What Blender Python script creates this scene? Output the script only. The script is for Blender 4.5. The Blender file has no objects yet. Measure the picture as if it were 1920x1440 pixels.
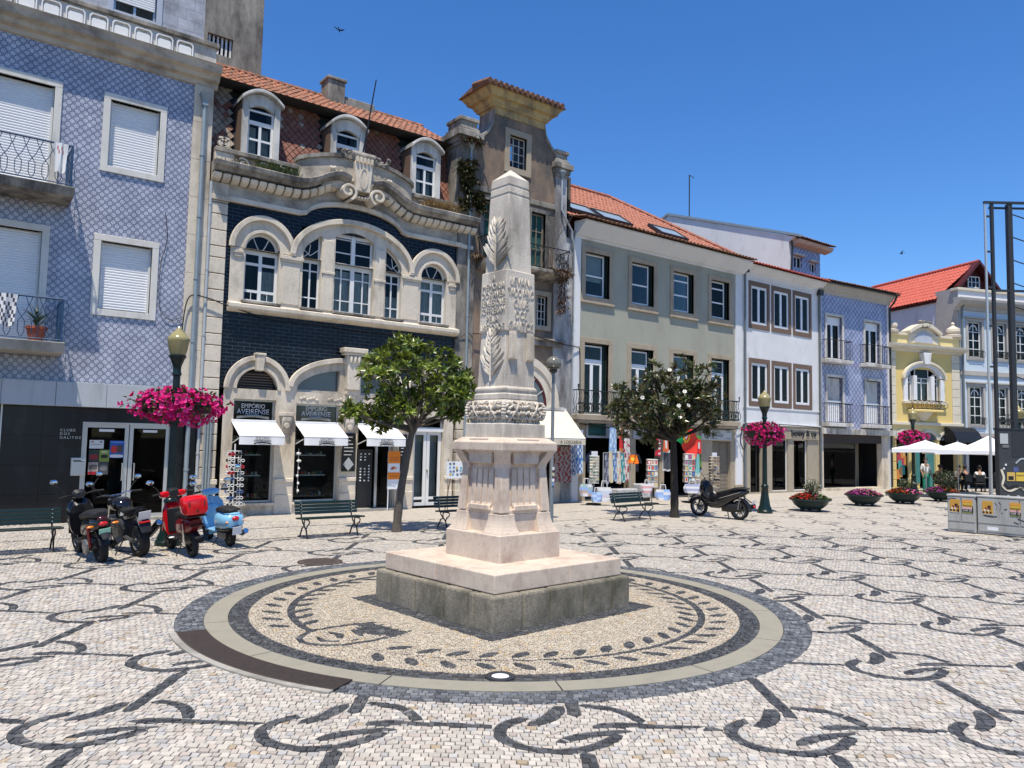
import bpy, math, random
import numpy as np
from mathutils import Vector, Matrix
rnd = random.Random(11)
SC = bpy.context.scene
COL = SC.collection
R = math.radians
pi = math.pi

# ------------------------------------------------------------------ camera
CAM_H, LOOK, PITCH, ROLL = 2.1, R(53), R(4.17), R(1.18)
_f0 = Vector((math.cos(LOOK), math.sin(LOOK), 0)); _r0 = Vector((math.sin(LOOK), -math.cos(LOOK), 0)); _z = Vector((0, 0, 1))
_fw = _f0*math.cos(PITCH) + _z*math.sin(PITCH); _u0 = _z*math.cos(PITCH) - _f0*math.sin(PITCH)
_up = _u0*math.cos(ROLL) - _r0*math.sin(ROLL); _rt = _r0*math.cos(ROLL) + _u0*math.sin(ROLL)
cd = bpy.data.cameras.new('camera'); cam = bpy.data.objects.new('camera', cd); COL.objects.link(cam)
m = Matrix((_rt, _up, -_fw)).transposed().to_4x4(); m.translation = (0, 0, CAM_H)
cam.matrix_world = m
cd.sensor_width = 36; cd.lens = 27.02; cd.clip_start = .05; cd.clip_end = 900
SC.camera = cam
SC.render.resolution_x = 1024; SC.render.resolution_y = 768

# ------------------------------------------------------------------ light
SUN_TO = Vector((-.24, -.28, 1.0)).normalized()          # towards the sun
elev = math.asin(SUN_TO.z)
W = bpy.data.worlds.new('World'); SC.world = W; W.use_nodes = True
nt = W.node_tree; nt.nodes.clear()
sky = nt.nodes.new('ShaderNodeTexSky'); sky.sky_type = 'NISHITA'; sky.sun_disc = False
sky.sun_elevation = elev; sky.sun_rotation = math.atan2(SUN_TO.x, SUN_TO.y)
sky.altitude = 0; sky.air_density = 1.0; sky.dust_density = 0.0; sky.ozone_density = 7.0
bg = nt.nodes.new('ShaderNodeBackground'); bg.inputs[1].default_value = .135
wo = nt.nodes.new('ShaderNodeOutputWorld')
hs = nt.nodes.new('ShaderNodeHueSaturation'); hs.inputs['Saturation'].default_value = 1.2; hs.inputs['Hue'].default_value = .506
nt.links.new(sky.outputs[0], hs.inputs['Color']); nt.links.new(hs.outputs[0], bg.inputs[0]); nt.links.new(bg.outputs[0], wo.inputs[0])
sd = bpy.data.lights.new('sun', 'SUN'); sd.energy = 4.8; sd.angle = R(.53); sd.color = (1, .925, .79)
sun = bpy.data.objects.new('sun', sd); COL.objects.link(sun); sun.location = SUN_TO*60
sun.rotation_euler = (-SUN_TO).to_track_quat('-Z', 'Y').to_euler()
SC.view_settings.view_transform = 'Standard'; SC.view_settings.look = 'None'
SC.view_settings.exposure = 0.38; SC.view_settings.gamma = 1; SC.view_settings.use_curve_mapping = False

# ------------------------------------------------------------------ materials
MATS = {}
def _new(name):
    m = bpy.data.materials.new(name); m.use_nodes = True; m.node_tree.nodes.clear()
    MATS[name] = m; return m, m.node_tree.nodes, m.node_tree.links
def _node(N, t, **k):
    n = N.new(t)
    for a, b in k.items(): setattr(n, a, b)
    return n
def c4(c): return (c[0], c[1], c[2], 1)
def _pos(N, L, scale=(1, 1, 1)):
    g = N.new('ShaderNodeNewGeometry'); mp = N.new('ShaderNodeMapping'); mp.inputs['Scale'].default_value = scale
    L.new(g.outputs['Position'], mp.inputs[0]); return mp.outputs[0]
def _noise(N, L, vec, scale, detail=4, rough=.6):
    n = N.new('ShaderNodeTexNoise'); n.inputs['Scale'].default_value = scale; n.inputs['Detail'].default_value = detail
    n.inputs['Roughness'].default_value = rough; L.new(vec, n.inputs['Vector']); return n.outputs[0]
def _ramp(N, L, fac, stops):
    r = N.new('ShaderNodeValToRGB'); e = r.color_ramp.elements
    while len(e) < len(stops): e.new(.5)
    for k, (p, c) in enumerate(stops): e[k].position = p; e[k].color = c4(c) if len(c) == 3 else c
    L.new(fac, r.inputs[0]); return r.outputs[0]
def _mix(N, L, fac, a, b, mode='MIX'):
    n = N.new('ShaderNodeMix'); n.data_type = 'RGBA'; n.blend_type = mode
    for s, v in ((n.inputs[0], fac), (n.inputs[6], a), (n.inputs[7], b)):
        if hasattr(v, 'links'): L.new(v, s)
        elif isinstance(v, (int, float)): s.default_value = v
        else: s.default_value = c4(v)
    return n.outputs[2]
def _math(N, L, op, a, b=None, c=None):
    n = N.new('ShaderNodeMath'); n.operation = op
    for i, v in enumerate((a, b, c)):
        if v is None: continue
        if hasattr(v, 'links'): L.new(v, n.inputs[i])
        else: n.inputs[i].default_value = v
    return n.outputs[0]
def _bsdf(N, L, base, rough, metal=0, bump=None, bstr=.3, spec=.5, bdist=.02):
    p = N.new('ShaderNodeBsdfPrincipled'); o = N.new('ShaderNodeOutputMaterial')
    if hasattr(base, 'links'): L.new(base, p.inputs['Base Color'])
    else: p.inputs['Base Color'].default_value = c4(base)
    if hasattr(rough, 'links'): L.new(rough, p.inputs['Roughness'])
    else: p.inputs['Roughness'].default_value = rough
    p.inputs['Metallic'].default_value = metal
    p.inputs['Specular IOR Level'].default_value = spec
    if bump is not None:
        b = N.new('ShaderNodeBump'); b.inputs['Strength'].default_value = bstr; b.inputs['Distance'].default_value = bdist
        L.new(bump, b.inputs['Height']); L.new(b.outputs[0], p.inputs['Normal'])
    L.new(p.outputs[0], o.inputs[0]); return p
def mat(name, col, rough=.7, var=.18, scale=2.5, bump=0, bscale=35, metal=0, spec=.4, stain=None, amt=.5, sscale=1.6, zs=.35, grime=None):
    """colour with soft noise variation, optional vertical run-off stains and fine relief"""
    m, N, L = _new(name)
    v = _pos(N, L)
    base = _ramp(N, L, _noise(N, L, v, scale, 5), [(.25, tuple(x*(1-var) for x in col)), (.75, tuple(min(1, x*(1+var)) for x in col))])
    if stain:
        sv = _pos(N, L, (1, 1, zs))
        f = _ramp(N, L, _noise(N, L, sv, sscale, 7, .68), [(.62-amt*.3, (0, 0, 0)), (.80-amt*.2, (1, 1, 1))])
        base = _mix(N, L, f, base, stain)
    if grime:
        f = _ramp(N, L, _noise(N, L, v, 14, 6, .7), [(.52, (0, 0, 0)), (.72, (.8, .8, .8))])
        base = _mix(N, L, f, base, grime)
    b = _noise(N, L, v, bscale, 5) if bump else None
    _bsdf(N, L, base, rough, metal, b, bump, spec)
    return m
def vcol(name, rough=.8, spec=.3, bump=.25, bscale=60, trans=0, var=.15):
    m, N, L = _new(name)
    a = N.new('ShaderNodeVertexColor'); a.layer_name = 'Col'
    v = _pos(N, L)
    base = _mix(N, L, 1, a.outputs[0], _ramp(N, L, _noise(N, L, v, 9, 5, .7), [(.25, (1-var,)*3), (.75, (1+var,)*3)]), 'MULTIPLY')
    p = _bsdf(N, L, base, rough, 0, _noise(N, L, v, bscale, 4) if bump else None, bump, spec)
    if trans:
        o = [n for n in N if n.type == 'OUTPUT_MATERIAL'][0]; t = N.new('ShaderNodeBsdfTranslucent'); mx = N.new('ShaderNodeMixShader')
        mx.inputs[0].default_value = trans; L.new(base, t.inputs[0]); L.new(p.outputs[0], mx.inputs[1]); L.new(t.outputs[0], mx.inputs[2]); L.new(mx.outputs[0], o.inputs[0])
    return m
def glass(name, tint=(.75, .8, .8), refl=.0, rough=.02):
    m, N, L = _new(name)
    t = N.new('ShaderNodeBsdfTransparent'); t.inputs[0].default_value = c4(tint)
    gl = N.new('ShaderNodeBsdfGlossy'); gl.inputs[1].default_value = rough
    fr = N.new('ShaderNodeFresnel'); fr.inputs[0].default_value = 1.27
    fac = _math(N, L, 'ADD', fr.outputs[0], refl)
    mx = N.new('ShaderNodeMixShader'); o = N.new('ShaderNodeOutputMaterial')
    L.new(fac, mx.inputs[0]); L.new(t.outputs[0], mx.inputs[1]); L.new(gl.outputs[0], mx.inputs[2]); L.new(mx.outputs[0], o.inputs[0])
    return m
def azulejo(name, s, light, base, dark, rough=.25):
    """glazed tiles, rings on a quincunx lattice, in the wall's x/z plane"""
    m, N, L = _new(name)
    g = N.new('ShaderNodeNewGeometry'); sx = N.new('ShaderNodeSeparateXYZ'); L.new(g.outputs['Position'], sx.inputs[0])
    X = _math(N, L, 'DIVIDE', sx.outputs[0], s); Zc = _math(N, L, 'DIVIDE', sx.outputs[2], s)
    def cell(off):
        a = _math(N, L, 'SUBTRACT', _math(N, L, 'FRACT', _math(N, L, 'ADD', X, off)), .5)
        b = _math(N, L, 'SUBTRACT', _math(N, L, 'FRACT', _math(N, L, 'ADD', Zc, off)), .5)
        return _math(N, L, 'SQRT', _math(N, L, 'ADD', _math(N, L, 'MULTIPLY', a, a), _math(N, L, 'MULTIPLY', b, b)))
    d = _math(N, L, 'MINIMUM', cell(0), cell(.5))
    col = _ramp(N, L, d, [(0, light), (.10, light), (.125, base), (.165, base), (.195, light), (.26, light), (.285, base), (.325, dark), (.355, dark), (.385, base)])
    v = _pos(N, L)
    col = _mix(N, L, 1, col, _ramp(N, L, _noise(N, L, v, 1.3, 6, .7), [(.3, (.78, .78, .8)), (.7, (1.12, 1.12, 1.1))]), 'MULTIPLY')
    wn = N.new('ShaderNodeTexWhiteNoise'); wn.noise_dimensions = '2D'; cb = N.new('ShaderNodeCombineXYZ')
    L.new(_math(N, L, 'FLOOR', X), cb.inputs[0]); L.new(_math(N, L, 'FLOOR', Zc), cb.inputs[1]); L.new(cb.outputs[0], wn.inputs['Vector'])
    col = _mix(N, L, 1, col, _ramp(N, L, wn.outputs[0], [(0, (.86, .86, .88)), (1, (1.1, 1.1, 1.08))]), 'MULTIPLY')
    _bsdf(N, L, col, rough, 0, _noise(N, L, v, 30, 3), .05, .5)
    return m
def brickmat(name, c1, c2, mortar, w, h, rough=.2, mort=.012, bump=.4, spec=.5):
    m, N, L = _new(name)
    g = N.new('ShaderNodeNewGeometry'); sx = N.new('ShaderNodeSeparateXYZ'); L.new(g.outputs['Position'], sx.inputs[0])
    cb = N.new('ShaderNodeCombineXYZ'); L.new(sx.outputs[0], cb.inputs[0]); L.new(sx.outputs[2], cb.inputs[1])
    b = N.new('ShaderNodeTexBrick'); b.inputs['Color1'].default_value = c4(c1); b.inputs['Color2'].default_value = c4(c2); b.inputs['Mortar'].default_value = c4(mortar)
    b.inputs['Scale'].default_value = 1; b.inputs['Brick Width'].default_value = w; b.inputs['Row Height'].default_value = h; b.inputs['Mortar Size'].default_value = mort; b.inputs['Mortar Smooth'].default_value = .2
    L.new(cb.outputs[0], b.inputs[0])
    v = _pos(N, L)
    col = _mix(N, L, 1, b.outputs[0], _ramp(N, L, _noise(N, L, v, 2, 6, .7), [(.3, (.6, .6, .6)), (.7, (1.4, 1.4, 1.4))]), 'MULTIPLY')
    rg = _ramp(N, L, _noise(N, L, v, 5, 4), [(.3, (rough*.7,)*3), (.7, (rough*1.8,)*3)])
    h_ = _math(N, L, 'ADD', _math(N, L, 'MULTIPLY', b.outputs[1], -1), _math(N, L, 'MULTIPLY', _noise(N, L, v, 7, 3), .25))
    _bsdf(N, L, col, rg, 0, h_, bump, spec)
    return m

# ------------------------------------------------------------------ mesh builder
ROOT = {}
def thing(name, label, cat, loc=(0, 0, 0), rz=0, group=None, local=False):
    o = bpy.data.objects.new(name, None); COL.objects.link(o); o.empty_display_size = .2
    o.location = loc; o.rotation_euler = (0, 0, rz); o['label'] = label; o['category'] = cat
    if group: o['group'] = group
    ROOT[o] = None if local else (Vector(loc), rz)
    return o
def tag(o, label, cat, group=None):
    o['label'] = label; o['category'] = cat
    if group: o['group'] = group
    return o
def rootof(o):
    while o.parent: o = o.parent
    return o
def _perp(d):
    a = Vector((0, 0, 1)) if abs(d.z) < .9 else Vector((1, 0, 0))
    s = d.cross(a).normalized(); return s, s.cross(d).normalized()
class MB:
    def __init__(s): s.v = []; s.f = []; s.c = None
    def add(s, vs, fs):
        o = len(s.v); s.v += [tuple(v) for v in vs]; s.f += [tuple(i+o for i in f) for f in fs]; return s
    def box(s, x0, x1, y0, y1, z0, z1):
        return s.add([(x0,y0,z0),(x1,y0,z0),(x1,y1,z0),(x0,y1,z0),(x0,y0,z1),(x1,y0,z1),(x1,y1,z1),(x0,y1,z1)],
                     [(0,3,2,1),(4,5,6,7),(0,1,5,4),(1,2,6,5),(2,3,7,6),(3,0,4,7)])
    def quad(s, a, b, c, d): return s.add([a, b, c, d], [(0, 1, 2, 3)])
    def prism(s, poly, ax, a, b):
        n = len(poly)
        P = {'x': lambda p, t: (t, p[0], p[1]), 'y': lambda p, t: (p[0], t, p[1]), 'z': lambda p, t: (p[0], p[1], t)}[ax]
        return s.add([P(p, a) for p in poly]+[P(p, b) for p in poly],
                     [tuple(range(n)), tuple(range(2*n-1, n-1, -1))]+[(i, i+n, (i+1) % n+n, (i+1) % n) for i in range(n)])
    def band(s, inner, outer, ax, a, b, closed=False):
        """solid between two polylines of the same length, thick along the axis"""
        n = len(inner); P = {'x': lambda p, t: (t, p[0], p[1]), 'y': lambda p, t: (p[0], t, p[1]), 'z': lambda p, t: (p[0], p[1], t)}[ax]
        vs = [P(p, t) for t in (a, b) for q in (inner, outer) for p in q]; fs = []
        for i in range(n if closed else n-1):
            j = (i+1) % n
            fs += [(i, j, n+j, n+i), (2*n+i, 3*n+i, 3*n+j, 2*n+j), (n+i, n+j, 3*n+j, 3*n+i), (i, 2*n+i, 2*n+j, j)]
        if not closed: fs += [(0, n, 3*n, 2*n), (n-1, 3*n-1, 4*n-1, 2*n-1)]
        return s.add(vs, fs)
    def tube(s, pts, r, n=6, caps=True):
        pts = [Vector(p) for p in pts]; rs = r if isinstance(r, (list, tuple)) else [r]*len(pts)
        vs = []; prev = None
        for i, p in enumerate(pts):
            d = (pts[min(i+1, len(pts)-1)]-pts[max(i-1, 0)])
            d = d.normalized() if d.length > 1e-9 else Vector((0, 0, 1))
            if prev is None: a, b = _perp(d)
            else:
                a = (prev - d*prev.dot(d)); a = a.normalized() if a.length > 1e-6 else _perp(d)[0]; b = a.cross(d)
            prev = a
            for k in range(n):
                t = 2*pi*k/n; vs.append(p+(a*math.cos(t)+b*math.sin(t))*rs[i])
        fs = [(i*n+k, i*n+(k+1) % n, (i+1)*n+(k+1) % n, (i+1)*n+k) for i in range(len(pts)-1) for k in range(n)]
        if caps: fs += [tuple(range(n-1, -1, -1)), tuple(range((len(pts)-1)*n, len(pts)*n))]
        return s.add(vs, fs)
    def lathe(s, prof, cx=0, cy=0, n=16, z=0):
        vs = [(cx+r*math.cos(2*pi*k/n), cy+r*math.sin(2*pi*k/n), z+h) for r, h in prof for k in range(n)]
        fs = [(i*n+k, i*n+(k+1) % n, (i+1)*n+(k+1) % n, (i+1)*n+k) for i in range(len(prof)-1) for k in range(n)]
        fs += [tuple(range(n-1, -1, -1)), tuple(range((len(prof)-1)*n, len(prof)*n))]
        return s.add(vs, fs)
    def squares(s, prof, cx, cy, rot=0):
        """stack of square sections: prof = (half, z)"""
        vs = []
        for h, z in prof:
            for x, y in ((-h, -h), (h, -h), (h, h), (-h, h)):
                vs.append((cx+x*math.cos(rot)-y*math.sin(rot), cy+x*math.sin(rot)+y*math.cos(rot), z))
        fs = [(i*4+k, i*4+(k+1) % 4, (i+1)*4+(k+1) % 4, (i+1)*4+k) for i in range(len(prof)-1) for k in range(4)]
        fs += [(3, 2, 1, 0), tuple(range((len(prof)-1)*4, len(prof)*4))]
        return s.add(vs, fs)
    def ell(s, c, r, n=8, m=5, rot=None):
        vs = []; c = Vector(c)
        for i in range(m+1):
            a = pi*i/m
            for k in range(n):
                v = Vector((r[0]*math.sin(a)*math.cos(2*pi*k/n), r[1]*math.sin(a)*math.sin(2*pi*k/n), r[2]*math.cos(a)))
                if rot is not None: v = rot @ v
                vs.append(c+v)
        return s.add(vs, [(i*n+k, i*n+(k+1) % n, (i+1)*n+(k+1) % n, (i+1)*n+k) for i in range(m) for k in range(n)])
    def leaf(s, base, d, up, L, w, curl=.2):
        """pointed leaf folded along its rib"""
        base = Vector(base); d = Vector(d).normalized(); up = Vector(up)
        sd = d.cross(up); sd = sd.normalized() if sd.length > 1e-4 else _perp(d)[0]; nn = sd.cross(d)
        m = base+d*L*.5+nn*L*curl*.4; t = base+d*L-nn*L*curl*.3
        return s.add([base, m+sd*w*.5+nn*w*.15, t, m-sd*w*.5+nn*w*.15, m], [(0, 1, 4), (1, 2, 4), (0, 4, 3), (4, 2, 3)])
    def xf(s, M, start=0):
        s.v[start:] = [tuple(M @ Vector(v)) for v in s.v[start:]]; return s
    def build(s, name, mt, parent=None, smooth=False, bevel=0, seg=1, loc=None, kind=None, colors=None, recalc=True):
        vs = s.v
        if parent is not None:
            w = ROOT.get(rootof(parent))
            if w:
                M = (Matrix.Translation(w[0]) @ Matrix.Rotation(w[1], 4, 'Z')).inverted()
                vs = [tuple(M @ Vector(v)) for v in vs]
        elif loc is not None:
            vs = [(x-loc[0], y-loc[1], z-loc[2]) for x, y, z in vs]
        me = bpy.data.meshes.new(name); me.from_pydata(vs, [], s.f)
        if colors is not None:
            ca = me.color_attributes.new('Col', 'FLOAT_COLOR', 'CORNER')
            arr = np.ones((len(me.loops), 4), np.float32); k = 0
            for f, c in zip(s.f, colors): arr[k:k+len(f), :3] = c; k += len(f)
            ca.data.foreach_set('color', arr.ravel())
        if recalc and len(s.f) < 6000:
            import bmesh
            bm = bmesh.new(); bm.from_mesh(me); bmesh.ops.recalc_face_normals(bm, faces=bm.faces); bm.to_mesh(me); bm.free()
        me.materials.append(MATS[mt] if isinstance(mt, str) else mt)
        if smooth:
            for p in me.polygons: p.use_smooth = True
            try: me.set_sharp_from_angle(angle=R(42))
            except Exception: pass
        o = bpy.data.objects.new(name, me); COL.objects.link(o)
        if parent is not None: o.parent = parent
        elif loc is not None: o.location = loc
        if bevel:
            b = o.modifiers.new('bevel', 'BEVEL'); b.width = bevel; b.segments = seg; b.limit_method = 'ANGLE'; b.angle_limit = R(40)
        if kind: o['kind'] = kind
        return o
def box(name, mt, parent, *b, bevel=0): return MB().box(*b).build(name, mt, parent, bevel=bevel)
def copy_tree(o, parent=None):
    c = o.copy(); COL.objects.link(c)
    if parent is not None: c.parent = parent
    for ch in [x for x in bpy.data.objects if x.parent == o]: copy_tree(ch, c)
    return c
def kids(o): return [x for x in bpy.data.objects if x.parent == o]
def text(name, body, size, loc, mt, parent, rz=0, ext=.004, align='CENTER', sx=1, tilt=pi/2, space=1.0, fit=None):
    """raised or printed lettering standing on a wall that faces -y (turned by rz)"""
    cu = bpy.data.curves.new(name, 'FONT'); cu.body = body; cu.size = size; cu.extrude = ext; cu.align_x = align; cu.resolution_u = 2; cu.space_character = space
    t = bpy.data.objects.new('tmp', cu); COL.objects.link(t)
    bpy.context.view_layer.update()
    me = bpy.data.meshes.new_from_object(t); bpy.data.objects.remove(t)
    if fit:
        xs = [v.co.x for v in me.vertices]; sx = fit/max(1e-6, max(xs)-min(xs))
    M = Matrix.Translation(loc) @ Matrix.Rotation(rz, 4, 'Z') @ Matrix.Rotation(tilt, 4, 'X') @ Matrix.Diagonal((sx, 1, 1, 1))
    w = ROOT.get(rootof(parent)) if parent is not None else None
    if w: M = (Matrix.Translation(w[0]) @ Matrix.Rotation(w[1], 4, 'Z')).inverted() @ M
    me.transform(M); me.name = name; me.materials.clear(); me.materials.append(MATS[mt])
    o = bpy.data.objects.new(name, me); COL.objects.link(o)
    if parent is not None: o.parent = parent
    return o
def arc(cx, cz, rx, rz_, a0, a1, n=16): return [(cx+rx*math.cos(a0+(a1-a0)*i/n), cz+rz_*math.sin(a0+(a1-a0)*i/n)) for i in range(n+1)]
def smooth_path(p, n=6):
    """Catmull-Rom through 2-D or 3-D points"""
    P = [np.array(q, float) for q in p]; P = [2*P[0]-P[1]]+P+[2*P[-1]-P[-2]]; out = []
    for i in range(1, len(P)-2):
        for t in np.linspace(0, 1, n, endpoint=False):
            a, b, c, d = P[i-1:i+3]
            out.append(tuple(.5*((2*b)+(c-a)*t+(2*a-5*b+4*c-d)*t*t+(3*b-a-3*c+d)*t**3)))
    return out+[tuple(P[-2])]
def offset_path(p, d):
    """shift a 2-D polyline sideways"""
    out = []
    for i in range(len(p)):
        a = np.array(p[max(i-1, 0)]); b = np.array(p[min(i+1, len(p)-1)]); t = b-a; t = t/(np.hypot(*t)+1e-9)
        out.append((p[i][0]-t[1]*d, p[i][1]+t[0]*d))
    return out

# stone, render, paint
mat('limestone', (.56, .5, .42), .75, .12, 1.8, .25, 40, stain=(.24, .2, .16), amt=.25, grime=(.36, .31, .26))
mat('pale_stone', (.66, .58, .465), .75, .12, 2.2, .25, 45, stain=(.27, .225, .17), amt=.45, sscale=1.3, grime=(.46, .40, .32))
mat('weathered_stone', (.50, .43, .34), .85, .15, 2.5, .3, 40, stain=(.20, .17, .14), amt=.6, sscale=1.2, zs=1.5)
mat('dirty_stone', (.40, .36, .30), .85, .2, 2.5, .35, 40, stain=(.07, .065, .06), amt=.95, sscale=1.8)
mat('pink_stone', (.60, .495, .395), .65, .12, 3, .25, 60, stain=(.40, .30, .235), amt=.45, sscale=3.5, zs=.7, grime=(.42, .32, .25))
mat('obelisk_stone', (.63, .56, .465), .78, .14, 2.5, .35, 50, stain=(.27, .235, .19), amt=.6, sscale=2.5, zs=.3)
mat('frame_stone', (.62, .60, .55), .75, .08, 2.5, .15, 45, stain=(.40, .37, .32), amt=.3)
mat('letter_stone', (.50, .45, .38), .85, .2, 8, .2, 60)
mat('concrete', (.33, .31, .27), .85, .15, 2, .25, 40, stain=(.16, .15, .13), amt=.5)
mat('rubble_concrete', (.30, .28, .24), .9, .25, 1.4, .4, 25, stain=(.10, .09, .08), amt=.7)
mat('white_paint', (.72, .72, .70), .5, .05, 3, .04, 40)
mat('white_wall', (.68, .68, .68), .8, .06, 1.2, .12, 60, stain=(.5, .5, .48), amt=.25)
mat('old_white', (.60, .58, .54), .85, .15, 2, .2, 30, stain=(.25, .23, .2), amt=.6)
mat('pvc', (.78, .78, .78), .35, .02, 3)
mat('grey_render', (.34, .335, .27), .85, .07, 1.0, .15, 80, stain=(.28, .275, .22), amt=.4)
mat('brown_frame', (.16, .105, .075), .7, .08, 4, .1, 60)
mat('stone_frame', (.36, .30, .22), .8, .12, 3, .2, 50, stain=(.24, .19, .14), amt=.3)
mat('dark_metal', (.03, .032, .035), .45, .1, 6)
mat('zinc', (.28, .33, .35), .5, .12, 5, metal=.3)
mat('zinc_light', (.45, .46, .46), .45, .1, 5, metal=.3)
mat('alu', (.55, .55, .53), .35, .05, 5, metal=.6)
mat('black_panel', (.006, .006, .007), .3, .3, 2, stain=(.03, .03, .032), amt=.3)
mat('grey_panel', (.40, .42, .44), .5, .06, 2, stain=(.24, .24, .24), amt=.35, sscale=2.2, zs=.15)
mat('green_paint', (.004, .016, .014), .35, .15, 9, .05, 60)
mat('bench_green', (.005, .019, .017), .4, .2, 9, .08, 50)
mat('iron_black', (.012, .012, .013), .4, .15, 9)
mat('blue_iron', (.02, .06, .13), .45, .2, 9)
mat('rubber', (.012, .012, .012), .8, .2, 20)
mat('black_plastic', (.014, .014, .015), .4, .15, 12)
mat('black_gloss', (.008, .008, .010), .12, .1, 6, spec=.6)
mat('seat_black', (.012, .012, .012), .55, .15, 20, .15, 120)
mat('red_paint', (.55, .006, .012), .15, .05, 6, spec=.6)
mat('blue_paint', (.22, .47, .68), .18, .05, 6, spec=.6)
mat('chrome', (.6, .6, .6), .15, .05, 6, metal=1)
mat('grey_metal', (.2, .2, .2), .35, .15, 8, metal=.7)
mat('plate_white', (.75, .76, .78), .4, .03, 6)
mat('lens_red', (.5, .01, .015), .12, .1, 6, spec=.7)
mat('lens_amber', (.85, .22, .01), .15, .1, 6, spec=.7)
mat('canvas_white', (.80, .80, .80), .85, .03, 3, .08, 120)
mat('canvas_cream', (.66, .60, .49), .85, .1, 3, .08, 120)
mat('black_ink', (.012, .012, .012), .6, .1, 6)
mat('white_ink', (.62, .62, .62), .6, .05, 6)
mat('orange_card', (.80, .22, .012), .6, .05, 6)
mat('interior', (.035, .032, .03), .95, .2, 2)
mat('interior_wood', (.22, .15, .09), .7, .2, 6)
mat('shop_wall', (.36, .31, .23), .8, .1, 3)
mat('curtain', (.60, .58, .54), .9, .1, 4)
mat('lace', (.62, .6, .56), .9, .2, 12)
mat('terracotta', (.34, .09, .05), .8, .2, 6, .1, 40)
mat('roof_orange', (.38, .15, .085), .85, .5, 7, .15, 30, stain=(.11, .075, .055), amt=.75, sscale=5, zs=1)
mat('roof_red', (.46, .095, .065), .8, .15, 5, .1, 30)
mat('roof_new', (.35, .135, .085), .8, .16, 5, .1, 30, stain=(.22, .10, .07), amt=.3, sscale=6, zs=1)
mat('roof_old', (.30, .14, .08), .9, .4, 6, .2, 30, stain=(.07, .055, .045), amt=.8, sscale=6, zs=1)
mat('wood_red', (.07, .010, .012), .6, .2, 6)
mat('slate', (.21, .085, .058), .7, .35, 4, .25, 40, stain=(.27, .20, .15), amt=.3, sscale=3, zs=.5)
mat('slate_pale', (.32, .27, .22), .8, .3, 4, .25, 40, stain=(.16, .10, .08), amt=.4, sscale=3, zs=.5)
mat('old_render', (.30, .20, .13), .9, .35, 1.2, .35, 22, stain=(.10, .09, .08), amt=.95, sscale=1.1, zs=.5, grime=(.22, .19, .16))
mat('old_plaster', (.48, .48, .48), .9, .2, 1.5, .35, 22, stain=(.13, .12, .115), amt=.9, sscale=1.5, zs=.3)
mat('ochre', (.46, .34, .15), .85, .2, 2, .2, 30, stain=(.18, .14, .09), amt=.6, sscale=2, zs=.5)
mat('yellow_wall', (.66, .50, .19), .8, .05, 1.5, .08, 60)
mat('yellow_pale', (.70, .58, .28), .8, .08, 1.5, .08, 60)
mat('cream_trim', (.62, .56, .44), .75, .08, 3, .1, 50)
mat('sky_wall', (.52, .60, .66), .8, .04, 1.5, .08, 60)
mat('grey_trim', (.42, .39, .35), .8, .1, 3, .12, 50)
mat('lilac_wall', (.40, .43, .50), .5, .06, 2, .1, 40)
mat('weathered_wood', (.20, .17, .13), .9, .2, 6, .2, 50)
mat('lamp_glass', (.30, .255, .115), .15, .06, 3, spec=.6)
mat('lamp_globe', (.16, .15, .12), .12, .1, 3, spec=.6)
mat('pole_grey', (.16, .18, .19), .45, .12, 8, metal=.3)
mat('bark', (.10, .085, .068), .95, .3, 12, .6, 40)
mat('bark_dark', (.035, .028, .022), .95, .3, 12, .6, 40)
mat('soil', (.05, .035, .025), .95, .3, 12, .4, 30)
mat('skin', (.36, .20, .13), .6, .05, 6)
mat('shirt_white', (.7, .7, .7), .9, .04, 6)
mat('cloth_dark', (.02, .02, .024), .9, .15, 6)
mat('cloth_green', (.01, .22, .13), .9, .1, 6)
mat('hair', (.015, .011, .009), .7, .2, 12)
mat('straw', (.45, .36, .2), .9, .1, 12)
mat('cabinet', (.36, .36, .34), .7, .08, 3, .08, 60, stain=(.24, .235, .22), amt=.35, sscale=2.5, zs=.12)
mat('kiosk', (.045, .047, .05), .5, .2, 4, .05, 40, stain=(.10, .10, .10), amt=.3)
mat('manhole', (.085, .065, .055), .7, .25, 20, .3, 60)
mat('grate_iron', (.06, .045, .038), .65, .2, 20)
mat('joint', (.06, .053, .044), .95, .3, 6, .3, 40)
mat('asphalt', (.05, .05, .05), .9, .2, 6, .3, 60)
mat('granite', (.25, .22, .17), .85, .45, 38, .6, 90, stain=(.085, .08, .055), amt=.6, sscale=2.2, zs=.6)
mat('ring_concrete', (.27, .25, .195), .85, .14, 3, .2, 60, stain=(.22, .2, .16), amt=.35, sscale=3, zs=1)
azulejo('azulejo', .178, (.53, .54, .61), (.25, .265, .34), (.15, .16, .22))
azulejo('azulejo_small', .30, (.42, .44, .58), (.20, .22, .36), (.15, .17, .29))
brickmat('blue_brick', (.0025, .0045, .009), (.005, .008, .015), (.030, .040, .052), .30, .098, .16, spec=.22)
brickmat('stone_cladding', (.30, .31, .35), (.34, .35, .39), (.22, .22, .25), .42, .30, .5, .008, .2)
mat('dirty_white', (.55, .52, .46), .85, .15, 2, .2, 40, stain=(.16, .14, .12), amt=.55, sscale=2.5); mat('wood_dark', (.035, .022, .016), .6, .2, 6); mat('pink_trim', (.55, .42, .34), .8, .1, 3); mat('teal_panel', (.05, .20, .19), .5, .1, 3)
mat('green_door', (.012, .075, .065), .7, .3, 4, .1, 40); mat('sky_pane', (.30, .36, .40), .15, .1, 3, spec=.7); mat('blind_green', (.16, .22, .19), .8, .05, 4); mat('sign_green', (.0, .07, .06), .5, .1, 4)
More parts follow.
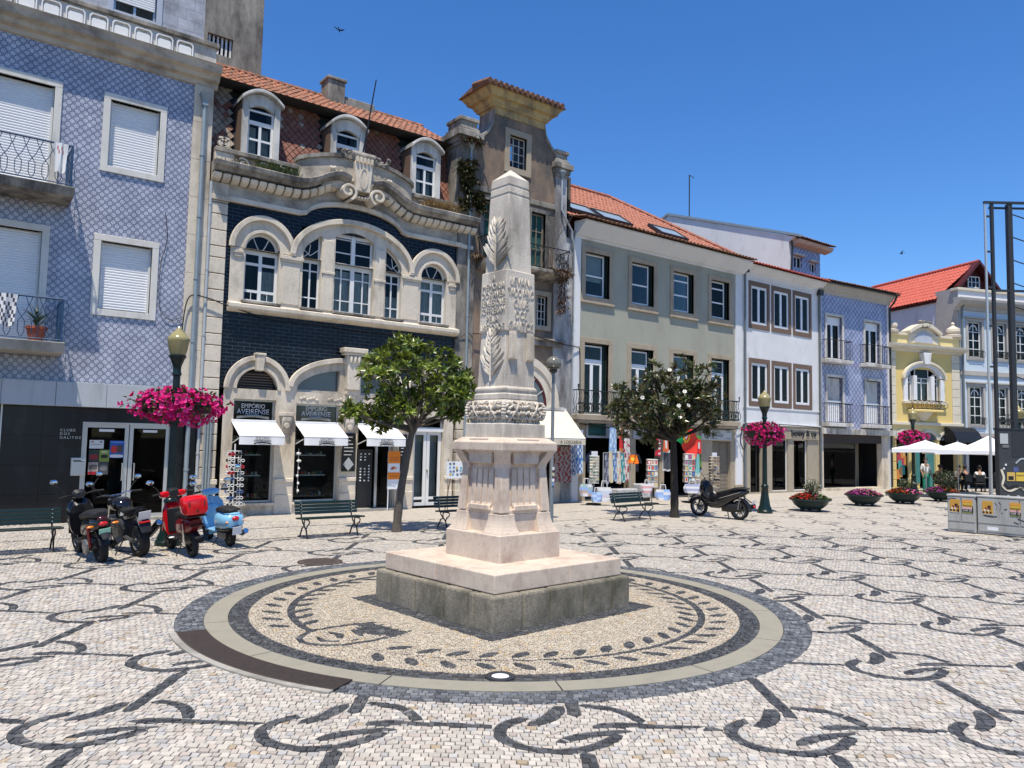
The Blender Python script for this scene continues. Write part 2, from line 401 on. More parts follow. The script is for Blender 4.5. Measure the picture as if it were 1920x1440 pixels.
mat('grey_glass', (.09, .11, .12), .12, .1, 3, spec=.6); mat('black_sign', (.012, .016, .016), .12, .2, 3, spec=.6)
glass('glass'); glass('glass_dark', (.30, .33, .34), .0)
vcol('cobble', .62, .35, .35, 55)
vcol('petal', .6, .3, 0, trans=.3, var=.05)
vcol('foliage', .42, .5, 0, trans=.18, var=.1)
vcol('print', .7, .3, 0, var=.03)
vcol('foliage_gloss', .30, .5, 0, trans=.22, var=.1)
mat('petal_white', (.72, .70, .62), .7, .05, 6)
mat('planter_green', (.016, .028, .026), .42, .2, 8)
mat('mirror', (.55, .6, .65), .05, .02, 3, metal=1)
mat('red_dark', (.14, .004, .008), .2, .1, 6, spec=.6)
mat('lens_dark', (.05, .004, .005), .15, .1, 6, spec=.6)
mat('plate_green', (.32, .60, .45), .4, .03, 6)
mat('engine_grey', (.09, .09, .09), .4, .2, 9, metal=.6)
mat('crate_print', (.42, .42, .43), .4, .5, 9, .1, 40)
mat('cloth_grey', (.16, .16, .16), .9, .1, 6)
mat('cloth_brown', (.10, .05, .03), .9, .1, 6)
# ================================================================== ground and mosaic paving
FY = 20.3                                    # street front of the row of houses
DC = np.array([5.95, 8.15])                  # centre of the mosaic disc
MC = (6.05, 8.16); MROT = R(5.5)             # monument
g = MB().quad((-300, -300, -.04), (300, -300, -.04), (300, 300, -.04), (-300, 300, -.04)).build('ground', 'joint'); g['kind'] = 'structure'

LA = np.array([1.37, -.99]); LB = np.array([.985, 1.385]); PA, PB = np.hypot(*LA), np.hypot(*LB)
EA, EB = LA/PA, LB/PB; KO = np.array([4.77, 3.50])
WS = 1.0
def strokes(lst):
    """[(points, half widths)] -> segment arrays"""
    o = []
    for pts, w in lst:
        w = [q*WS for q in w] if isinstance(w, (list, tuple)) else w*WS
        ws = w if isinstance(w, (list, tuple)) else [w]*len(pts)
        for i in range(len(pts)-1): o.append((*pts[i], *pts[i+1], ws[i], ws[i+1]))
    return np.array(o)
KNOTS = [strokes([q]) for q in ([
    ([(.53, .46), (.535, .9), (.54, 1.40)], .053),
    (smooth_path([(.43, .64), (.38, .48), (.30, .34), (.17, .22)], 3), [.03, .055, .065, .066, .066, .064, .06, .055, .05, .03]),
    (smooth_path([(.13, .36), (-.01, .23), (-.05, .04), (.06, -.15), (.33, -.25), (.56, -.19), (.72, -.06), (.80, .04)], 3), .048),
    (smooth_path([(.37, -.08), (.5, .01), (.7, .085), (.95, .155)], 3), [.03, .045, .05, .052, .05, .048, .045, .04, .03, .015]),
    (smooth_path([(.65, .215), (.85, .25), (1.05, .235), (1.58, .195)], 3), [.03, .05, .055, .055, .05, .045, .042, .04, .04, .04]),
    (smooth_path([(.63, .66), (.84, .59), (.97, .44), (1.02, .31)], 3), .045)])]
WS = 1.05
def pol(r, t): return (DC[0]+r*math.cos(R(t)), DC[1]+r*math.sin(R(t)))
_w = [([pol(2.58, t) for t in range(-158, 91, 4)], [.012+.03*min(1, k/30) for k in range(63)]), ([pol(2.54, t) for t in range(182, 97, -4)], .04)]
def leafs(t0, t1, st, sg):
    t = t0
    while (t-t1)*sg < 0:
        for side in (-1, 1):
            r0 = 2.58+side*.075; a = R(t)
            base = np.array(pol(r0, t)); d = np.array((math.cos(a), math.sin(a)))*side*.85+np.array((-math.sin(a), math.cos(a)))*sg*.75
            d /= np.hypot(*d); k = .29+.03*rnd.random()
            _w.append(([tuple(base+d*k*q) for q in (.04, .25, .5, .75, .98)], [.012, .046, .058, .046, .008]))
        t += st*sg
leafs(-152, 88, 7.4, 1); leafs(176, 100, 7.6, -1)
_w += [([pol(*q) for q in ((1.95, -178), (2.30, -178.3), (2.55, -177.5), (2.78, -173.5), (2.84, -169.5), (2.76, -165), (2.62, -162), (2.32, -159.5), (2.05, -158))], .032),
       ([pol(1.95, -178), pol(2.0, -168), pol(2.05, -158)], .026)]
for k in range(9):
    t = -177+k*2.35; _w.append(([pol(1.96, t), pol(1.74+.05*(k % 2), t+.6)], [.05, .012]))
_w += [([pol(2.06, -175), pol(2.09, -167), pol(2.12, -160.5)], [.01, .07, .01]), ([pol(2.16, -171), pol(2.25, -165)], [.05, .02]),
       ([pol(2.42, -175), pol(2.38, -170), pol(2.5, -166)], [.015, .045, .02]), ([pol(2.6, -172), pol(2.66, -168), pol(2.56, -165)], [.02, .035, .015]), ([pol(2.36, -163.5), pol(2.45, -163)], .022)]
WREATH = strokes(_w)
def sdf(P, S):
    d = np.full(len(P), 9.)
    for x0, y0, x1, y1, w0, w1 in S:
        dx, dy = x1-x0, y1-y0; L2 = dx*dx+dy*dy+1e-12
        t = np.clip(((P[:, 0]-x0)*dx+(P[:, 1]-y0)*dy)/L2, 0, 1)
        d = np.minimum(d, np.hypot(P[:, 0]-x0-t*dx, P[:, 1]-y0-t*dy)-(w0+(w1-w0)*t))
    return d
PAVE_EDGE = 15.55
def fields(P):
    """scalar fields whose zero lines the paviours cut along"""
    r = np.hypot(P[:, 0]-DC[0], P[:, 1]-DC[1])
    p = (P-KO) @ EA; q = (P-KO) @ EB
    p0 = np.floor(p/PA)*PA; q0 = np.floor(q/PB)*PB
    off = (r < 3.70) | (P[:, 1] > PAVE_EDGE-.15); ks = []
    for S in KNOTS:
        k = np.full(len(P), 9.)
        for i in (0, 1):
            for j in (0, 1):
                k = np.minimum(k, sdf(np.stack([p-p0-i*PA, q-q0-j*PB], 1), S))
        ks.append(np.where(off, .5, k))
    k = np.minimum.reduce(ks)
    w = np.full(len(P), 9.); near = r < 3.1
    if near.any(): w[near] = sdf(P[near], WREATH)
    c, s = math.cos(MROT), math.sin(MROT); X = P[:, 0]-MC[0]; Yy = P[:, 1]-MC[1]
    sq = np.maximum(abs(X*c+Yy*s), abs(-X*s+Yy*c))-1.40
    ln = np.minimum.reduce([abs(P[:, 1]-PAVE_EDGE)-.045, abs(P[:, 1]-17.35)-.04, abs(P[:, 1]-13.9+.004*P[:, 0])-9.])
    ln = np.minimum(abs(P[:, 1]-PAVE_EDGE)-.045, abs(P[:, 1]-17.35)-.04)
    return np.stack([r-3.80, r-3.50, r-3.24, r-3.02, k, k-.085, w, w-.05, sq, ln]+ks, 1)
NF = 16
def classify(v):
    """None = no cobble here, else kind"""
    r = v[0]+3.80
    if 3.24 < r < 3.50: return None
    if v[8] < 0: return 'b' if v[8] > -.26 else None
    if r < 3.02: return 'b' if v[6] < 0 else 't'
    if r < 3.80: return 'b' if r < 3.24 else 'g'
    if v[9] < 0 or min(v[10:16]) < 0: return 'b'
    return 'w'
def lay(sz, dmin, dmax, zone, ymax):
    rows = []
    pmin, pmax, qmin, qmax = -30, 42, -8, 42
    cells = []
    nq = int((qmax-qmin)/sz); r2 = np.random.RandomState(5)
    qe = qmin+sz*np.arange(nq+1)
    out = []
    wid = sz*.98
    crn = lambda: r2.uniform(-.09, .09, npn+1)*sz
    for j in range(nq):
        npn = int((pmax-pmin)/wid)
        pe = pmin+wid*(np.arange(npn+1)+(.5*(j % 2))+r2.uniform(-.2, .2, npn+1)+.1*math.sin(j*.7))
        wob = lambda x, k: .035*np.sin(x*1.3+k*.05)+.02*np.sin(x*3.1+1.7+k*.02)
        q0 = qe[j]+wob(pe, qe[j])+crn(); q1 = qe[j+1]+wob(pe, qe[j+1])+crn()
        jx = r2.uniform(-.07, .07, npn+1)*sz
        a = np.stack([pe, q0], 1); b = np.stack([pe+jx, q1], 1)
        out.append(np.stack([a[:-1], a[1:], b[1:], b[:-1]], 1))
    Q = np.concatenate(out)
    Wd = Q[..., :1]*EA+Q[..., 1:]*EB+KO
    c = Wd.mean(1)
    dep = c @ np.array([math.cos(LOOK), math.sin(LOOK)]); lat = c @ np.array([math.sin(LOOK), -math.cos(LOOK)])
    ok = (dep > dmin) & (dep <= dmax) & (abs(lat) < dep*.78+1.2) & (c[:, 1] < ymax) & (c[:, 0] < 47)
    rr = np.hypot(c[:, 0]-DC[0], c[:, 1]-DC[1]); ok &= {'disc': rr < 3.13, 'out': rr >= 3.13, 'all': rr > -1}[zone]
    Wd = Wd[ok]; n = len(Wd)
    V = fields(Wd.reshape(-1, 2)).reshape(n, 4, NF)
    polys = []
    mn, mx = V.min(1), V.max(1)
    strad = (mn < 0) & (mx > 0)
    strad[:, 4] = False; strad[:, 5] &= mn[:, 0] > -.1; strad[:, 7] &= mx[:, 0] < -.5
    if sz > .15: strad[:, 5] = False; strad[:, 7] = False
    any_ = strad.any(1)
    for i in range(n):
        P = Wd[i]
        if not any_[i]:
            k = classify(V[i].mean(0))
            if k: polys.append((P, k))
            continue
        work = [np.concatenate([P, V[i]], 1)]
        for f in np.nonzero(strad[i])[0]:
            nxt = []
            for pg in work:
                s = pg[:, 2+f]
                if s.min() >= 0 or s.max() <= 0: nxt.append(pg); continue
                for sg in (1, -1):
                    o = []
                    for k in range(len(pg)):
                        a, b = pg[k], pg[(k+1) % len(pg)]; sa, sb = a[2+f]*sg, b[2+f]*sg
                        if sa >= 0: o.append(a)
                        if sa*sb < 0: o.append(a+(b-a)*(sa/(sa-sb)))
                    if len(o) > 2: nxt.append(np.array(o))
            work = nxt
        for pg in work:
            k = classify(pg[:, 2:].mean(0))
            if k: polys.append((pg[:, :2], k))
    return polys
def stone_col(k):
    t = rnd.random(); b = 1+rnd.uniform(-.16, .14)
    if k == 'w':
        c = (.55, .50, .43) if t < .72 else ((.51, .44, .375) if t < .86 else (.46, .445, .42))
        if t > .985: c = (.42, .33, .22)
    elif k == 't': c = (.53, .46, .355) if t < .8 else ((.49, .40, .30) if t < .97 else (.55, .41, .23))
    elif k == 'g': c = (.11, .117, .128) if t < .7 else (.16, .165, .17); b = 1+rnd.uniform(-.35, .5)
    else: c = (.064, .066, .070) if t < .8 else (.10, .10, .10); b = 1+rnd.uniform(-.3, .4)
    return tuple(x*b*(.84 if k in 'wt' else .9) for x in c)
def stone_geo(P, gap, flat=False):
    n = len(P); c = P.mean(0)
    a = .5*abs(np.dot(P[:, 0], np.roll(P[:, 1], 1))-np.dot(P[:, 1], np.roll(P[:, 0], 1)))
    if a < (.0002 if not flat else .0003): return None
    if flat: return [(x, y, 0) for x, y in P], [tuple(range(n))]
    D = P-c; L = np.hypot(D[:, 0], D[:, 1])[:, None]+1e-9
    lo = c+D*np.maximum(.3, 1-gap*.55/L); hi = c+D*np.maximum(.2, 1-(gap*.55+.0035)/L)
    z = rnd.uniform(-.004, .004); tx, ty = rnd.uniform(-.05, .05), rnd.uniform(-.05, .05)
    vs = [(lo[i, 0], lo[i, 1], -.014) for i in range(n)]+[(hi[i, 0], hi[i, 1], z+tx*D[i, 0]+ty*D[i, 1]) for i in range(n)]
    # the shoulder of the stone
    return vs, [tuple(range(n, 2*n))]+[(i, (i+1) % n, (i+1) % n+n, i+n) for i in range(n)]
def fast_mesh(name, items, mt, parent=None):
    """items = [(verts, faces, colour)] -> one mesh with a colour attribute"""
    v = []; f = []; cl = []; o = 0
    for vs, fs, c in items:
        v += vs; f += [tuple(i+o for i in q) for q in fs]; o += len(vs); cl.append((sum(len(q) for q in fs), c))
    me = bpy.data.meshes.new(name); me.from_pydata(v, [], f)
    ca = me.color_attributes.new('Col', 'FLOAT_COLOR', 'CORNER')
    arr = np.ones((len(me.loops), 4), np.float32); arr[:, :3] = np.repeat(np.array([c for _, c in cl], np.float32), [k for k, _ in cl], axis=0)
    ca.data.foreach_set('color', arr.ravel()); me.materials.append(MATS[mt])
    ob = bpy.data.objects.new(name, me); COL.objects.link(ob)
    if parent is not None: ob.parent = parent
    return ob
pave = MB().quad((-40, -10, -.010), (60, -10, -.010), (60, FY, -.010), (-40, FY, -.010)).build('mosaic_pavement', 'joint'); pave['kind'] = 'structure'
near = []
for P, k in lay(.068, 2.6, 19, 'out', FY-.02)+lay(.048, 2.6, 19, 'disc', FY):
    gq = stone_geo(P, .005)
    if gq: near.append((gq[0], gq[1], stone_col(k), P.mean(0)))
far = []
FARC = {'w': (.43, .39, .335), 't': (.4, .33, .25), 'g': (.09, .095, .10), 'b': (.11, .11, .11)}
def far_col(k):
    b = 1+rnd.uniform(-.07, .07); return tuple(x*b for x in FARC[k])
for P, k in lay(.125, 19, 46, 'all', FY+2):
    gq = stone_geo(P, 0, True)
    if gq: far.append((gq[0], gq[1], far_col(k)))
def screen(c):
    v = Vector((c[0], c[1], -CAM_H)); w = v.dot(_fw); return abs(v.dot(_rt)/w) < .66 and abs(v.dot(_up)/w) < .495
key = lambda it: it[3][0]*math.cos(LOOK)+it[3][1]*math.sin(LOOK) if screen(it[3]) else 99
near.sort(key=key)
for vs, fs, c, P in near[:300]:
    me = bpy.data.meshes.new('paving_stone'); me.from_pydata([(x-P[0], y-P[1], z) for x, y, z in vs], [], fs)
    ca = me.color_attributes.new('Col', 'FLOAT_COLOR', 'CORNER'); ca.data.foreach_set('color', [t for _ in range(len(me.loops)) for t in (*c, 1)])
    me.materials.append(MATS['cobble']); o = bpy.data.objects.new('paving_stone', me); COL.objects.link(o); o.location = (P[0], P[1], 0); o.parent = pave
o = fast_mesh('paving_stones', [(a, b, c) for a, b, c, _ in near[300:]], 'cobble', pave); o['kind'] = 'stuff'
o = fast_mesh('distant_paving', far, 'cobble', pave); o['kind'] = 'stuff'
# concrete ring in sectors
for k in range(14):
    a0, a1 = R(12+k*360/14)+.0022, R(12+(k+1)*360/14)-.0022; n = 10
    I = [(DC[0]+3.243*math.cos(a0+(a1-a0)*i/n), DC[1]+3.243*math.sin(a0+(a1-a0)*i/n)) for i in range(n+1)]
    O = [(DC[0]+3.497*math.cos(a0+(a1-a0)*i/n), DC[1]+3.497*math.sin(a0+(a1-a0)*i/n)) for i in range(n+1)]
    MB().band(I, O, 'z', -.03, .004).build('ring_slab', 'ring_concrete', pave)
# drain grate along the ring
gr = thing('drain_grate', 'curved rusty iron drain grate at the edge of the mosaic disc', 'drain', (DC[0]-3.65, DC[1], 0))
def sect(r0, r1, a0, a1, z0, z1, n=24):
    I = [pol(r0, a0+(a1-a0)*i/n) for i in range(n+1)]; O = [pol(r1, a0+(a1-a0)*i/n) for i in range(n+1)]
    return MB().band(I, O, 'z', z0, z1)
sect(3.50, 3.80, 172, 213.5, -.02, .006).build('channel', 'black_ink', gr)
sect(3.80, 3.87, 172, 213.5, -.02, .016).build('rim', 'concrete', gr)
sect(3.785, 3.80, 172, 213.5, .006, .018).build('frame', 'grate_iron', gr)
sect(3.50, 3.513, 172, 213.5, .006, .018).build('frame', 'grate_iron', gr)
b = MB()
for k in range(150):
    a = 172+41.5*(k+.5)/150; d = .085
    b.prism([pol(3.513, a-d), pol(3.785, a-d), pol(3.785, a+d), pol(3.513, a+d)], 'z', .007, .017)
o = b.build('bar', 'grate_iron', gr); o['kind'] = 'stuff'
# manhole
mh = thing('manhole_cover', 'round rusty brown manhole cover set in the paving beside the monument', 'manhole cover', (5.33, 12.3, 0))
MB().lathe([(.37, -.02), (.37, .012), (.335, .012), (.335, .006)], 5.33, 12.3, 32).build('rim', 'grate_iron', mh)
b = MB().lathe([(.33, -.02), (.33, .010)], 5.33, 12.3, 32)
for i in range(-6, 7):
    for j in range(-6, 7):
        if i*i+j*j < 34: b.box(5.33+i*.05-.014, 5.33+i*.05+.014, 12.3+j*.05-.014, 12.3+j*.05+.014, .010, .015)
b.build('cover', 'manhole', mh)
# spotlight sunk in the paving
sp = thing('ground_spotlight', 'round spotlight sunk in the dark ring before the monument', 'spotlight', (4.164, 5.609, 0))
MB().lathe([(.135, -.02), (.135, .014), (.128, .018), (.085, .018), (.08, .008)], 4.164, 5.609, 28).build('housing', 'dark_metal', sp, smooth=True)
MB().lathe([(.078, -.02), (.078, .012), (.03, .016)], 4.164, 5.609, 24).build('lens', 'plate_white', sp, smooth=True)
# ================================================================== monument
mon = thing('monument', 'pale carved stone obelisk on a stepped pink and granite base', 'monument', (MC[0], MC[1], 0), MROT, local=True)
# granite kerb of single blocks, rounded upper edge
gh = 1.175; gt = .385
def gblock(x0, x1, y0, y1):
    return MB().box(x0+.0025, x1-.0025, y0+.0025, y1-.0025, -.03, gt+rnd.uniform(-.004, .004)).build('granite_block', 'granite', mon, bevel=.03, seg=2)
cuts = [-gh, -.83, -.30, .28, .72, gh]; th_ = .34
for side in range(4):
    for i in range(5):
        a, b = cuts[i]*(1 if side % 2 else -1), cuts[i+1]*(1 if side % 2 else -1)
        a, b = min(a, b), max(a, b)
        if side in (0, 1):
            y = -gh if side == 0 else gh-th_; gblock(a, b, y, y+th_)
        else:
            a = max(a, -gh+th_); b = min(b, gh-th_)
            if b-a > .05:
                x = -gh if side == 2 else gh-th_; gblock(x, x+th_, a, b)
def slabs(h, z0, z1, cx, mt, nm, bev):
    MB().box(-h, cx-.003, -h, -.02, z0, z1).build(nm, mt, mon, bevel=bev, seg=2); MB().box(cx+.003, h, -h, .35, z0, z1).build(nm, mt, mon, bevel=bev, seg=2)
    MB().box(-h, cx-.003, -.014, h, z0, z1).build(nm, mt, mon, bevel=bev, seg=2); MB().box(cx+.003, h, .356, h, z0, z1).build(nm, mt, mon, bevel=bev, seg=2)
slabs(1.087, .392, .605, .12, 'pink_stone', 'step_slab', .012)
S4 = lambda nm, prof, mt='pink_stone', bev=.006: MB().squares(prof, 0, 0).build(nm, mt, mon, bevel=bev)
MB().box(-1.0, 1.0, -1.0, 1.0, .3, .39).build('bed', 'granite', mon)
S4('plinth', [(.527, .60), (.527, .925), (.515, .94)])
# lower die: four flared corner feet and recessed panels
S4('die_core', [(.40, .93), (.40, 1.175)])
for sx in (-1, 1):
    for sy in (-1, 1):
        b = MB(); n = 6; vs = []
        for i in range(n+1):
            t = i/n; o = .435+.075*(1-t)**2.2; z = .94+.235*t; inn = .20-.03*(1-t)**2
            for x, y in ((inn, inn), (o, inn), (o, o), (inn, o)): vs.append((x*sx, y*sy, z))
        fs = [(i*4+k, i*4+(k+1) % 4, (i+1)*4+(k+1) % 4, (i+1)*4+k) for i in range(n) for k in range(4)]+[(0, 1, 2, 3), (n*4, n*4+1, n*4+2, n*4+3)]
        b.add(vs, fs).build('corner_foot', 'pink_stone', mon, bevel=.004)
        # chamfered corner pillars of the pedestal, tapering upward
        b = MB(); vs = []
        for z, o, w in ((1.195, .43, .15), (1.82, .385, .12), (1.86, .385, .12)):
            i_ = o-w
            for x, y in ((i_, i_), (o, i_), (o, o), (i_, o)): vs.append((x*sx, y*sy, z))
        fs = [(i*4+k, i*4+(k+1) % 4, (i+1)*4+(k+1) % 4, (i+1)*4+k) for i in range(2) for k in range(4)]+[(0, 1, 2, 3), (8, 9, 10, 11)]
        b.add(vs, fs).build('corner_pillar', 'pink_stone', mon, bevel=.006)
        # bracket under the cornice at each corner
        b = MB().add([(x*sx, y*sy, z) for z, o in ((1.74, .39), (1.80, .40), (1.97, .482)) for x, y in ((o-.15, o-.15), (o, o-.15), (o, o), (o-.15, o))],
                     [(i*4+k, i*4+(k+1) % 4, (i+1)*4+(k+1) % 4, (i+1)*4+k) for i in range(2) for k in range(4)]+[(0, 1, 2, 3), (8, 9, 10, 11)])
        b.build('bracket', 'pink_stone', mon, bevel=.005)
S4('pedestal', [(.405, 1.175), (.405, 1.215), (.375, 1.27), (.335, 1.86), (.36, 1.9), (.43, 1.965)])
for k in range(4):                       # fluted panels: raised staves on every face
    for j in range(4):
        u = -.165+j*.11
        b = MB(); vs = []
        for z, o in ((1.26, .412), (1.31, .386), (1.72, .364), (1.76, .345)):
            for x, y in ((u-.041, -o), (u+.041, -o), (u+.034, -o+.06), (u-.034, -o+.06)): vs.append((x, y, z))
        fs = [(i*4+q, i*4+(q+1) % 4, (i+1)*4+(q+1) % 4, (i+1)*4+q) for i in range(3) for q in range(4)]+[(0, 1, 2, 3), (12, 13, 14, 15)]
        b.add(vs, fs).xf(Matrix.Rotation(k*pi/2, 4, 'Z')).build('flute', 'pink_stone', mon, bevel=.004)
    MB().prism([(-.215, 1.215), (.215, 1.215), (.19, 1.28), (-.19, 1.28)], 'y', -.437, -.36).xf(Matrix.Rotation(k*pi/2, 4, 'Z')).build('panel_base', 'pink_stone', mon, bevel=.008)
    MB().prism([(-.21, 1.80), (.21, 1.80), (.235, 1.965), (-.235, 1.965)], 'y', -.425, -.33).xf(Matrix.Rotation(k*pi/2, 4, 'Z')).build('panel_head', 'pink_stone', mon, bevel=.006)
S4('cornice', [(.478, 1.955), (.49, 1.965), (.49, 2.068), (.475, 2.078), (.40, 2.13)], 'pink_stone', .008)
for k in range(4): MB().box(-.19, .19, -.455, -.41, 2.07, 2.115).xf(Matrix.Rotation(k*pi/2, 4, 'Z')).build('cornice_tablet', 'pink_stone', mon, bevel=.004)
S4('upper_plinth', [(.374, 2.12), (.374, 2.305), (.365, 2.312)], 'obelisk_stone')
b = MB()
for k in range(4):
    for j in range(14):
        u = -.30+j*.046; M = Matrix.Rotation(k*pi/2, 4, 'Z')
        s0 = len(b.v); b.add([(u-.02, -.335, 2.31), (u+.02, -.335, 2.31), (u, -.335, 2.365), (u-.02, -.30, 2.31), (u+.02, -.30, 2.31), (u, -.30, 2.365)], [(0, 1, 2), (5, 4, 3), (0, 3, 4, 1), (1, 4, 5, 2), (2, 5, 3, 0)]).xf(M, s0)
b.build('leaf_tooth_course', 'obelisk_stone', mon)
S4('wreath_core', [(.30, 2.30), (.32, 2.38), (.335, 2.48), (.31, 2.60), (.27, 2.63)], 'obelisk_stone')
# laurel garland: overlapping carved leaves and berries around the shaft foot
b = MB(); per = []
H_ = .315
for k in range(4):
    M = Matrix.Rotation(k*pi/2, 4, 'Z')
    for j in range(15):
        u = -H_+2*H_*(j+.5)/15
        for row in range(4):
            a = R(-50+row*34+rnd.uniform(-8, 8)); rr = .072
            bul = .010*math.cos(u/H_*1.2)
            c = Vector((u+(.01 if row % 2 else -.01), -(H_-.015+bul+rr*math.cos(a)), 2.478+rr*1.7*math.sin(a)))
            tilt = R(35 if (j//3) % 2 else -35)+rnd.uniform(-.35, .35)
            rot = M.to_3x3() @ Matrix.Rotation(tilt, 3, 'Y') @ Matrix.Rotation(a, 3, 'X')
            b.ell(M @ c, (.040, .018, .020) if rnd.random() < .72 else (.022, .02, .022), 6, 4, rot)
    for u in (-.17, .17):                # ribbon crossing the garland
        for t in (-1, 1):
            P = [M @ Vector((u+t*q*.075, -(H_+.072*math.cos(R(70)*q)+.012), 2.478+.115*q)) for q in (-1, -.5, 0, .5, 1)]
            b.tube(P, .013, 5)
    for q in range(7):                   # corners
        a = R(-60+q*20); b.ell(M @ Vector((-(H_+.045*math.cos(a)), -(H_+.045*math.cos(a)), 2.478+.11*math.sin(a))), (.036, .036, .026), 6, 4)
b.build('laurel_garland', 'obelisk_stone', mon, smooth=True)
S4('shaft_base', [(.285, 2.61), (.298, 2.625), (.298, 2.69), (.282, 2.70), (.282, 2.722), (.293, 2.735), (.293, 2.765), (.275, 2.785), (.262, 2.80)], 'obelisk_stone', .005)
S4('lower_shaft', [(.268, 2.79), (.243, 3.51)], 'obelisk_stone')
S4('inscription_block', [(.263, 3.505), (.250, 4.31)], 'obelisk_stone', .008)
S4('upper_shaft', [(.219, 4.30), (.188, 5.33)], 'obelisk_stone')
S4('groove_band', [(.178, 5.32), (.178, 5.36), (.186, 5.362), (.182, 5.44), (.174, 5.442), (.174, 5.47), (.181, 5.472), (.176, 5.58)], 'obelisk_stone', .003)
S4('pyramid_cap', [(.176, 5.579), (.004, 5.738)], 'obelisk_stone', 0)
# palms carved on the left-hand face (-x) below and above the block
def palm(z0, z1, off, spread, n, nm, u0=0.):
    b = MB()
    def O(z): return -(np.interp(z, [2.79, 3.51, 4.30, 5.33], [.268, .243, .219, .188])+off)
    b.tube([(O(z), u0+.015*math.sin((z-z0)*4), z) for z in np.linspace(z0, z1, 8)], [.022]*6+[.014, .006], 5)
    for i in range(n):
        t = i/(n-1)
        for sg in (-1, 1):
            z = z0+.06+(z1-z0-.16)*t; L = spread*(1.15-.45*t)*rnd.uniform(.85, 1.1)
            a = R(20+24*(1-t)+rnd.uniform(-7, 7)); x = O(z)
            p0 = Vector((x+.004, u0, z)); d = Vector((0, sg*math.sin(a), math.cos(a)))
            p = [p0+d*L*q+Vector((-.03*math.sin(pi*min(1, q*1.2)), 0, -.02*q*q)) for q in (0, .35, .7, 1)]
            b.tube(p, [.012, .027, .023, .004], 5)
    return b.build(nm, 'obelisk_stone', mon, smooth=True)
palm(4.32, 4.98, .006, .33, 13, 'upper_palm'); palm(2.86, 3.50, .006, .30, 10, 'lower_palm')
for u in (-.15, .16):                    # carved tassels on the right-hand face
    b = MB()
    b.add([(u-.05, -.255, 3.50), (u+.05, -.255, 3.50), (u+.045, -.30, 3.50), (u-.045, -.30, 3.50), (u-.06, -.263, 3.12), (u+.06, -.263, 3.12), (u+.05, -.305, 3.16), (u-.05, -.305, 3.16)],
          [(0, 1, 2, 3), (4, 7, 6, 5), (3, 2, 6, 7), (0, 4, 5, 1), (1, 5, 6, 2), (0, 3, 7, 4)])
    for q in range(5): b.tube([(u-.04+q*.02, -.302, 3.48), (u-.048+q*.024, -.31, 3.14)], .009, 5)
    b.build('tassel', 'obelisk_stone', mon, bevel=.004)
def inscr(lines, rz, pitch, z):
    M = Matrix.Rotation(rz, 4, 'Z')
    for s, w in lines:
        z -= pitch; off = float(np.interp(z, [3.505, 4.31], [.263, .250]))
        text('lettering', s, pitch*1.12, M @ Vector((0, -off-.001, z)), 'letter_stone', mon, rz=rz, ext=.009, fit=w)
inscr([('\u00c1', .06), ('MEMORIA', .44), ('DOS AVEI-', .45), ('RENSES QUE', .46), ('SOFFRERAM', .46), ('PELA', .24), ('LIBERDADE', .47)], -pi/2, .1085, 4.285)
inscr([('LEVAN-', .38), ('TADO PELO', .46), ('CLUB', .27), ('DOS', .20), ('GALITOS', .44)], 0, .145, 4.255)
# ================================================================== house fronts: helpers
def wall(parent, mt, u0, u1, z0, z1, holes, y=FY, th=.28, name='wall'):
    """front sheet with rectangular openings and their reveals"""
    us = sorted({u0, u1, *[h[0] for h in holes], *[h[1] for h in holes]}); zs = sorted({z0, z1, *[h[2] for h in holes], *[h[3] for h in holes]})
    us = [u for u in us if u0 <= u <= u1]; zs = [z for z in zs if z0 <= z <= z1]; b = MB()
    for i in range(len(us)-1):
        for j in range(len(zs)-1):
            cu, cz = (us[i]+us[i+1])/2, (zs[j]+zs[j+1])/2
            if not any(h[0] < cu < h[1] and h[2] < cz < h[3] for h in holes):
                b.quad((us[i], y, zs[j]), (us[i+1], y, zs[j]), (us[i+1], y, zs[j+1]), (us[i], y, zs[j+1]))
    for a, c, d, e in holes:
        for p, q in (((a, d), (c, d)), ((c, d), (c, e)), ((c, e), (a, e)), ((a, e), (a, d))):
            b.quad((p[0], y, p[1]), (q[0], y, q[1]), (q[0], y+th, q[1]), (p[0], y+th, p[1]))
    return b.build(name, mt, parent, recalc=False)
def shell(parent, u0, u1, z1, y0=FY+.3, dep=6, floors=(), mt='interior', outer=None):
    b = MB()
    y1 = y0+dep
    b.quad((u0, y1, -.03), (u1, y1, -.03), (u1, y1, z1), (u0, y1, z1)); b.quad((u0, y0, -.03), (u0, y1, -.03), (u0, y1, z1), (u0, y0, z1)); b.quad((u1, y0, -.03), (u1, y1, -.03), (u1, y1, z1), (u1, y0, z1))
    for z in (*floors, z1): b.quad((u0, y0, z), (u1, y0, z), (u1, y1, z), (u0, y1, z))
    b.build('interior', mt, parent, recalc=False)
    if outer:
        for u in (u0-.02, u1+.02): MB().quad((u, y0-.1, 0), (u, y1+.1, 0), (u, y1+.1, z1+.02), (u, y0-.1, z1+.02)).build('side_wall', outer, parent, recalc=False)
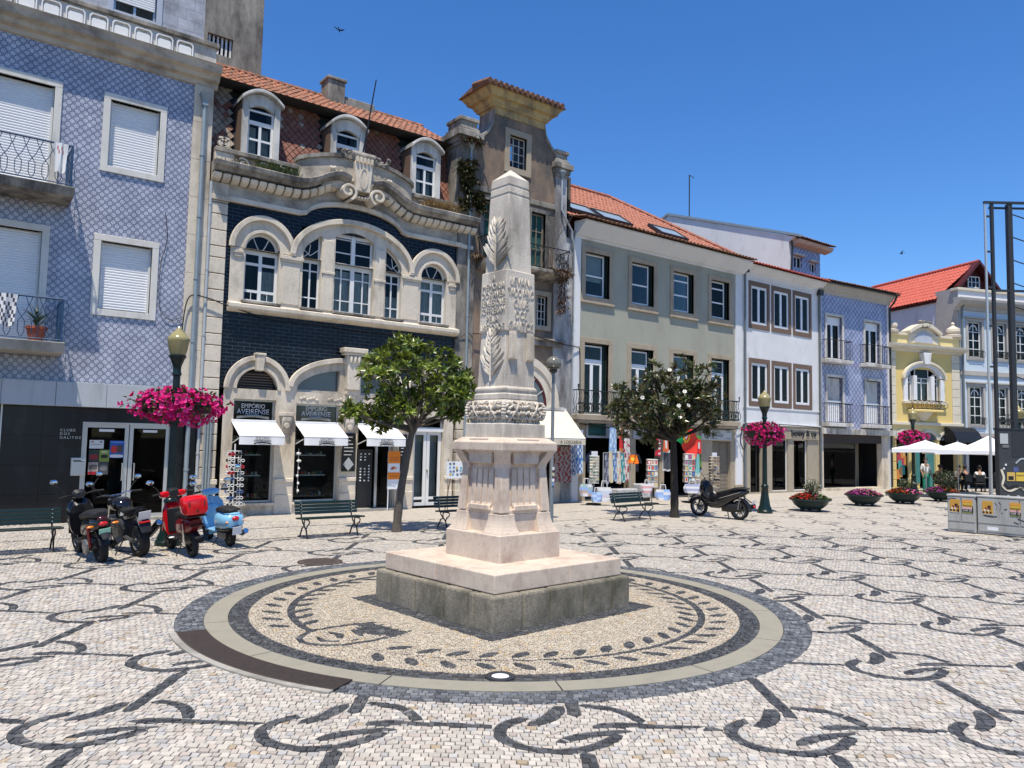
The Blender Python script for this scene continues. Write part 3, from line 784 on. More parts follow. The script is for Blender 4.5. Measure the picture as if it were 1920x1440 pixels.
def sash(parent, u0, u1, z0, z1, y, mt='pvc', cols=(), rows=(), fw=.06, bar=.03, gm='glass', name='window', d=.05, panes=True):
    """window frame with bars (one part) and every pane (sub-parts)"""
    b = MB(); b.box(u0, u0+fw, y, y+d, z0, z1).box(u1-fw, u1, y, y+d, z0, z1).box(u0+fw, u1-fw, y, y+d, z0, z0+fw).box(u0+fw, u1-fw, y, y+d, z1-fw, z1)
    cs = [u0+fw, *[u0+(u1-u0)*c for c in cols], u1-fw]; rs = [z0+fw, *[z0+(z1-z0)*r for r in rows], z1-fw]
    for c in cs[1:-1]: b.box(c-bar, c+bar, y+.004, y+d-.004, z0+fw, z1-fw)
    for r in rs[1:-1]: b.box(u0+fw, u1-fw, y+.008, y+d-.008, r-bar*.8, r+bar*.8)
    w = b.build(name, mt, parent)
    if panes:
        for i in range(len(cs)-1):
            for j in range(len(rs)-1):
                MB().box(cs[i]+.001, cs[i+1]-.001, y+d*.45, y+d*.55, rs[j]+.001, rs[j+1]-.001).build('pane', gm, w)
    return w
def surround(parent, u0, u1, z0, z1, w, mt, y=FY, proj=.035, dep=.1, sill=None, name='surround', bottom=True):
    b = MB()
    b.prism([(u0-w, z0-(w if bottom else 0)), (u0, z0-(w if bottom else 0)), (u0, z1), (u0-w, z1)], 'y', y-proj, y+dep)
    b.prism([(u1, z0-(w if bottom else 0)), (u1+w, z0-(w if bottom else 0)), (u1+w, z1), (u1, z1)], 'y', y-proj, y+dep)
    b.box(u0-w, u1+w, y-proj-.002, y+dep, z1, z1+w)
    if bottom: b.box(u0, u1, y-proj-.003, y+dep, z0-w, z0)
    o = b.build(name, mt, parent, bevel=.006)
    if sill: MB().box(u0-w-.04, u1+w+.04, y-proj-sill, y+dep, z0-w-.07, z0-w).build('sill', mt, parent, bevel=.008)
    return o
def shutter(parent, u0, u1, z0, z1, y, mt='pvc', p=.062):
    b = MB(); n = max(2, int((z1-z0)/p)); p = (z1-z0)/n; pr = []
    for i in range(n): pr += [(y, z0+i*p), (y-.014, z0+i*p+.012), (y-.016, z0+i*p+p*.6), (y, z0+i*p+p*.94)]
    pr.append((y, z1)); vs = [(u, q[0], q[1]) for q in pr for u in (u0, u1)]
    b.add(vs, [(2*i, 2*i+1, 2*i+3, 2*i+2) for i in range(len(pr)-1)])
    return b.build('roller_shutter', mt, parent, recalc=False)
def pipe(parent, pts, r, mt='zinc', name='downpipe', clips=()):
    b = MB().tube(pts, r, 8)
    for q in clips: b.lathe([(r*1.25, -.02), (r*1.25, .02)], q[0], q[1], 8, q[2])
    return b.build(name, mt, parent, smooth=True)
def colfill(parent, us, bot, top, y0, y1, mt, name, bevel=.004):
    return MB().band([(u, bot(u)) for u in us], [(u, top(u)) for u in us], 'y', y0, y1).build(name, mt, parent, bevel=bevel)
def lin(a, b, n): return [a+(b-a)*i/n for i in range(n+1)]
def tiles(parent, o, eu, ev, nu, nv, mt, name='roof_tiles', tw=None, th=None, h=.045, r0=.0, skip=None):
    """barrel tiles in overlapping courses: o = eave corner, eu along the eave, ev up the slope (whole vectors)"""
    o, eu, ev = Vector(o), Vector(eu), Vector(ev); nn = eu.cross(ev).normalized()
    if nn.z < 0: nn = -nn
    b = MB(); du = eu/nu; dv = ev/nv
    for j in range(nv):
        for i in range(nu):
            if skip and skip((i+.5)/nu, (j+.5)/nv): continue
            p = o+du*i+dv*j+du*rnd.uniform(-.04, .04); lift = nn*rnd.uniform(.016, .028); vs = []
            for v, up in ((dv*0, lift), (dv*1.12, Vector())):
                for t in (0, .17, .33, .5, .67, .83, 1.0):
                    hh = h*math.sin(pi*min(1, t/.68)) if t < .68 else -h*.35*math.sin(pi*(t-.68)/.32)
                    vs.append(p+du*t*1.03+v+up+nn*hh)
            b.add(vs, [(k, k+1, k+8, k+7) for k in range(6)]+[(0, 6, 5, 4, 3, 2, 1)])
    ob = b.build(name, mt, parent, recalc=False); ob['kind'] = 'stuff'; return ob
def bars(parent, pts, z0, z1, r, mt, n, name='railing', top=.02, style=None):
    """balcony rail along a polyline (x, y): rails and balusters"""
    b = MB(); P = [Vector((p[0], p[1], 0)) for p in pts]
    for z, rr in ((z1, top), (z0+.03, r*1.2)):
        b.tube([p+Vector((0, 0, z)) for p in P], rr, 5)
    L = [(P[i+1]-P[i]).length for i in range(len(P)-1)]; T = sum(L)
    for i in range(len(P)-1):
        k = max(1, round(n*L[i]/T))
        for j in range(k+(1 if i == len(P)-2 else 0)):
            q = P[i].lerp(P[i+1], j/k)
            if style == 'wave':
                t = (P[i+1]-P[i]).normalized()*(L[i]/k*.5)
                b.tube([q+Vector((0, 0, z0+.03)), q+t*.9+Vector((0, 0, z0+(z1-z0)*.25)), q-t*.1+Vector((0, 0, z0+(z1-z0)*.5)), q+t*.9+Vector((0, 0, z0+(z1-z0)*.75)), q+Vector((0, 0, z1))], r, 4)
            elif style == 'loop':
                t = (P[i+1]-P[i]).normalized()*(L[i]/k*.75); zm = (z0+z1)/2; hh = (z1-z0)/2-.03
                b.tube([q+t*math.cos(a)+Vector((0, 0, zm+hh*math.sin(a))) for a in lin(0, 2*pi, 12)], r, 4, False)
            else: b.tube([q+Vector((0, 0, z0+.03)), q+Vector((0, 0, z1))], r, 4)
    return b.build(name, mt, parent)

# ================================================================== blue tiled house on the left
bh = thing('tiled_house', 'blue patterned tile house with white roller shutters at the left edge', 'house', (0, FY, 0))
BW = [(3.005, 4.12, 8.465, 10.10), (2.975, 4.105, 4.995, 6.635), (.55, 1.84, 7.51, 10.06), (.48, 1.77, 4.03, 6.63), (-2.6, -1.3, 7.51, 10.06), (-2.6, -1.3, 4.03, 6.63)]
wall(bh, 'azulejo', -4, 4.89, 3.2, 11.05, BW)
for i, (a, b_, c, d) in enumerate(BW):
    w = MB().box(a, b_, FY+.20, FY+.22, c, d).build('window', 'white_paint', bh)
    surround(w, a, b_, c, d, .15, 'frame_stone', proj=.04, dep=.2, bottom=i < 2)
    shutter(w, a+.05, b_-.05, c+.03, d, FY+.14)
    MB().box(a, a+.05, FY+.09, FY+.19, c, d).build('shutter_rail', 'white_paint', w); MB().box(b_-.05, b_, FY+.09, FY+.19, c, d).build('shutter_rail', 'white_paint', w)
for q in range(8):
    z = 3.21+q*.98; MB().box(4.89, 5.36, FY-.06, FY+.3, z+.003, min(11.05, z+.98)-.003).build('quoin_stone', 'pale_stone', bh, bevel=.006)
# cornice, parapet with panels
prof = [(0, 11.03), (.06, 11.05), (.08, 11.16), (.2, 11.2), (.24, 11.3), (.36, 11.36), (.4, 11.5), (.44, 11.56), (0, 11.6)]
MB().prism([(FY-d, z) for d, z in prof], 'x', -4, 5.45).build('cornice', 'weathered_stone', bh)
MB().box(-4, 5.38, FY-.02, FY+.22, 11.58, 12.14).build('parapet', 'old_white', bh)
MB().box(-4, 5.44, FY-.10, FY+.28, 12.14, 12.26).build('coping', 'dirty_stone', bh, bevel=.015)
for k in range(19):
    u = 4.395-k*.49
    if u < -4: break
    p = [(u+.05, 11.64), (u+.36, 11.64), (u+.41, 11.70), (u+.41, 12.0), (u+.36, 12.07), (u+.05, 12.07), (u, 12.0), (u, 11.70)]
    f = MB().band([(x*.84+(u+.205)*.16, z*.84+11.855*.16) for x, z in p], p, 'y', FY-.075, FY-.018, True).build('parapet_panel', 'white_wall', bh, bevel=.008)
    MB().prism([(x*.8+(u+.205)*.2, z*.62+11.80*.38) for x, z in p], 'y', FY-.055, FY-.019).build('panel_field', 'white_paint', f, bevel=.02)
wall(bh, 'stone_cladding', -4, 5.30, 11.8, 16, [(3.08, 4.09, 12.84, 14.4)], y=FY+1.0, name='attic_wall')
w = sash(bh, 3.08, 4.09, 12.84, 14.4, FY+1.08, 'alu', cols=(.5,), gm='glass_dark'); surround(w, 3.08, 4.09, 12.84, 14.4, .14, 'lilac_wall', y=FY+1.0, proj=.03)
shutter(w, 3.12, 4.05, 13.12, 14.36, FY+1.05)
MB().quad((5.30, FY+1.0, 11.6), (5.30, FY+9, 11.6), (5.30, FY+9, 16), (5.30, FY+1, 16)).quad((-4, FY+.2, 12), (5.35, FY+.2, 12), (5.35, FY+9, 12), (-4, FY+9, 12)).build('attic_side', 'stone_cladding', bh, recalc=False)
# balconies
for z, top, zr, drop in ((7.31, 7.51, 8.44, 0), (3.80, 4.03, 4.98, .0)):
    s_ = MB().prism([(FY-1.0, top), (FY, top), (FY, z-.02), (FY-.93, z)], 'x', -.15, 2.25).build('balcony_slab', 'dirty_stone' if z > 5 else 'concrete', bh, bevel=.012)
    r_ = MB()
    y = FY-.95
    r_.tube([(-.1, FY, zr), (-.1, y, zr), (2.17, y, zr), (2.17, FY, zr)], .024, 6); r_.tube([(-.1, y, top+.05), (2.17, y, top+.05), (2.17, FY, top+.05)], .014, 5)
    for k in range(10):
        u = -.1+k*.252; hgt = zr-top
        for sg in (-1, 1):
            r_.tube([(u, y, top+.04), (u+sg*.06, y, top+hgt*.18), (u+sg*.06, y, top+hgt*.42), (u-sg*.06, y, top+hgt*.62), (u-sg*.12, y, top+hgt*.80), (u-sg*.06, y, zr)], .008, 4)
    for k in range(9): r_.tube([(2.17, y+k*.115, top+.04), (2.17, y+k*.115, zr)], .010, 4)
    r_.tube([(2.17, y, top), (2.17, y, zr)], .02, 6)
    r_.build('railing', 'blue_iron', bh)
    MB().box(2.155, 2.185, y+.12, y+.55, top+.06, zr-.1).build('rail_panel', 'blue_iron', bh)
# cloth, plant
def cloth(name, mt, parent, u0, u1, y, z0, z1, wav=.03, nx=10, nz=8, taper=0, colors=None, loc=None):
    b = MB(); vs = []
    for j in range(nz+1):
        t = j/nz
        for i in range(nx+1):
            s = i/nx; cu = (u0+u1)/2; hw = (u1-u0)/2*(1-taper*t)
            vs.append((cu+(s*2-1)*hw, y+wav*math.sin(s*9+t*2)*(.4+t)+.01*math.sin(s*21), z1+(z0-z1)*t+.02*math.sin(s*7)*t))
    fs = [(j*(nx+1)+i, j*(nx+1)+i+1, (j+1)*(nx+1)+i+1, (j+1)*(nx+1)+i) for j in range(nz) for i in range(nx)]
    b.add(vs, fs)
    return b.build(name, mt, parent, smooth=True, recalc=False, colors=[colors(k % nx/nx, k//nx/nz) for k in range(nx*nz)] if colors else None, loc=loc)
o = cloth('towel', 'print', None, 1.80, 2.08, FY-.985, 7.78, 8.45, .02, taper=.35, colors=lambda s, t: (.45, .1, .1) if .15 < s < .7 and .05 < t < .28 and (s*7+t*9) % 2 < 1 else (.68, .68, .67), loc=(1.94, FY-.985, 7.8))
tag(o, 'white towel with a faded red print hung over the upper blue balcony rail', 'towel')
o = cloth('towel', 'print', None, .9, 1.32, FY-.985, 4.30, 4.98, .03, taper=.2, colors=lambda s, t: (.06, .06, .08) if (s*6+t*3) % 1 < .35 else (.62, .62, .63), loc=(1.1, FY-.985, 4.4))
tag(o, 'black and white striped towel hung over the lower blue balcony rail', 'towel')
pp = thing('potted_plant', 'spiky green plant in a terracotta pot on the lower blue balcony', 'plant', (1.72, FY-.7, 4.04))
MB().lathe([(.14, 0), (.19, .26), (.21, .26), (.21, .32), (.19, .32), (.185, .28)], 1.72, FY-.7, 16, 4.04).build('pot', 'terracotta', pp, smooth=True)
b = MB(); cs_ = []
for k in range(46):
    a = rnd.uniform(0, 2*pi); e = rnd.uniform(.15, 1.3); d = Vector((math.cos(a)*math.cos(e), math.sin(a)*math.cos(e), math.sin(e)))
    b.leaf((1.72, FY-.7, 4.32+rnd.uniform(0, .12)), d, (0, 0, 1), rnd.uniform(.3, .52), .035, .25); c = rnd.uniform(.6, 1.2); cs_ += [(.03*c, .075*c, .025*c)]*4
b.build('leaves', 'foliage', pp, colors=cs_, recalc=False)
# pipes at the corner
h = pipe(bh, [(5.13, FY-.13, 10.55), (5.13, FY-.13, 3.2), (5.12, FY-.13, .1)], .055, 'zinc', clips=[(5.13, FY-.13, z) for z in (9.2, 7.6, 6.0, 4.4, 2.8, 1.2)])
MB().squares([(.07, 10.5), (.07, 10.62), (.13, 10.78), (.14, 10.80)], 5.13, FY-.13).build('hopper', 'zinc', h)
pipe(bh, [(5.40, FY-.07, 8.6), (5.40, FY-.07, .5), (5.38, FY-.1, .3), (5.32, FY-.2, .12)], .04, 'zinc_light', clips=[(5.40, FY-.07, z) for z in (8.0, 6.3, 4.6, 3, 1.6, .6)])
# ground floor: metal fascia, black cladding, glass doors
for k in range(9):
    u = 5.30-1.03*(k+1)
    MB().box(u+.004, u+1.026, FY-.30, FY+.02, 2.66, 3.21+rnd.uniform(-.006, .006)).build('fascia_panel', 'grey_panel', bh, bevel=.004)
MB().box(-4, 4.86, FY-.06, FY-.02, 3.21, 3.235).build('flashing', 'zinc', bh)
for u0, u1 in ((-1.9, -.7), (-.7, .3), (.3, 1.24), (1.24, 2.02), (2.02, 2.83), (4.78, 5.40)):
    for z0, z1 in ((0, .66), (.66, 1.32), (1.32, 1.98), (1.98, 2.66)): MB().box(u0+.002, u1-.002, FY+.0, FY+.2, z0+.002, z1-.002).build('cladding_panel', 'black_panel', bh)
MB().box(1.215, 1.245, FY-.03, FY+.1, 0, 2.66).build('trim_strip', 'alu', bh)
MB().box(2.83, 4.78, FY+.05, FY+.2, 2.30, 2.66).build('transom_panel', 'black_panel', bh)
for u0, u1 in ((2.86, 3.83), (3.85, 4.75)):
    d_ = sash(bh, u0, u1, .06, 2.28, FY+.1, 'alu', fw=.085, gm='glass_dark', name='door')
    hx = u1-.12 if u0 < 3 else u0+.12
    MB().tube([(hx, FY+.09, .95), (hx, FY+.02, .95), (hx, FY+.02, 1.35), (hx, FY+.09, 1.35)], .014, 6).build('handle', 'alu', d_)
    MB().box((u0+u1)/2-.16, (u0+u1)/2+.16, FY+.07, FY+.1, 2.10, 2.16).build('door_closer', 'white_paint', d_)
MB().box(2.83, 2.865, FY+.02, FY+.2, 0, 2.32).box(4.745, 4.78, FY+.02, FY+.2, 0, 2.32).box(2.865, 4.745, FY+.02, FY+.2, 2.28, 2.32).build('door_frame', 'alu', bh)
MB().box(2.83, 4.78, FY-.1, FY+.4, 0, .06).build('threshold', 'concrete', bh)
for i, s in enumerate(('CLUBE', 'DOS', 'GALITOS')): text('lettering', s, .085, (2.37, FY-.001, 2.09-i*.085), 'alu', bh, ext=.006, align='LEFT', space=1.35)
mb = thing('mailbox', 'grey metal mailbox on the black wall beside the glass doors', 'mailbox', (2.77, FY, 1.08))
MB().box(2.62, 2.92, FY-.12, FY, 1.08, 1.49).build('box', 'alu', mb, bevel=.01); MB().box(2.66, 2.88, FY-.125, FY-.119, 1.40, 1.43).build('slot', 'black_ink', mb); MB().box(2.82, 2.90, FY-.128, FY-.12, 1.415, 1.44).build('name_card', 'plate_white', mb)
def poster(lbl, u0, u1, z0, z1, y, base, blobs, cat='poster'):
    p = thing('poster', lbl, cat, ((u0+u1)/2, y, z0))
    MB().box(u0, u1, y-.004, y, z0, z1).build('sheet', 'print', p, colors=[base]*6)
    if blobs:
        b = MB(); cs = []
        for (a, c, d, e, col) in blobs:
            U0, U1, Z0, Z1 = u0+(u1-u0)*a, u0+(u1-u0)*c, z0+(z1-z0)*d, z0+(z1-z0)*e; n = 10; cu, cz = (U0+U1)/2, (Z0+Z1)/2
            k = len(cs); yy = y-.0055-.0003*k
            b.add([(cu+(U1-U0)/2*max(-1, min(1, 1.25*math.cos(2*pi*i/n))), yy, cz+(Z1-Z0)/2*max(-1, min(1, 1.25*math.sin(2*pi*i/n)))) for i in range(n)], [tuple(range(n))]); cs.append(col)
        b.build('print', 'print', p, colors=cs, recalc=False)
    return p
py = FY+.095
poster('white notice sheet at the top left of the glass door', 3.0, 3.30, 1.70, 1.90, py, (.6, .6, .58), [(.08, .9, .45, .52, (.2, .2, .2)), (.1, .3, .7, .85, (.3, .05, .05)), (.7, .9, .7, .85, (.1, .1, .1))])
poster('blue and red event poster on the left glass door', 3.43, 3.74, 1.48, 1.89, py, (.03, .10, .32), [(.05, .95, .86, .97, (.1, .2, .55)), (.1, .5, .3, .7, (.5, .04, .04)), (.5, .9, .3, .75, (.08, .06, .05)), (.05, .95, .02, .2, (.6, .6, .6))])
poster('dark poster with a red car on the glass door', 3.0, 3.21, 1.39, 1.67, py, (.05, .05, .05), [(.1, .9, .2, .6, (.25, .03, .03)), (.1, .9, .75, .95, (.02, .06, .03))])
poster('green poster with a dark shape on the glass door', 3.22, 3.43, 1.39, 1.67, py, (.20, .27, .06), [(.15, .85, .3, .6, (.03, .03, .02)), (.2, .8, .75, .9, (.5, .5, .3))])
poster('white and red leaflet at the lower left of the glass door', 3.0, 3.21, 1.09, 1.38, py, (.35, .30, .27), [(.1, .9, .4, .8, (.12, .1, .1)), (0, 1, 0, .25, (.4, .02, .03))])
poster('dark grey leaflet at the lower right of the left door', 3.22, 3.42, 1.09, 1.38, py, (.06, .07, .08), [(.15, .85, .3, .8, (.15, .15, .15))])
shell(bh, -4, 5.34, 11.9, floors=(2.7, 6.9))
# concrete tower block behind
tw_ = thing('tower_block', 'bare grey concrete block with a barred opening behind the blue house', 'building', (6.3, FY+6, 0))
wall(tw_, 'rubble_concrete', 4.0, 8.19, 0, 17.2, [(6.42, 7.23, 14.47, 15.11)], y=FY+5, th=.4)
MB().box(4.0, 8.19, FY+5.45, FY+11, 0, 17.2).build('body', 'rubble_concrete', tw_); MB().box(6.3, 7.3, FY+5.39, FY+5.44, 14.3, 15.2).build('dark_opening', 'black_ink', tw_)
MB().quad((8.19, FY+5, 0), (8.19, FY+11, 0), (8.19, FY+11, 17.2), (8.19, FY+5, 17.2)).build('flank', 'rubble_concrete', tw_, recalc=False)
for k in range(6): MB().box(6.47+k*.135, 6.53+k*.135, FY+5.1, FY+5.16, 14.47, 15.11).build('grille_bar', 'white_paint', tw_)
# ================================================================== dark blue shop house with arches
eh = thing('arched_house', 'dark blue brick house with pale arched windows and mansard roof', 'house', (9.48, FY, 0))
AX = 9.485
def mir(u): return 2*AX-u
PS = 'pale_stone'
# --- wall of glazed brick
UPW = [(6.35, 7.28), (7.94, 8.48), (8.88, 10.09), (10.49, 11.03), (11.69, 12.62)]
wall(eh, 'blue_brick', 5.84, 13.13, 2.6, 8.8, [(6.0, 12.97, 5.42, 7.02), (6.35, 7.28, 7.02, 7.6), (7.9, 11.07, 7.02, 7.9), (11.69, 12.62, 7.02, 7.6), (5.84, 13.13, 2.6, 3.3), (6.2, 7.42, 3.3, 3.9), (7.9, 11.07, 3.3, 3.95), (11.55, 12.77, 3.3, 3.9)])
# --- quoins
for u0, u1 in ((5.43, 5.85), (13.12, 13.53)):
    z = .95; k = 0
    while z < 8.15:
        hgt = .42 if k % 3 else .30
        MB().box(u0, u1, FY-.07, FY+.3, z+.011, min(z+hgt, 8.15)-.011).build('quoin_stone', PS, eh, bevel=.012); z += hgt; k += 1
    MB().box(u0-.03, u1+.03, FY-.12, FY+.3, 0, .52).box(u0-.015, u1+.015, FY-.10, FY+.3, .52, .82).box(u0-.04, u1+.04, FY-.13, FY+.3, .82, .95).build('quoin_base', PS, eh, bevel=.01)
    MB().box(u0-.03, u1+.03, FY-.11, FY+.3, 8.15, 8.28).box(u0, u1, FY-.07, FY+.3, 8.28, 8.62).build('quoin_cap', PS, eh, bevel=.01)
    MB().box(u0+.03, u1-.03, FY-.04, FY+.3, .95, 8.15).build('quoin_core', 'black_ink', eh)
# --- upper window storey in stone
wall(eh, PS, 5.97, 13.0, 5.42, 7.02, [(a, b, 5.62, 7.02) for a, b in UPW], y=FY-.05, th=.3, name='stone_field')
for u0, u1, z in ((7.30, 7.92, 6.98), (11.05, 11.67, 6.98)):
    MB().box(u0-.02, u1+.02, FY-.13, FY-.04, z-.10, z).box(u0+.03, u1-.03, FY-.10, FY-.04, z-.16, z-.10).build('impost', PS, eh, bevel=.008)
for u0, u1, z in ((8.49, 8.87, 6.72), (10.10, 10.48, 6.72), (6.02, 6.30, 6.92), (12.67, 12.95, 6.92)):
    MB().box(u0, u1, FY-.11, FY-.04, z-.07, z).box(u0+.05, u1-.05, FY-.09, FY-.04, z-.16, z-.07).build('impost', PS, eh, bevel=.008)
def ellz(u, cx, cz, rx, rz_):
    t = max(0, 1-((u-cx)/rx)**2); return cz+rz_*math.sqrt(t)
for cx in (6.815, mir(6.815)):
    us = [cx+.85*math.cos(pi-pi*i/28) for i in range(29)]
    colfill(eh, us, lambda u: ellz(u, cx, 7.0, .465, .48) if abs(u-cx) < .465 else 7.0, lambda u: ellz(u, cx, 7.0, .851, .90)+.001, FY-.05, FY+.25, PS, 'arch')
    MB().band(arc(cx, 7.0, .76, .81, pi, 0, 24), arc(cx, 7.0, .90, .95, pi, 0, 24), 'y', FY-.15, FY-.045).build('hood_mould', PS, eh, bevel=.012)
    MB().band(arc(cx, 7.0, .468, .483, pi, 0, 20), arc(cx, 7.0, .55, .565, pi, 0, 20), 'y', FY-.085, FY-.045).build('arch_moulding', PS, eh, bevel=.008)
us = sorted(set([AX+1.87*math.cos(pi-pi*i/44) for i in range(45)]+[7.9401, 8.4799, 8.8801, 10.0899, 10.4901, 11.0299, 7.9399, 8.4801, 8.8799, 10.0901, 10.4899, 11.0301]))
def ctop(u): return ellz(u, AX, 7.05, 1.87, 1.21)+.001
def cbot(u):
    if 7.94 < u < 8.48 or 10.49 < u < 11.03: return min(7.72, ellz(u, AX, 7.0, 1.56, .97))
    if 8.88 < u < 10.09: return 7.77+.20*(1-((u-AX)/.605)**2)
    return 7.015
colfill(eh, us, lambda u: min(cbot(u), ctop(u)-.001), ctop, FY-.051, FY+.25, PS, 'arch')
MB().band(arc(AX, 7.05, 1.78, 1.12, pi, 0, 40), arc(AX, 7.05, 1.93, 1.27, pi, 0, 40), 'y', FY-.16, FY-.045).build('hood_mould', PS, eh, bevel=.012)
for u0, u1 in ((8.52, 8.84), (mir(8.84), mir(8.52))): MB().box(u0, u1, FY-.085, FY-.045, 5.62, 7.62).build('pilaster', PS, eh, bevel=.01)
for u0, u1 in ((7.36, 7.86), (mir(7.86), mir(7.36))): MB().box(u0, u1, FY-.075, FY-.045, 5.66, 6.8).build('pilaster', PS, eh, bevel=.01)
MB().prism([(FY-.05, 5.30), (FY-.2, 5.36), (FY-.24, 5.40), (FY-.24, 5.50), (FY-.05, 5.56), (FY+.1, 5.56), (FY+.1, 5.30)], 'x', 5.96, 13.02).build('sill_course', PS, eh, bevel=.008)
for a, b in UPW: MB().box(a-.06, b+.06, FY-.17, FY+.2, 5.555, 5.625).build('window_sill', 'dirty_stone', eh, bevel=.012)
# --- upper windows
def fan(parent, cx, z0, rx, rz_, y, mt, gm='glass', bars_=3):
    n = 18; A = arc(cx, z0, rx, rz_, pi, 0, n); B = arc(cx, z0, rx-.06, rz_-.06, pi, 0, n)
    b = MB().band(B, A, 'y', y, y+.05).box(cx-rx+.03, cx+rx-.03, y+.002, y+.05, z0-.035, z0+.035)
    for k in range(1, bars_):
        a = pi*k/bars_; b.tube([(cx+.10*rx*math.cos(a)*2, y+.025, z0+.03), (cx+.55*rx*math.cos(a)*1.1, y+.025, z0+rz_*.5*math.sin(a)), (cx+(rx-.03)*math.cos(a), y+.025, z0+(rz_-.03)*math.sin(a))], .014, 5)
    w = b.build('fanlight', mt, parent)
    MB().prism(B, 'y', y+.022, y+.028).build('pane', gm, w); return w
def lace_curtain(parent, u0, u1, z0, z1, y):
    b = MB(); n = 24
    vs = [(u0+(u1-u0)*i/n, y+.025*math.sin(i*1.9), z) for z in (z0, z1) for i in range(n+1)]
    for i in range(n+1): vs[i] = (vs[i][0], vs[i][1], z0+.03*math.sin(i*1.57))
    b.add(vs, [(i, i+1, n+2+i, n+1+i) for i in range(n)]); return b.build('curtain', 'lace', parent, recalc=False)
WY = FY+.10
for i, (a, b_) in enumerate(UPW):
    if i in (0, 4):
        fan(eh, (a+b_)/2, 7.0, (b_-a)/2, .48, WY, 'white_paint')
        w = sash(eh, a, b_, 5.62, 6.97, WY, 'white_paint', cols=(.5,), rows=(.22, .76), fw=.07, bar=.045)
        MB().box(a+.24, a+.255, WY+.01, WY+.04, 5.69, 5.90).build('glazing_bar', 'white_paint', w); MB().box(b_-.255, b_-.24, WY+.01, WY+.04, 5.69, 5.90).build('glazing_bar', 'white_paint', w)
        lace_curtain(w, (a+b_)/2 if i == 0 else a+.03, b_-.03, 5.65, 6.9 if i else 6.5, WY+.07)
    elif i in (1, 3):
        w = sash(eh, a, b_, 5.62, 6.97, WY, 'white_paint', cols=(.5,), rows=(.24, .8), fw=.05, bar=.022)
        n = 12; uu = lin(a, b_, n); top_ = [(u, cbot(min(max(u, a+.001), b_-.001))) for u in uu]
        bb = MB().band([(u, z-.05) for u, z in top_], top_, 'y', WY, WY+.05).box(a, b_, WY+.001, WY+.05, 6.97, 7.04)
        s0 = (a, 7.04) if i == 3 else (b_, 7.04)
        bb.tube([(a+.03, WY+.025, 7.04), ((a+b_)/2-.04, WY+.025, 7.2), ((a+b_)/2, WY+.025, 7.46)] if i == 1 else [(b_-.03, WY+.025, 7.04), ((a+b_)/2+.04, WY+.025, 7.2), ((a+b_)/2, WY+.025, 7.46)], .013, 5)
        bb.tube([(a+.05, WY+.025, 7.30), ((a+b_)/2, WY+.025, 7.14), (b_-.05, WY+.025, 7.32)], .013, 5)
        bb.box(a, a+.045, WY+.002, WY+.05, 7.04, top_[0][1]).box(b_-.045, b_, WY+.002, WY+.05, 7.04, top_[-1][1])
        f = bb.build('fanlight', 'white_paint', eh)
        MB().band([(u, 7.04) for u in uu], [(u, z-.04) for u, z in top_], 'y', WY+.022, WY+.028).build('pane', 'glass', f)
        if i == 3: lace_curtain(w, a+.03, b_-.03, 5.65, 6.3, WY+.07)
    else:
        w = sash(eh, a, b_, 5.62, 6.95, WY, 'white_paint', cols=(.22, .5, .78), rows=(.27, .75), fw=.06, bar=.02)
        MB().box(AX-.06, AX+.06, WY-.03, WY+.05, 5.62, 7.9).build('mullion', 'white_paint', w); MB().box(a, b_, WY-.02, WY+.05, 6.93, 7.02).build('transom', 'white_paint', w)
        f = sash(eh, a, b_, 7.02, 7.80, WY, 'white_paint', cols=(.5,), rows=(.45,), fw=.05, bar=.02, name='top_light')
        n = 10; uu = lin(a, b_, n); bb = MB().band([(u, 7.77) for u in uu], [(u, cbot(min(max(u, a+.001), b_-.001))+.01) for u in uu], 'y', WY, WY+.05).build('top_light_head', 'white_paint', eh)
        lace_curtain(w, a+.03, b_-.03, 5.65, 6.85, WY+.07)
# --- frieze, cornice with hump and scrolls
fb = [(5.84, 8.17), (7.80, 8.17), (7.98, 8.22)]+[(AX+1.5*math.cos(a), 8.16+.50*math.sin(a)) for a in lin(pi-.25, .25, 22)]+[(mir(7.98), 8.22), (mir(7.80), 8.17), (13.13, 8.17)]
cp = smooth_path([(5.40, 8.82), (6.6, 8.82), (7.62, 8.82), (8.05, 8.93), (8.5, 9.17), (8.86, 9.27), (9.12, 9.2)], 5)
cpath = cp+[(AX, 9.02)]+[(mir(u), z) for u, z in cp[::-1]]
us = sorted({p[0] for p in cpath} | {p[0] for p in fb})
fi = lambda P: (lambda u: float(np.interp(u, [p[0] for p in P], [p[1] for p in P])))
colfill(eh, [u for u in us if 5.84 <= u <= 13.13], fi(fb), lambda u: fi(cpath)(u)+.02, FY-.03, FY+.25, 'weathered_stone', 'frieze')
MB().band(fb, [(u, z+.14) for u, z in fb], 'y', FY-.12, FY-.025).build('frieze_moulding', PS, eh, bevel=.015)
def sweep(path, prof, mt, name):
    """moulding: prof = (outward, up) swept along a path in the wall plane"""
    b = MB(); n = len(path); m_ = len(prof)
    vs = [(u, FY-o, z+h) for u, z in path for o, h in prof]
    b.add(vs, [(i*m_+k, i*m_+(k+1) % m_, (i+1)*m_+(k+1) % m_, (i+1)*m_+k) for i in range(n-1) for k in range(m_)]+[tuple(range(m_)), tuple(range((n-1)*m_, n*m_))])
    return b.build(name, mt, eh)
CP = [(0, -.02), (.10, -.02), (.12, .04), (.34, .06), (.38, .12), (.46, .16), (.48, .27), (.44, .30), (0, .32)]
half = [p for p in cp]
sweep(half, CP, 'dirty_stone', 'cornice'); sweep([(mir(u), z) for u, z in half], CP, 'dirty_stone', 'cornice')
nb = 0
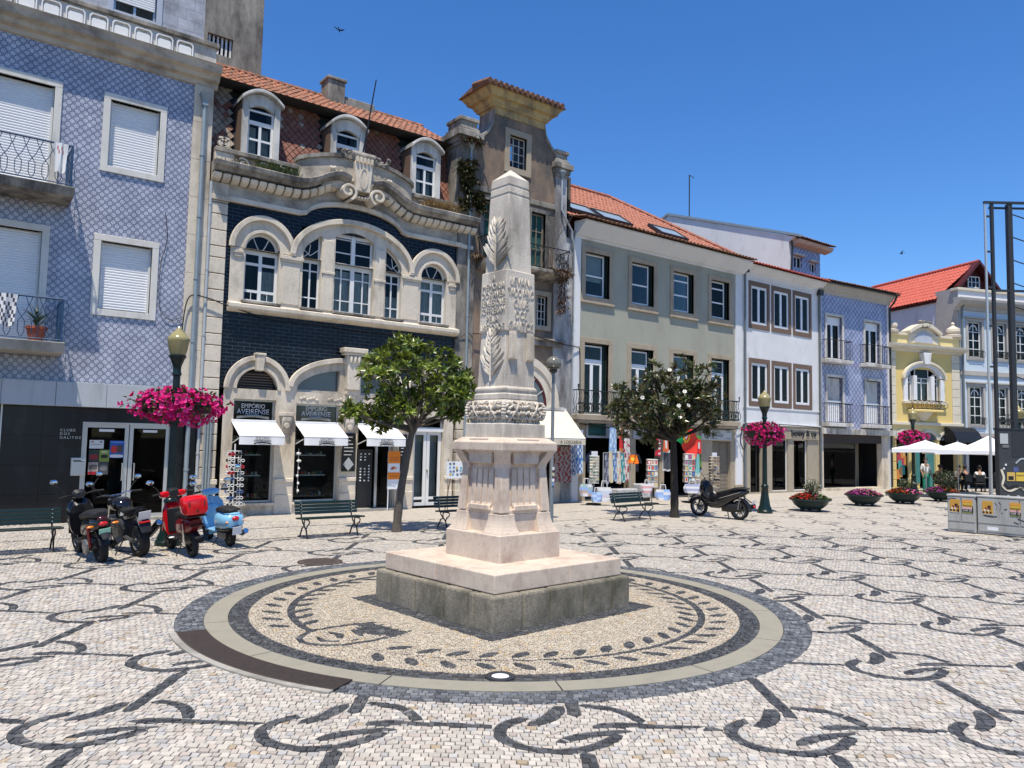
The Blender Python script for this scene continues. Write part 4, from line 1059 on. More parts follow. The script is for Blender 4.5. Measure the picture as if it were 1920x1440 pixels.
for sgn in (0, 1):                       # modillion blocks under the cornice
    L = 0; prev = half[0]; nxt = .1
    for p in half[1:]:
        seg = math.hypot(p[0]-prev[0], p[1]-prev[1])
        while nxt < L+seg:
            t = (nxt-L)/seg; u = prev[0]+(p[0]-prev[0])*t; z = prev[1]+(p[1]-prev[1])*t; sl = math.atan2(p[1]-prev[1], p[0]-prev[0])
            if sgn: u = mir(u); sl = -sl
            b = MB().prism([(FY+.02, -.20), (FY-.14, -.19), (FY-.26, -.12), (FY-.31, -.03), (FY-.31, .0), (FY+.02, .0)], 'x', -.10, .10)
            M = Matrix.Translation((u, 0, z)) @ Matrix.Rotation(-sl, 4, 'Y'); b.xf(M).build('modillion', PS, eh, bevel=.02); nxt += .235
        L += seg; prev = p
for sg in (-1, 1):                       # the two scrolls
    c0 = AX+sg*.47; b = MB(); z0 = 9.02
    sp = [(c0+sg*(.06+.20*t)*math.cos(t*2*pi*1.35+2.2)*1.0, z0+(.05+.19*t)*math.sin(t*2*pi*1.35+2.2)) for t in lin(0, 1, 34)]
    b.band(offset_path(sp, -.035), offset_path(sp, .035), 'y', FY-.52, FY-.02).build('scroll', PS, eh, bevel=.01)
    MB().prism(arc(c0, z0, .15, .15, 0, 2*pi, 20)[:-1], 'y', FY-.44, FY-.02).build('scroll_eye', PS, eh, bevel=.02)
for k in range(7):
    t = k/6; MB().ell((AX-.28+.56*t, FY-.34, 8.98-.06*math.sin(pi*t)), (.06, .09, .06), 8, 6).build('festoon_bead', PS, eh, smooth=True)
# --- parapet, cartouche and keystone
for s_ in (0, 1):
    f_ = (lambda u: u) if not s_ else mir
    def bx_(a, c, *r): a, c = f_(a), f_(c); return (min(a, c), max(a, c), *r)
    MB().box(*bx_(5.46, 7.68, FY-.10, FY+.18, 9.44, 9.56)).build('parapet_coping', 'dirty_stone', eh, bevel=.015)
    MB().box(*bx_(5.46, 5.95, FY-.06, FY+.14, 9.12, 9.44)).build('parapet_pier', PS, eh, bevel=.01); MB().box(*bx_(5.96, 7.66, FY+.04, FY+.12, 9.12, 9.44)).build('parapet_wall', 'dirty_stone', eh)
    for q, u in enumerate((6.2, 6.75, 7.3)):
        sp = [(f_(u)+(.03+.13*t)*math.cos(t*2*pi*1.2+1), 9.27+(.03+.11*t)*math.sin(t*2*pi*1.2+1)) for t in lin(0, 1, 20)]
        MB().band(offset_path(sp, -.022), offset_path(sp, .022), 'y', FY-.05, FY+.03).build('parapet_scroll', PS, eh)
    for sg in (-1, 1):                   # pair of curls on the end pier
        sp = [(f_(5.68)+sg*(.02+.10*t+.04)*math.cos(t*2*pi*1.1+pi*.5)*.9-sg*.05, 9.70+(.03+.11*t)*math.sin(t*2*pi*1.1+pi*.5)) for t in lin(0, 1, 18)]
        MB().band(offset_path(sp, -.025), offset_path(sp, .025), 'y', FY-.05, FY+.05).build('pier_curl', PS, eh)
    # bowed half of the cartouche wall
    P = [(7.66, FY+.02), (7.75, FY-.14), (8.1, FY-.24), (8.7, FY-.30), (9.27, FY-.32)]; P = smooth_path(P, 4); I = [(u, y+.16) for u, y in P]
    zt = lambda u: 9.70+.30*math.sin(min(1, max(0, (u-7.66)/1.5))*pi/2)
    vs = []
    for (u, y), (ui, yi) in zip(P, I): vs += [(f_(u), y, 9.1), (f_(u), y, zt(u)), (f_(ui), yi, zt(u)), (f_(ui), yi, 9.1)]
    n = len(P); MB().add(vs, [(i*4+k, i*4+(k+1) % 4, (i+1)*4+(k+1) % 4, (i+1)*4+k) for i in range(n-1) for k in range(4)]+[(0, 1, 2, 3), (4*n-4, 4*n-3, 4*n-2, 4*n-1)]).build('cartouche_wall', 'weathered_stone', eh)
    vs = []
    for (u, y), (ui, yi) in zip(P, I): vs += [(f_(u-.02), y-.07, zt(u)), (f_(u-.02), y-.07, zt(u)+.11), (f_(ui), yi+.04, zt(u)+.13), (f_(ui), yi+.04, zt(u))]
    MB().add(vs, [(i*4+k, i*4+(k+1) % 4, (i+1)*4+(k+1) % 4, (i+1)*4+k) for i in range(n-1) for k in range(4)]+[(0, 1, 2, 3), (4*n-4, 4*n-3, 4*n-2, 4*n-1)]).build('cartouche_coping', 'dirty_stone', eh)
    b = MB()
    for k in range(9):                   # carved spray of leaves
        t = k/8; c = Vector((f_(8.55+.62*t), FY-.34, 9.62-.22*t+.05*math.sin(k*2)))
        b.ell(c, (.075, .04, .045), 6, 4, Matrix.Rotation(rnd.uniform(-1, 1), 3, 'Y'))
    b.build('carved_spray', PS, eh, smooth=True)
MB().prism([(9.27, 9.1), (9.70, 9.1), (9.78, 9.95), (9.19, 9.95)], 'y', FY-.46, FY-.1).build('keystone', PS, eh, bevel=.02)
MB().band(arc(9.485, 9.48, .09, .28, 0, 2*pi, 18)[:-1], arc(9.485, 9.48, .13, .32, 0, 2*pi, 18)[:-1], 'y', FY-.48, FY-.45, True).build('keystone_medallion', PS, eh)
for k in range(5): MB().box(9.22+k*.115, 9.29+k*.115, FY-.52, FY-.4, 9.92, 10.08).build('keystone_dentil', PS, eh, bevel=.01)
MB().tube([(9.12, FY-.32, 10.17), (9.86, FY-.32, 10.17)], [.12, .12], 12).build('keystone_roll', 'dirty_stone', eh, smooth=True)
for side in (0, 1):
    b = MB()
    for k in range(14): b.ell((8.85+side*1.27+rnd.uniform(-.24, .24), FY-.32+rnd.uniform(-.05, .08), 10.14+rnd.uniform(-.12, .12)), (.08, .06, .055), 6, 4, Matrix.Rotation(rnd.uniform(-1, 1), 3, 'Y'))
    b.build('carved_flowers', 'dirty_stone', eh, smooth=True)
fp = MB().tube([(9.50, FY-.28, 10.2), (9.72, FY-.55, 12.45)], [.028, .018], 8).build('flagpole', 'iron_black', None, loc=(9.5, FY-.28, 10.2)); tag(fp, 'bare dark flagpole leaning over the carved keystone', 'flagpole')
# --- mansard with diamond slates
MY0, MY1, MZ0, MZ1 = FY+.32, FY+.95, 9.0, 11.62
my = lambda z: MY0+(MY1-MY0)*(z-MZ0)/(MZ1-MZ0)
MB().quad((5.42, MY0+.03, MZ0), (13.53, MY0+.03, MZ0), (13.53, MY1+.03, MZ1), (5.42, MY1+.03, MZ1)).build('mansard', 'black_ink', eh, recalc=False)
dz_, du_ = .118, .205
DORM = [(6.17, 7.2), (8.71, 9.76), (11.35, 12.39)]
sl = (MY1-MY0)/(MZ1-MZ0); hx, hz = du_*.47, dz_*.94
SV = [(0, 0, hz), (hx, -.004, 0), (0, -.012, -hz), (-hx, -.004, 0), (0, .02, hz), (hx, .02, 0), (0, .012, -hz), (-hx, .02, 0)]
SF = [(0, 3, 2, 1), (0, 1, 5, 4), (1, 2, 6, 5), (2, 3, 7, 6), (3, 0, 4, 7)]
dm = {}
for mt in ('slate', 'slate_pale'):
    dm[mt] = bpy.data.meshes.new('slate'); dm[mt].from_pydata(SV, [], SF); dm[mt].materials.append(MATS[mt])
sp_ = []
for j in range(22):
    z = MZ0+.35+j*dz_
    for i in range(41):
        u = 5.5+(i+.5*(j % 2))*du_
        if u > 13.5 or z > MZ1-.02 or any(a-.08 < u < b+.08 for a, b in DORM): continue
        sp_.append((u, z, Matrix.Translation((u-9.48, my(z)-FY-.012+rnd.uniform(-.003, .003), z)) @ Matrix.Rotation(-math.atan(sl)-.04+rnd.uniform(-.02, .02), 4, 'X') @ Matrix.Rotation(rnd.uniform(-.03, .03), 4, 'Y')))
sp_.sort(key=lambda q: q[0] > 12.2 or q[1] < 9.62)     # those hidden by the parapet come last
rest = MB()
for k, (u, z, M) in enumerate(sp_):
    if k < 300:
        o = bpy.data.objects.new('slate', dm['slate_pale' if (u < 6.15 and rnd.random() < .8) or rnd.random() < .05 else 'slate']); COL.objects.link(o); o.parent = eh; o.matrix_local = M
    else: rest.add([M @ Vector(v)+Vector((9.48, FY, 0)) for v in SV], SF)
if rest.v: rest.build('slates', 'slate', eh, kind='stuff')
# --- dormers
for di, (a, b_) in enumerate(DORM):
    cx = (a+b_)/2; zb, zs = 9.56 if di != 1 else 9.56, 11.05
    d = MB().box(a, a+.16, FY+.12, FY+.9, zb, zs).box(b_-.16, b_, FY+.12, FY+.9, zb, zs).box(a+.16, b_-.16, FY+.12, FY+.5, zb, zb+.06).build('dormer', 'old_white', eh, bevel=.01)
    n = 14; A = [(u, zs+.30*(1-((u-cx)/.58)**2)) for u in lin(a-.06, b_+.06, n)]
    inn = [(u, 10.86+.14*(1-((u-cx)/.37)**2) if abs(u-cx) < .365 else zs-.001) for u in lin(a, b_, n)]
    MB().band([(u, min(10.86+.16*(1-((u-cx)/.37)**2), zs+.2) if abs(u-cx) <= .36 else zs-.002) for u in lin(a, b_, n*2)], [(u, zs+.28*(1-((u-cx)/.58)**2)) for u in lin(a, b_, n*2)], 'y', FY+.13, FY+.3).build('tympanum', 'old_white', d)
    MB().band(A, [(u, z+.085) for u, z in A], 'y', FY-.02, FY+1.0).build('hood', 'old_white', d, bevel=.012)
    MB().band([(u, z+.085) for u, z in A], [(u, z+.11) for u, z in A], 'y', FY+.02, FY+1.05).build('hood_lead', 'zinc_light', d)
    for u in (a-.01, b_+.01): MB().quad((u, FY+.2, zb), (u, FY+1, zb), (u, FY+1, zs+.02), (u, FY+.2, zs+.02)).build('dormer_cheek', 'brown_frame', d, recalc=False)
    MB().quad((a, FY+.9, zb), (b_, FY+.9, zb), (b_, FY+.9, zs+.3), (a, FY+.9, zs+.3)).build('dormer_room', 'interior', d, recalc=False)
    w = sash(d, a+.16, b_-.16, zb+.06, 10.55, FY+.22, 'white_paint', cols=(.5,), rows=(.5,), fw=.06, bar=.035)
    t = sash(d, a+.16, b_-.16, 10.55, 10.9, FY+.22, 'white_paint', fw=.05)
    MB().prism([(a+.2, 10.86), (b_-.2, 10.86)]+[(u, 10.86+.15*(1-((u-cx)/.37)**2)) for u in lin(b_-.2, a+.2, 8)], 'y', FY+.245, FY+.25).build('top_pane', 'glass', d)
    for sg in (-1, 1): cloth('curtain', 'lace', w, *sorted((cx+sg*.04, cx+sg*.3)), FY+.45, zb+.1, 10.5, .03, 8, 2)
# --- gutter, tiled roof, chimney
MB().tube([(5.42, MY1-.12, 11.66), (13.55, MY1-.12, 11.66)], .055, 8).build('gutter', 'wood_red', eh, smooth=True)
MB().box(5.42, 13.55, MY1-.02, MY1+.1, 11.60, 11.70).build('eaves_board', 'weathered_wood', eh)
MB().box(5.42, 13.55, MY1-.06, MY1+.06, 11.70, 11.76).build('eaves_flashing', 'concrete', eh)
MB().quad((5.40, MY1, 11.70), (13.6, MY1, 11.70), (13.6, MY1+2.6, 13.28), (5.40, MY1+2.6, 13.28)).quad((5.4, MY1+2.6, 13.28), (13.6, MY1+2.6, 13.28), (13.6, MY1+6, 11.7), (5.4, MY1+6, 11.7)).build('roof_deck', 'roof_old', eh, recalc=False)
tiles(eh, (5.40, MY1-.10, 11.76), (8.2, 0, 0), (0, 2.7, 1.64), 40, 8, 'roof_orange')
for k in range(22): MB().tube([(5.42+k*.373, MY1+2.62, 13.42), (5.42+(k+1)*.373+.03, MY1+2.62, 13.43)], [.10, .085], 8).build('ridge_tile', 'roof_orange', eh, smooth=True)
MB().box(7.5, 10.6, MY1+2.7, MY1+5, 12.6, 13.5).build('rear_roof_block', 'roof_old', eh)
tiles(eh, (7.35, MY1+2.65, 13.45), (3.4, 0, 0), (0, 1.6, .8), 17, 4, 'roof_old', name='rear_roof_tiles')
c_ = MB().box(9.75, 10.35, FY+3.0, FY+3.6, 12.6, 13.85).box(9.70, 10.40, FY+2.95, FY+3.65, 13.85, 13.95).build('chimney', 'rubble_concrete', eh, bevel=.02)
MB().box(10.35, 11.5, FY+3.1, FY+3.6, 12.5, 13.45).build('chimney_shoulder', 'rubble_concrete', eh, bevel=.02)
shell(eh, 5.42, 13.53, 11.6, floors=(4.5, 9.0), outer='rubble_concrete')
# --- ground floor
GO = [(6.24, 7.36, .32, 3.03), (7.92, 9.2, .30, 2.98), (9.76, 10.95, 0, 2.9), (11.62, 12.68, 0, 2.75)]
wall(eh, PS, 5.97, 13.0, 0, 3.30, GO, y=FY-.05, th=.3, name='stone_field')
def arched(cx, ox, oz, ix, iz, z0=3.3):
    us = [cx+ox*math.cos(pi-pi*i/28) for i in range(29)]
    colfill(eh, us, lambda u: ellz(u, cx, z0, ix, iz) if abs(u-cx) < ix else z0-.01, lambda u: ellz(u, cx, z0, ox, oz)+.001, FY-.052, FY+.2, PS, 'arch')
    MB().band(arc(cx, z0, ox-.1, oz-.1, pi, 0, 24), arc(cx, z0, ox+.03, oz+.03, pi, 0, 24), 'y', FY-.14, FY-.05).build('hood_mould', PS, eh, bevel=.012)
    MB().band(arc(cx, z0, ix, iz, pi, 0, 20), arc(cx, z0, ix+.09, iz+.09, pi, 0, 20), 'y', FY-.09, FY-.05).build('arch_moulding', PS, eh, bevel=.01)
for cx in (6.83, mir(6.83)):
    arched(cx, .85, .86, .54, .54); f = MB().prism(arc(cx, 3.31, .55, .55, 0, pi, 18), 'y', FY+.1, FY+.11).build('fanlight', 'black_panel' if cx < 9 else 'glass_dark', eh)
    for k in range(6): MB().box(cx-.5+abs(k-2.5)*.02, cx+.5-abs(k-2.5)*.02, FY+.07, FY+.095, 3.34+k*.07, 3.365+k*.07).build('fanlight_slat', 'brown_frame', f)
    MB().prism([(cx-.095, 3.78), (cx+.095, 3.78), (cx+.125, 4.20), (cx-.125, 4.20)], 'y', FY-.25, FY-.05).build('keystone', PS, eh, bevel=.02)
    MB().box(cx-.14, cx+.14, FY-.27, FY-.05, 4.19, 4.25).build('keystone_cap', PS, eh, bevel=.012)
cx = AX; us = sorted(set([cx+1.80*math.cos(pi-pi*i/40) for i in range(41)]+[7.9301, 9.1599, 9.8101, 11.0399, 7.9299, 9.1601, 9.8099, 11.0401]))
gb = lambda u: min(3.95, ellz(u, cx, 3.28, 1.60, .68)) if (7.93 < u < 9.16 or 9.81 < u < 11.04) else 3.295
gt_ = lambda u: ellz(u, cx, 3.42, 1.80, .86)+.002
colfill(eh, us, lambda u: min(gb(u), gt_(u)-.001), gt_, FY-.052, FY+.2, PS, 'arch')
MB().band(arc(cx, 3.42, 1.70, .76, pi, 0, 36), arc(cx, 3.42, 1.84, .90, pi, 0, 36), 'y', FY-.15, FY-.05).build('hood_mould', PS, eh, bevel=.012)
for a, b_ in ((7.93, 9.16), (9.81, 11.04)):
    uu = lin(a+.002, b_-.002, 12); MB().band([(u, 3.30) for u in uu], [(u, gb(u)+.03) for u in uu], 'y', FY+.1, FY+.11).build('fanlight', 'grey_glass', eh)
    MB().box(a, b_, FY+.02, FY+.1, 3.28, 3.36).build('fanlight_rail', PS, eh)
MB().prism([(9.30, 3.42), (9.67, 3.42), (9.70, 4.40), (9.27, 4.40)], 'y', FY-.30, FY-.05).build('keystone', PS, eh, bevel=.02)
MB().box(9.17, 9.80, FY-.36, FY-.05, 4.40, 4.47).box(9.12, 9.85, FY-.40, FY-.05, 4.47, 4.60).build('keystone_cap', PS, eh, bevel=.015)
MB().box(9.31, 9.66, FY-.22, FY-.05, 3.30, 3.42).box(9.38, 9.59, FY-.20, FY-.05, 3.20, 3.30).build('keystone_foot', PS, eh, bevel=.012)
for k in range(3): MB().tube([(9.36+k*.12, FY-.31, 4.37), (9.36+k*.12, FY-.34, 4.28), (9.36+k*.12, FY-.31, 4.2)], .05, 6).build('keystone_curl', PS, eh, smooth=True)
for u0 in (8.05, 8.85):
    b = MB()
    for k in range(6): b.ell((u0+k*.09, FY-.06, 3.12+.03*math.sin(k*2.1)), (.055, .02, .04), 6, 4)
    b.build('carved_relief', PS, eh, smooth=True)
for u in (7.64, mir(7.64), 9.48): 
    MB().box(u-.20, u+.20, FY-.17, FY-.05, 2.62, 2.72).build('corbel_cap', PS, eh, bevel=.01)
    MB().prism([(FY-.05, 2.15), (FY-.09, 2.2), (FY-.16, 2.5), (FY-.16, 2.62), (FY-.05, 2.62)], 'x', u-.13, u+.13).build('corbel', PS, eh, bevel=.02); MB().tube([(u, FY-.17, 2.36), (u, FY-.10, 2.36)], .075, 12).build('corbel_boss', PS, eh, bevel=.01)
for u0, u1 in ((5.99, 6.22), (7.39, 7.89), (9.23, 9.73), (10.98, 11.59), (12.71, 12.98)):
    MB().box(u0, u1, FY-.11, FY-.05, 0, .52).build('plinth_block', PS, eh, bevel=.012); MB().box(u0, u1, FY-.085, FY-.05, .52, .84).build('plinth_block', PS, eh, bevel=.008); MB().box(u0-.01, u1+.01, FY-.12, FY-.05, .84, .95).build('plinth_cap', PS, eh, bevel=.015)
# shop windows
def goods(parent, u0, u1, z, y, n, cols, hmax=.12):
    for k in range(n):
        u = u0+(u1-u0)*(k+.5)/n; w = (u1-u0)/n*.36; h = rnd.uniform(.03, hmax); c = rnd.choice(cols)
        b = MB()
        if rnd.random() < .5: b.lathe([(w, 0), (w*1.05, h*.6), (w*.6, h)], u, y, 8, z)
        else: b.box(u-w, u+w, y-.06, y+.06, z, z+h)
        b.build('ware', 'print', parent, colors=[c]*len(b.f))
WARE = [(.5, .45, .35), (.35, .05, .05), (.1, .12, .2), (.55, .55, .5), (.3, .2, .08), (.05, .15, .08)]
for (a, b_, c, d) in GO[:2]:
    w = sash(eh, a, b_, c, 2.40, FY+.08, 'alu', fw=.05); s_ = sash(eh, a, b_, 2.40, d, FY+.08, 'alu', fw=.05, gm='black_sign', name='sign_window')
    for z in (.42, 1.0, 1.55, 1.95):
        sh = MB().box(a+.08, b_-.25, FY+.25, FY+.6, z, z+.025).build('shelf', 'interior_wood' if z < .5 else 'white_paint', w); goods(sh, a+.1, b_-.3, z+.025, FY+.35, 8, WARE)
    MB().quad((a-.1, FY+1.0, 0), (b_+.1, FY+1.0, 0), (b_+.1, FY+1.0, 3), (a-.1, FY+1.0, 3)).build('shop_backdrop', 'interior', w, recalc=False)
    MB().box(a-.04, b_+.04, FY-.13, FY+.2, .24, c).build('window_sill', PS, eh, bevel=.012)
for u in (6.80, 8.56, 10.36):
    yy = FY+.098 if u < 10 else FY+.05
    text('sign_lettering', 'EMPÓRIO', .17, (u, yy, 2.80), 'white_ink', eh, fit=.62, ext=.002); text('sign_lettering', 'AVEIRENSE', .19, (u, yy, 2.645), 'white_ink', eh, fit=.86, ext=.002)
    rb = [(u-.43+.86*i/12, 2.545+.05*math.sin(pi*i/12)) for i in range(13)]; MB().band([(x, z-.03) for x, z in rb], [(x, z+.035) for x, z in rb], 'y', yy-.003, yy-.001).build('sign_ribbon', 'white_ink', eh)
    text('sign_lettering', 'TRADIÇÃO PORTUGUESA', .05, (u, yy-.004, 2.575), 'black_ink', eh, fit=.66, ext=.001)
s_ = MB().box(9.76, 10.95, FY+.06, FY+.1, 2.40, 2.9).build('sign_window', 'black_panel', eh)
dr = MB().box(9.78, 9.86, FY+.1, FY+.16, 0, 2.4).box(10.42, 10.50, FY+.1, FY+.16, 0, 2.4).box(10.86, 10.93, FY+.1, FY+.16, 0, 2.4).build('shop_door', 'alu', eh)
MB().box(10.50, 10.86, FY+.12, FY+.13, .02, 2.4).build('pane', 'glass_dark', dr)
b = MB().box(9.74, 10.97, FY-.35, FY+.1, 0, .07).build('door_step', 'concrete', eh)
w = sash(eh, 11.62, 12.68, 2.38, 2.75, FY+.1, 'white_paint', fw=.05, gm='glass_dark', name='top_light')
for a, b_ in ((11.64, 12.14), (12.16, 12.66)):
    d = sash(eh, a, b_, .06, 2.30, FY+.1, 'white_paint', fw=.10, rows=(.1,), bar=.05, gm='glass', name='door')
    MB().quad((a+.05, FY+.3, .1), (b_-.05, FY+.3, .1), (b_-.05, FY+.3, 2.3), (a+.05, FY+.3, 2.3)).build('door_blind', 'grey_panel', d, recalc=False)
MB().box(12.16, 12.19, FY+.05, FY+.1, 1.05, 1.15).build('door_handle', 'chrome', eh)
MB().box(11.6, 12.7, FY+.02, FY+.15, 2.30, 2.39).build('door_transom', 'white_paint', eh)
# menu boards beside the door
for u0, u1 in ((9.27, 9.68), (11.08, 11.34)):
    m_ = MB().box(u0, u1, FY-.125, FY-.105, 1.12, 2.2).build('menu_board', 'black_panel', eh)
    for k in range(6): MB().box(u0+.06, u1-.06-rnd.uniform(0, .1), FY-.128, FY-.125, 2.08-k*.1, 2.10-k*.1).build('menu_line', 'white_ink', m_)
    if u0 < 10: MB().prism([(9.475, 1.14), (9.64, 1.32), (9.475, 1.52), (9.31, 1.32)], 'y', FY-.128, FY-.125).build('menu_emblem', 'zinc_light', m_)
# awnings, each a thing of its own
def awning(lbl, u0, u1, z0, z1, zv, dep, mt, grp=None, wr=None, cx=None):
    a = thing('awning', lbl, 'awning', ((u0+u1)/2, FY-.05, zv), group=grp); y0, y1 = FY-.10, FY-.10-dep
    n = 10; vs = []
    for i in range(n+1):
        u = u0+(u1-u0)*i/n; sag = .012*math.sin(pi*i/n)
        for t in (0, .33, .66, 1): vs.append((u, y0+(y1-y0)*t, z0+(z1-z0)*t-sag*math.sin(pi*t)-.008*math.sin(i*3)*t))
    MB().add(vs, [(i*4+k, i*4+k+1, (i+1)*4+k+1, (i+1)*4+k) for i in range(n) for k in range(3)]).build('canopy', mt, a, smooth=True, recalc=False)
    vs = [(u0+(u1-u0)*i/n, y1-.012*math.sin(i*1.7)*q, z1+(zv-z1)*q) for i in range(n+1) for q in (0, .5, 1)]
    MB().add(vs, [(i*3+k, i*3+k+1, (i+1)*3+k+1, (i+1)*3+k) for i in range(n) for k in range(2)]).build('valance', mt, a, smooth=True, recalc=False)
    MB().tube([(u0, y1+.01, z1), (u1, y1+.01, z1)], .018, 6).build('front_bar', 'white_paint', a)
    for u in (u0+.04, u1-.04): MB().tube([(u, y0, z0-.55), (u, y1+.02, z1-.03)], .014, 6).build('arm', 'white_paint', a)
    MB().box(u0, u1, FY-.12, FY-.04, z0-.02, z0+.06).build('cassette', 'white_paint', a, bevel=.01)
    if wr:
        c = (u0+u1)/2; text('lettering', wr[0], .085, (c, y1-.02, zv+.135), 'black_ink', a, fit=.36, ext=.002); text('lettering', wr[1], .085, (c, y1-.02, zv+.07), 'black_ink', a, fit=.46, ext=.002)
        rb = [(c-.22+.44*i/8, zv+.03+.022*math.sin(pi*i/8)) for i in range(9)]; MB().band([(x, z-.012) for x, z in rb], [(x, z+.016) for x, z in rb], 'y', y1-.024, y1-.02).build('ribbon', 'black_ink', a)
    return a
for u0, u1, l in ((6.19, 7.36, 'white lettered awning over the left shop window of the blue brick house'), (7.89, 9.14, 'white lettered awning over the middle shop window of the blue brick house'), (9.70, 10.93, 'white lettered awning over the shop doorway, partly behind the tree')):
    awning(l, u0, u1, 2.43, 2.07, 1.85, .68, 'canvas_white', 'shop awnings in a row', ('EMPÓRIO', 'AVEIRENSE'))
# ================================================================== derelict house with curved gable
oh = thing('derelict_house', 'weathered derelict house with curved gable, behind the obelisk', 'house', (15.7, FY, 0))
OW = [(14.98, 15.70, 11.26, 12.37), (15.98, 16.60, 8.0, 9.92), (14.0, 14.62, 8.0, 9.95), (16.25, 16.74, 6.03, 7.06), (14.3, 14.8, 6.03, 7.06)]
# gable outline
gl = [(13.60, 10.2), (13.60, 11.75), (13.85, 11.95), (14.10, 12.2), (14.28, 12.55), (14.33, 12.95), (14.30, 13.1)]
gr_ = [(16.52, 13.1), (16.46, 12.95), (16.55, 12.6), (16.78, 12.3), (17.1, 12.02), (17.45, 11.85), (17.45, 10.2)]
holes = OW
wall(oh, 'old_render', 13.60, 17.45, 3.2, 10.2, OW[1:], y=FY)
us = sorted({u for u, z in gl+gr_} | {14.98, 15.70} | set(lin(13.6, 17.45, 30)))
gtop = lambda u: float(np.interp(u, [13.6, 13.85, 14.10, 14.28, 14.33, 16.46, 16.55, 16.78, 17.1, 17.45], [11.75, 11.95, 12.2, 12.55, 13.05, 13.05, 12.6, 12.3, 12.02, 11.85]))
uL = [u for u in us if u <= 14.98]; uR = [u for u in us if u >= 15.70]; uM = [u for u in us if 14.98 <= u <= 15.70]
for U, bt in ((uL, 10.2), (uR, 10.2), (uM, 12.37)): colfill(oh, U, lambda u: bt, gtop, FY, FY+.8, 'old_render', 'gable_wall', 0)
MB().box(14.98, 15.70, FY+.001, FY+.25, 10.2, 11.26).build('gable_wall', 'old_render', oh)
MB().band([(u, gtop(u)) for u in us if u <= 14.34], [(u, gtop(u)+.12) for u in us if u <= 14.34], 'y', FY-.06, FY+.84).build('gable_coping', 'dirty_stone', oh)
MB().band([(u, gtop(u)) for u in us if u >= 16.44], [(u, gtop(u)+.12) for u in us if u >= 16.44], 'y', FY-.06, FY+.84).build('gable_coping', 'dirty_stone', oh)
# flared cornice crowning the gable
n = [(12.92, 1.07, .03), (13.14, 1.09, .05), (13.16, 1.17, .12), (13.22, 1.19, .14), (13.24, 1.23, .17), (13.38, 1.31, .21), (13.40, 1.42, .32), (13.47, 1.44, .34), (13.60, 1.56, .42), (13.68, 1.58, .44)]
vs = []
for z, h, dp in n: vs += [(15.40-h, FY-dp, z), (15.40+h, FY-dp, z), (15.40+h, FY+.8+dp, z), (15.40-h, FY+.8+dp, z)]
k_ = len(n); MB().add(vs, [(i*4+k, i*4+(k+1) % 4, (i+1)*4+(k+1) % 4, (i+1)*4+k) for i in range(k_-1) for k in range(4)]+[(0, 1, 2, 3), (4*k_-4, 4*k_-3, 4*k_-2, 4*k_-1)]).build('gable_cornice', 'ochre', oh)
for k in range(15): MB().tube([(13.76+k*.22, FY-.55, 13.70), (13.76+k*.22, FY+.4, 13.86)], .10, 6).build('cap_tile', 'roof_old', oh, smooth=True)
MB().prism([(FY-.52, 13.66), (FY+1.3, 13.66), (FY+.4, 13.84)], 'x', 13.72, 17.06).build('cap_roof', 'roof_old', oh)
for u0, u1, zz in ((12.98, 13.62, 0), (17.0, 17.50, -.12)):      # corner piers with stepped caps
    MB().box(u0, u1, FY-.08, FY+.7, 3.2, 11.5+zz).build('corner_pier', 'old_plaster' if u0 > 15 else 'dirty_stone', oh)
    b = MB()
    for z0, z1, e in ((11.5, 11.62, .05), (11.62, 11.78, .09), (11.78, 11.98, .17), (11.98, 12.12, .06), (12.12, 12.34, .0), (12.34, 12.46, .05)): b.box(u0-e, u1+e, FY-.08-e, FY+.7+e, z0+zz, z1+zz)
    b.build('pier_cap', 'dirty_stone', oh, bevel=.015)
def oldwin(a, b_, c, d, cols, rows, w=.2, mt='stone_frame', gm='glass', broken=False):
    s = sash(oh, a, b_, c, d, FY+.10, 'old_white', cols=cols, rows=rows, fw=.035, bar=.014, gm=gm)
    surround(s, a, b_, c, d, w, mt, proj=.05, dep=.1); return s
oldwin(*OW[0], (.333, .667), (.25, .5, .75), .2)
for k in (1, 2):
    s = MB().box(OW[k][0], OW[k][1], FY+.16, FY+.2, 8.0, OW[k][3]).build('window', 'green_door', oh); surround(s, *OW[k], .16, 'dirty_stone', bottom=False)
    sash(s, OW[k][0]+.02, OW[k][1]-.02, 8.02, OW[k][3]-.02, FY+.10, 'weathered_wood', cols=(.5,), rows=(.35, .68), fw=.05, bar=.018, panes=False, name='shutter_frame')
oldwin(*OW[3], (.33, .66), (.25, .5, .75), .16); oldwin(*OW[4], (.33, .66), (.25, .5, .75), .16)
MB().box(13.6, 17.45, FY-.07, FY, 10.16, 10.34).build('string_course', 'dirty_stone', oh, bevel=.01)
# white corner strip to the right with pipe
MB().box(17.46, 18.22, FY-.02, FY+.5, 0, 9.3).build('wall', 'old_plaster', oh); MB().box(17.95, 18.24, FY-.05, FY+.45, 0, 9.62).build('end_pilaster', 'white_wall', oh)
pipe(oh, [(17.20, FY-.16, 11.35), (17.20, FY-.16, 10.2), (17.35, FY-.2, 9.9), (17.72, FY-.12, 9.55), (17.72, FY-.12, 9.3), (17.86, FY-.10, 9.1), (17.86, FY-.10, .2)], .035, 'zinc_light')
pipe(oh, [(13.36, FY-.14, 11.4), (13.36, FY-.14, .2)], .04, 'zinc', clips=[(13.36, FY-.14, z) for z in (10, 8, 6, 4, 2)])
for u, z in ((13.36, 11.4), (17.20, 11.35)): MB().lathe([(.04, -.05), (.05, 0), (.13, .16), (.15, .17), (.15, .22)], u, FY-.15, 10, z).build('hopper', 'zinc', oh)
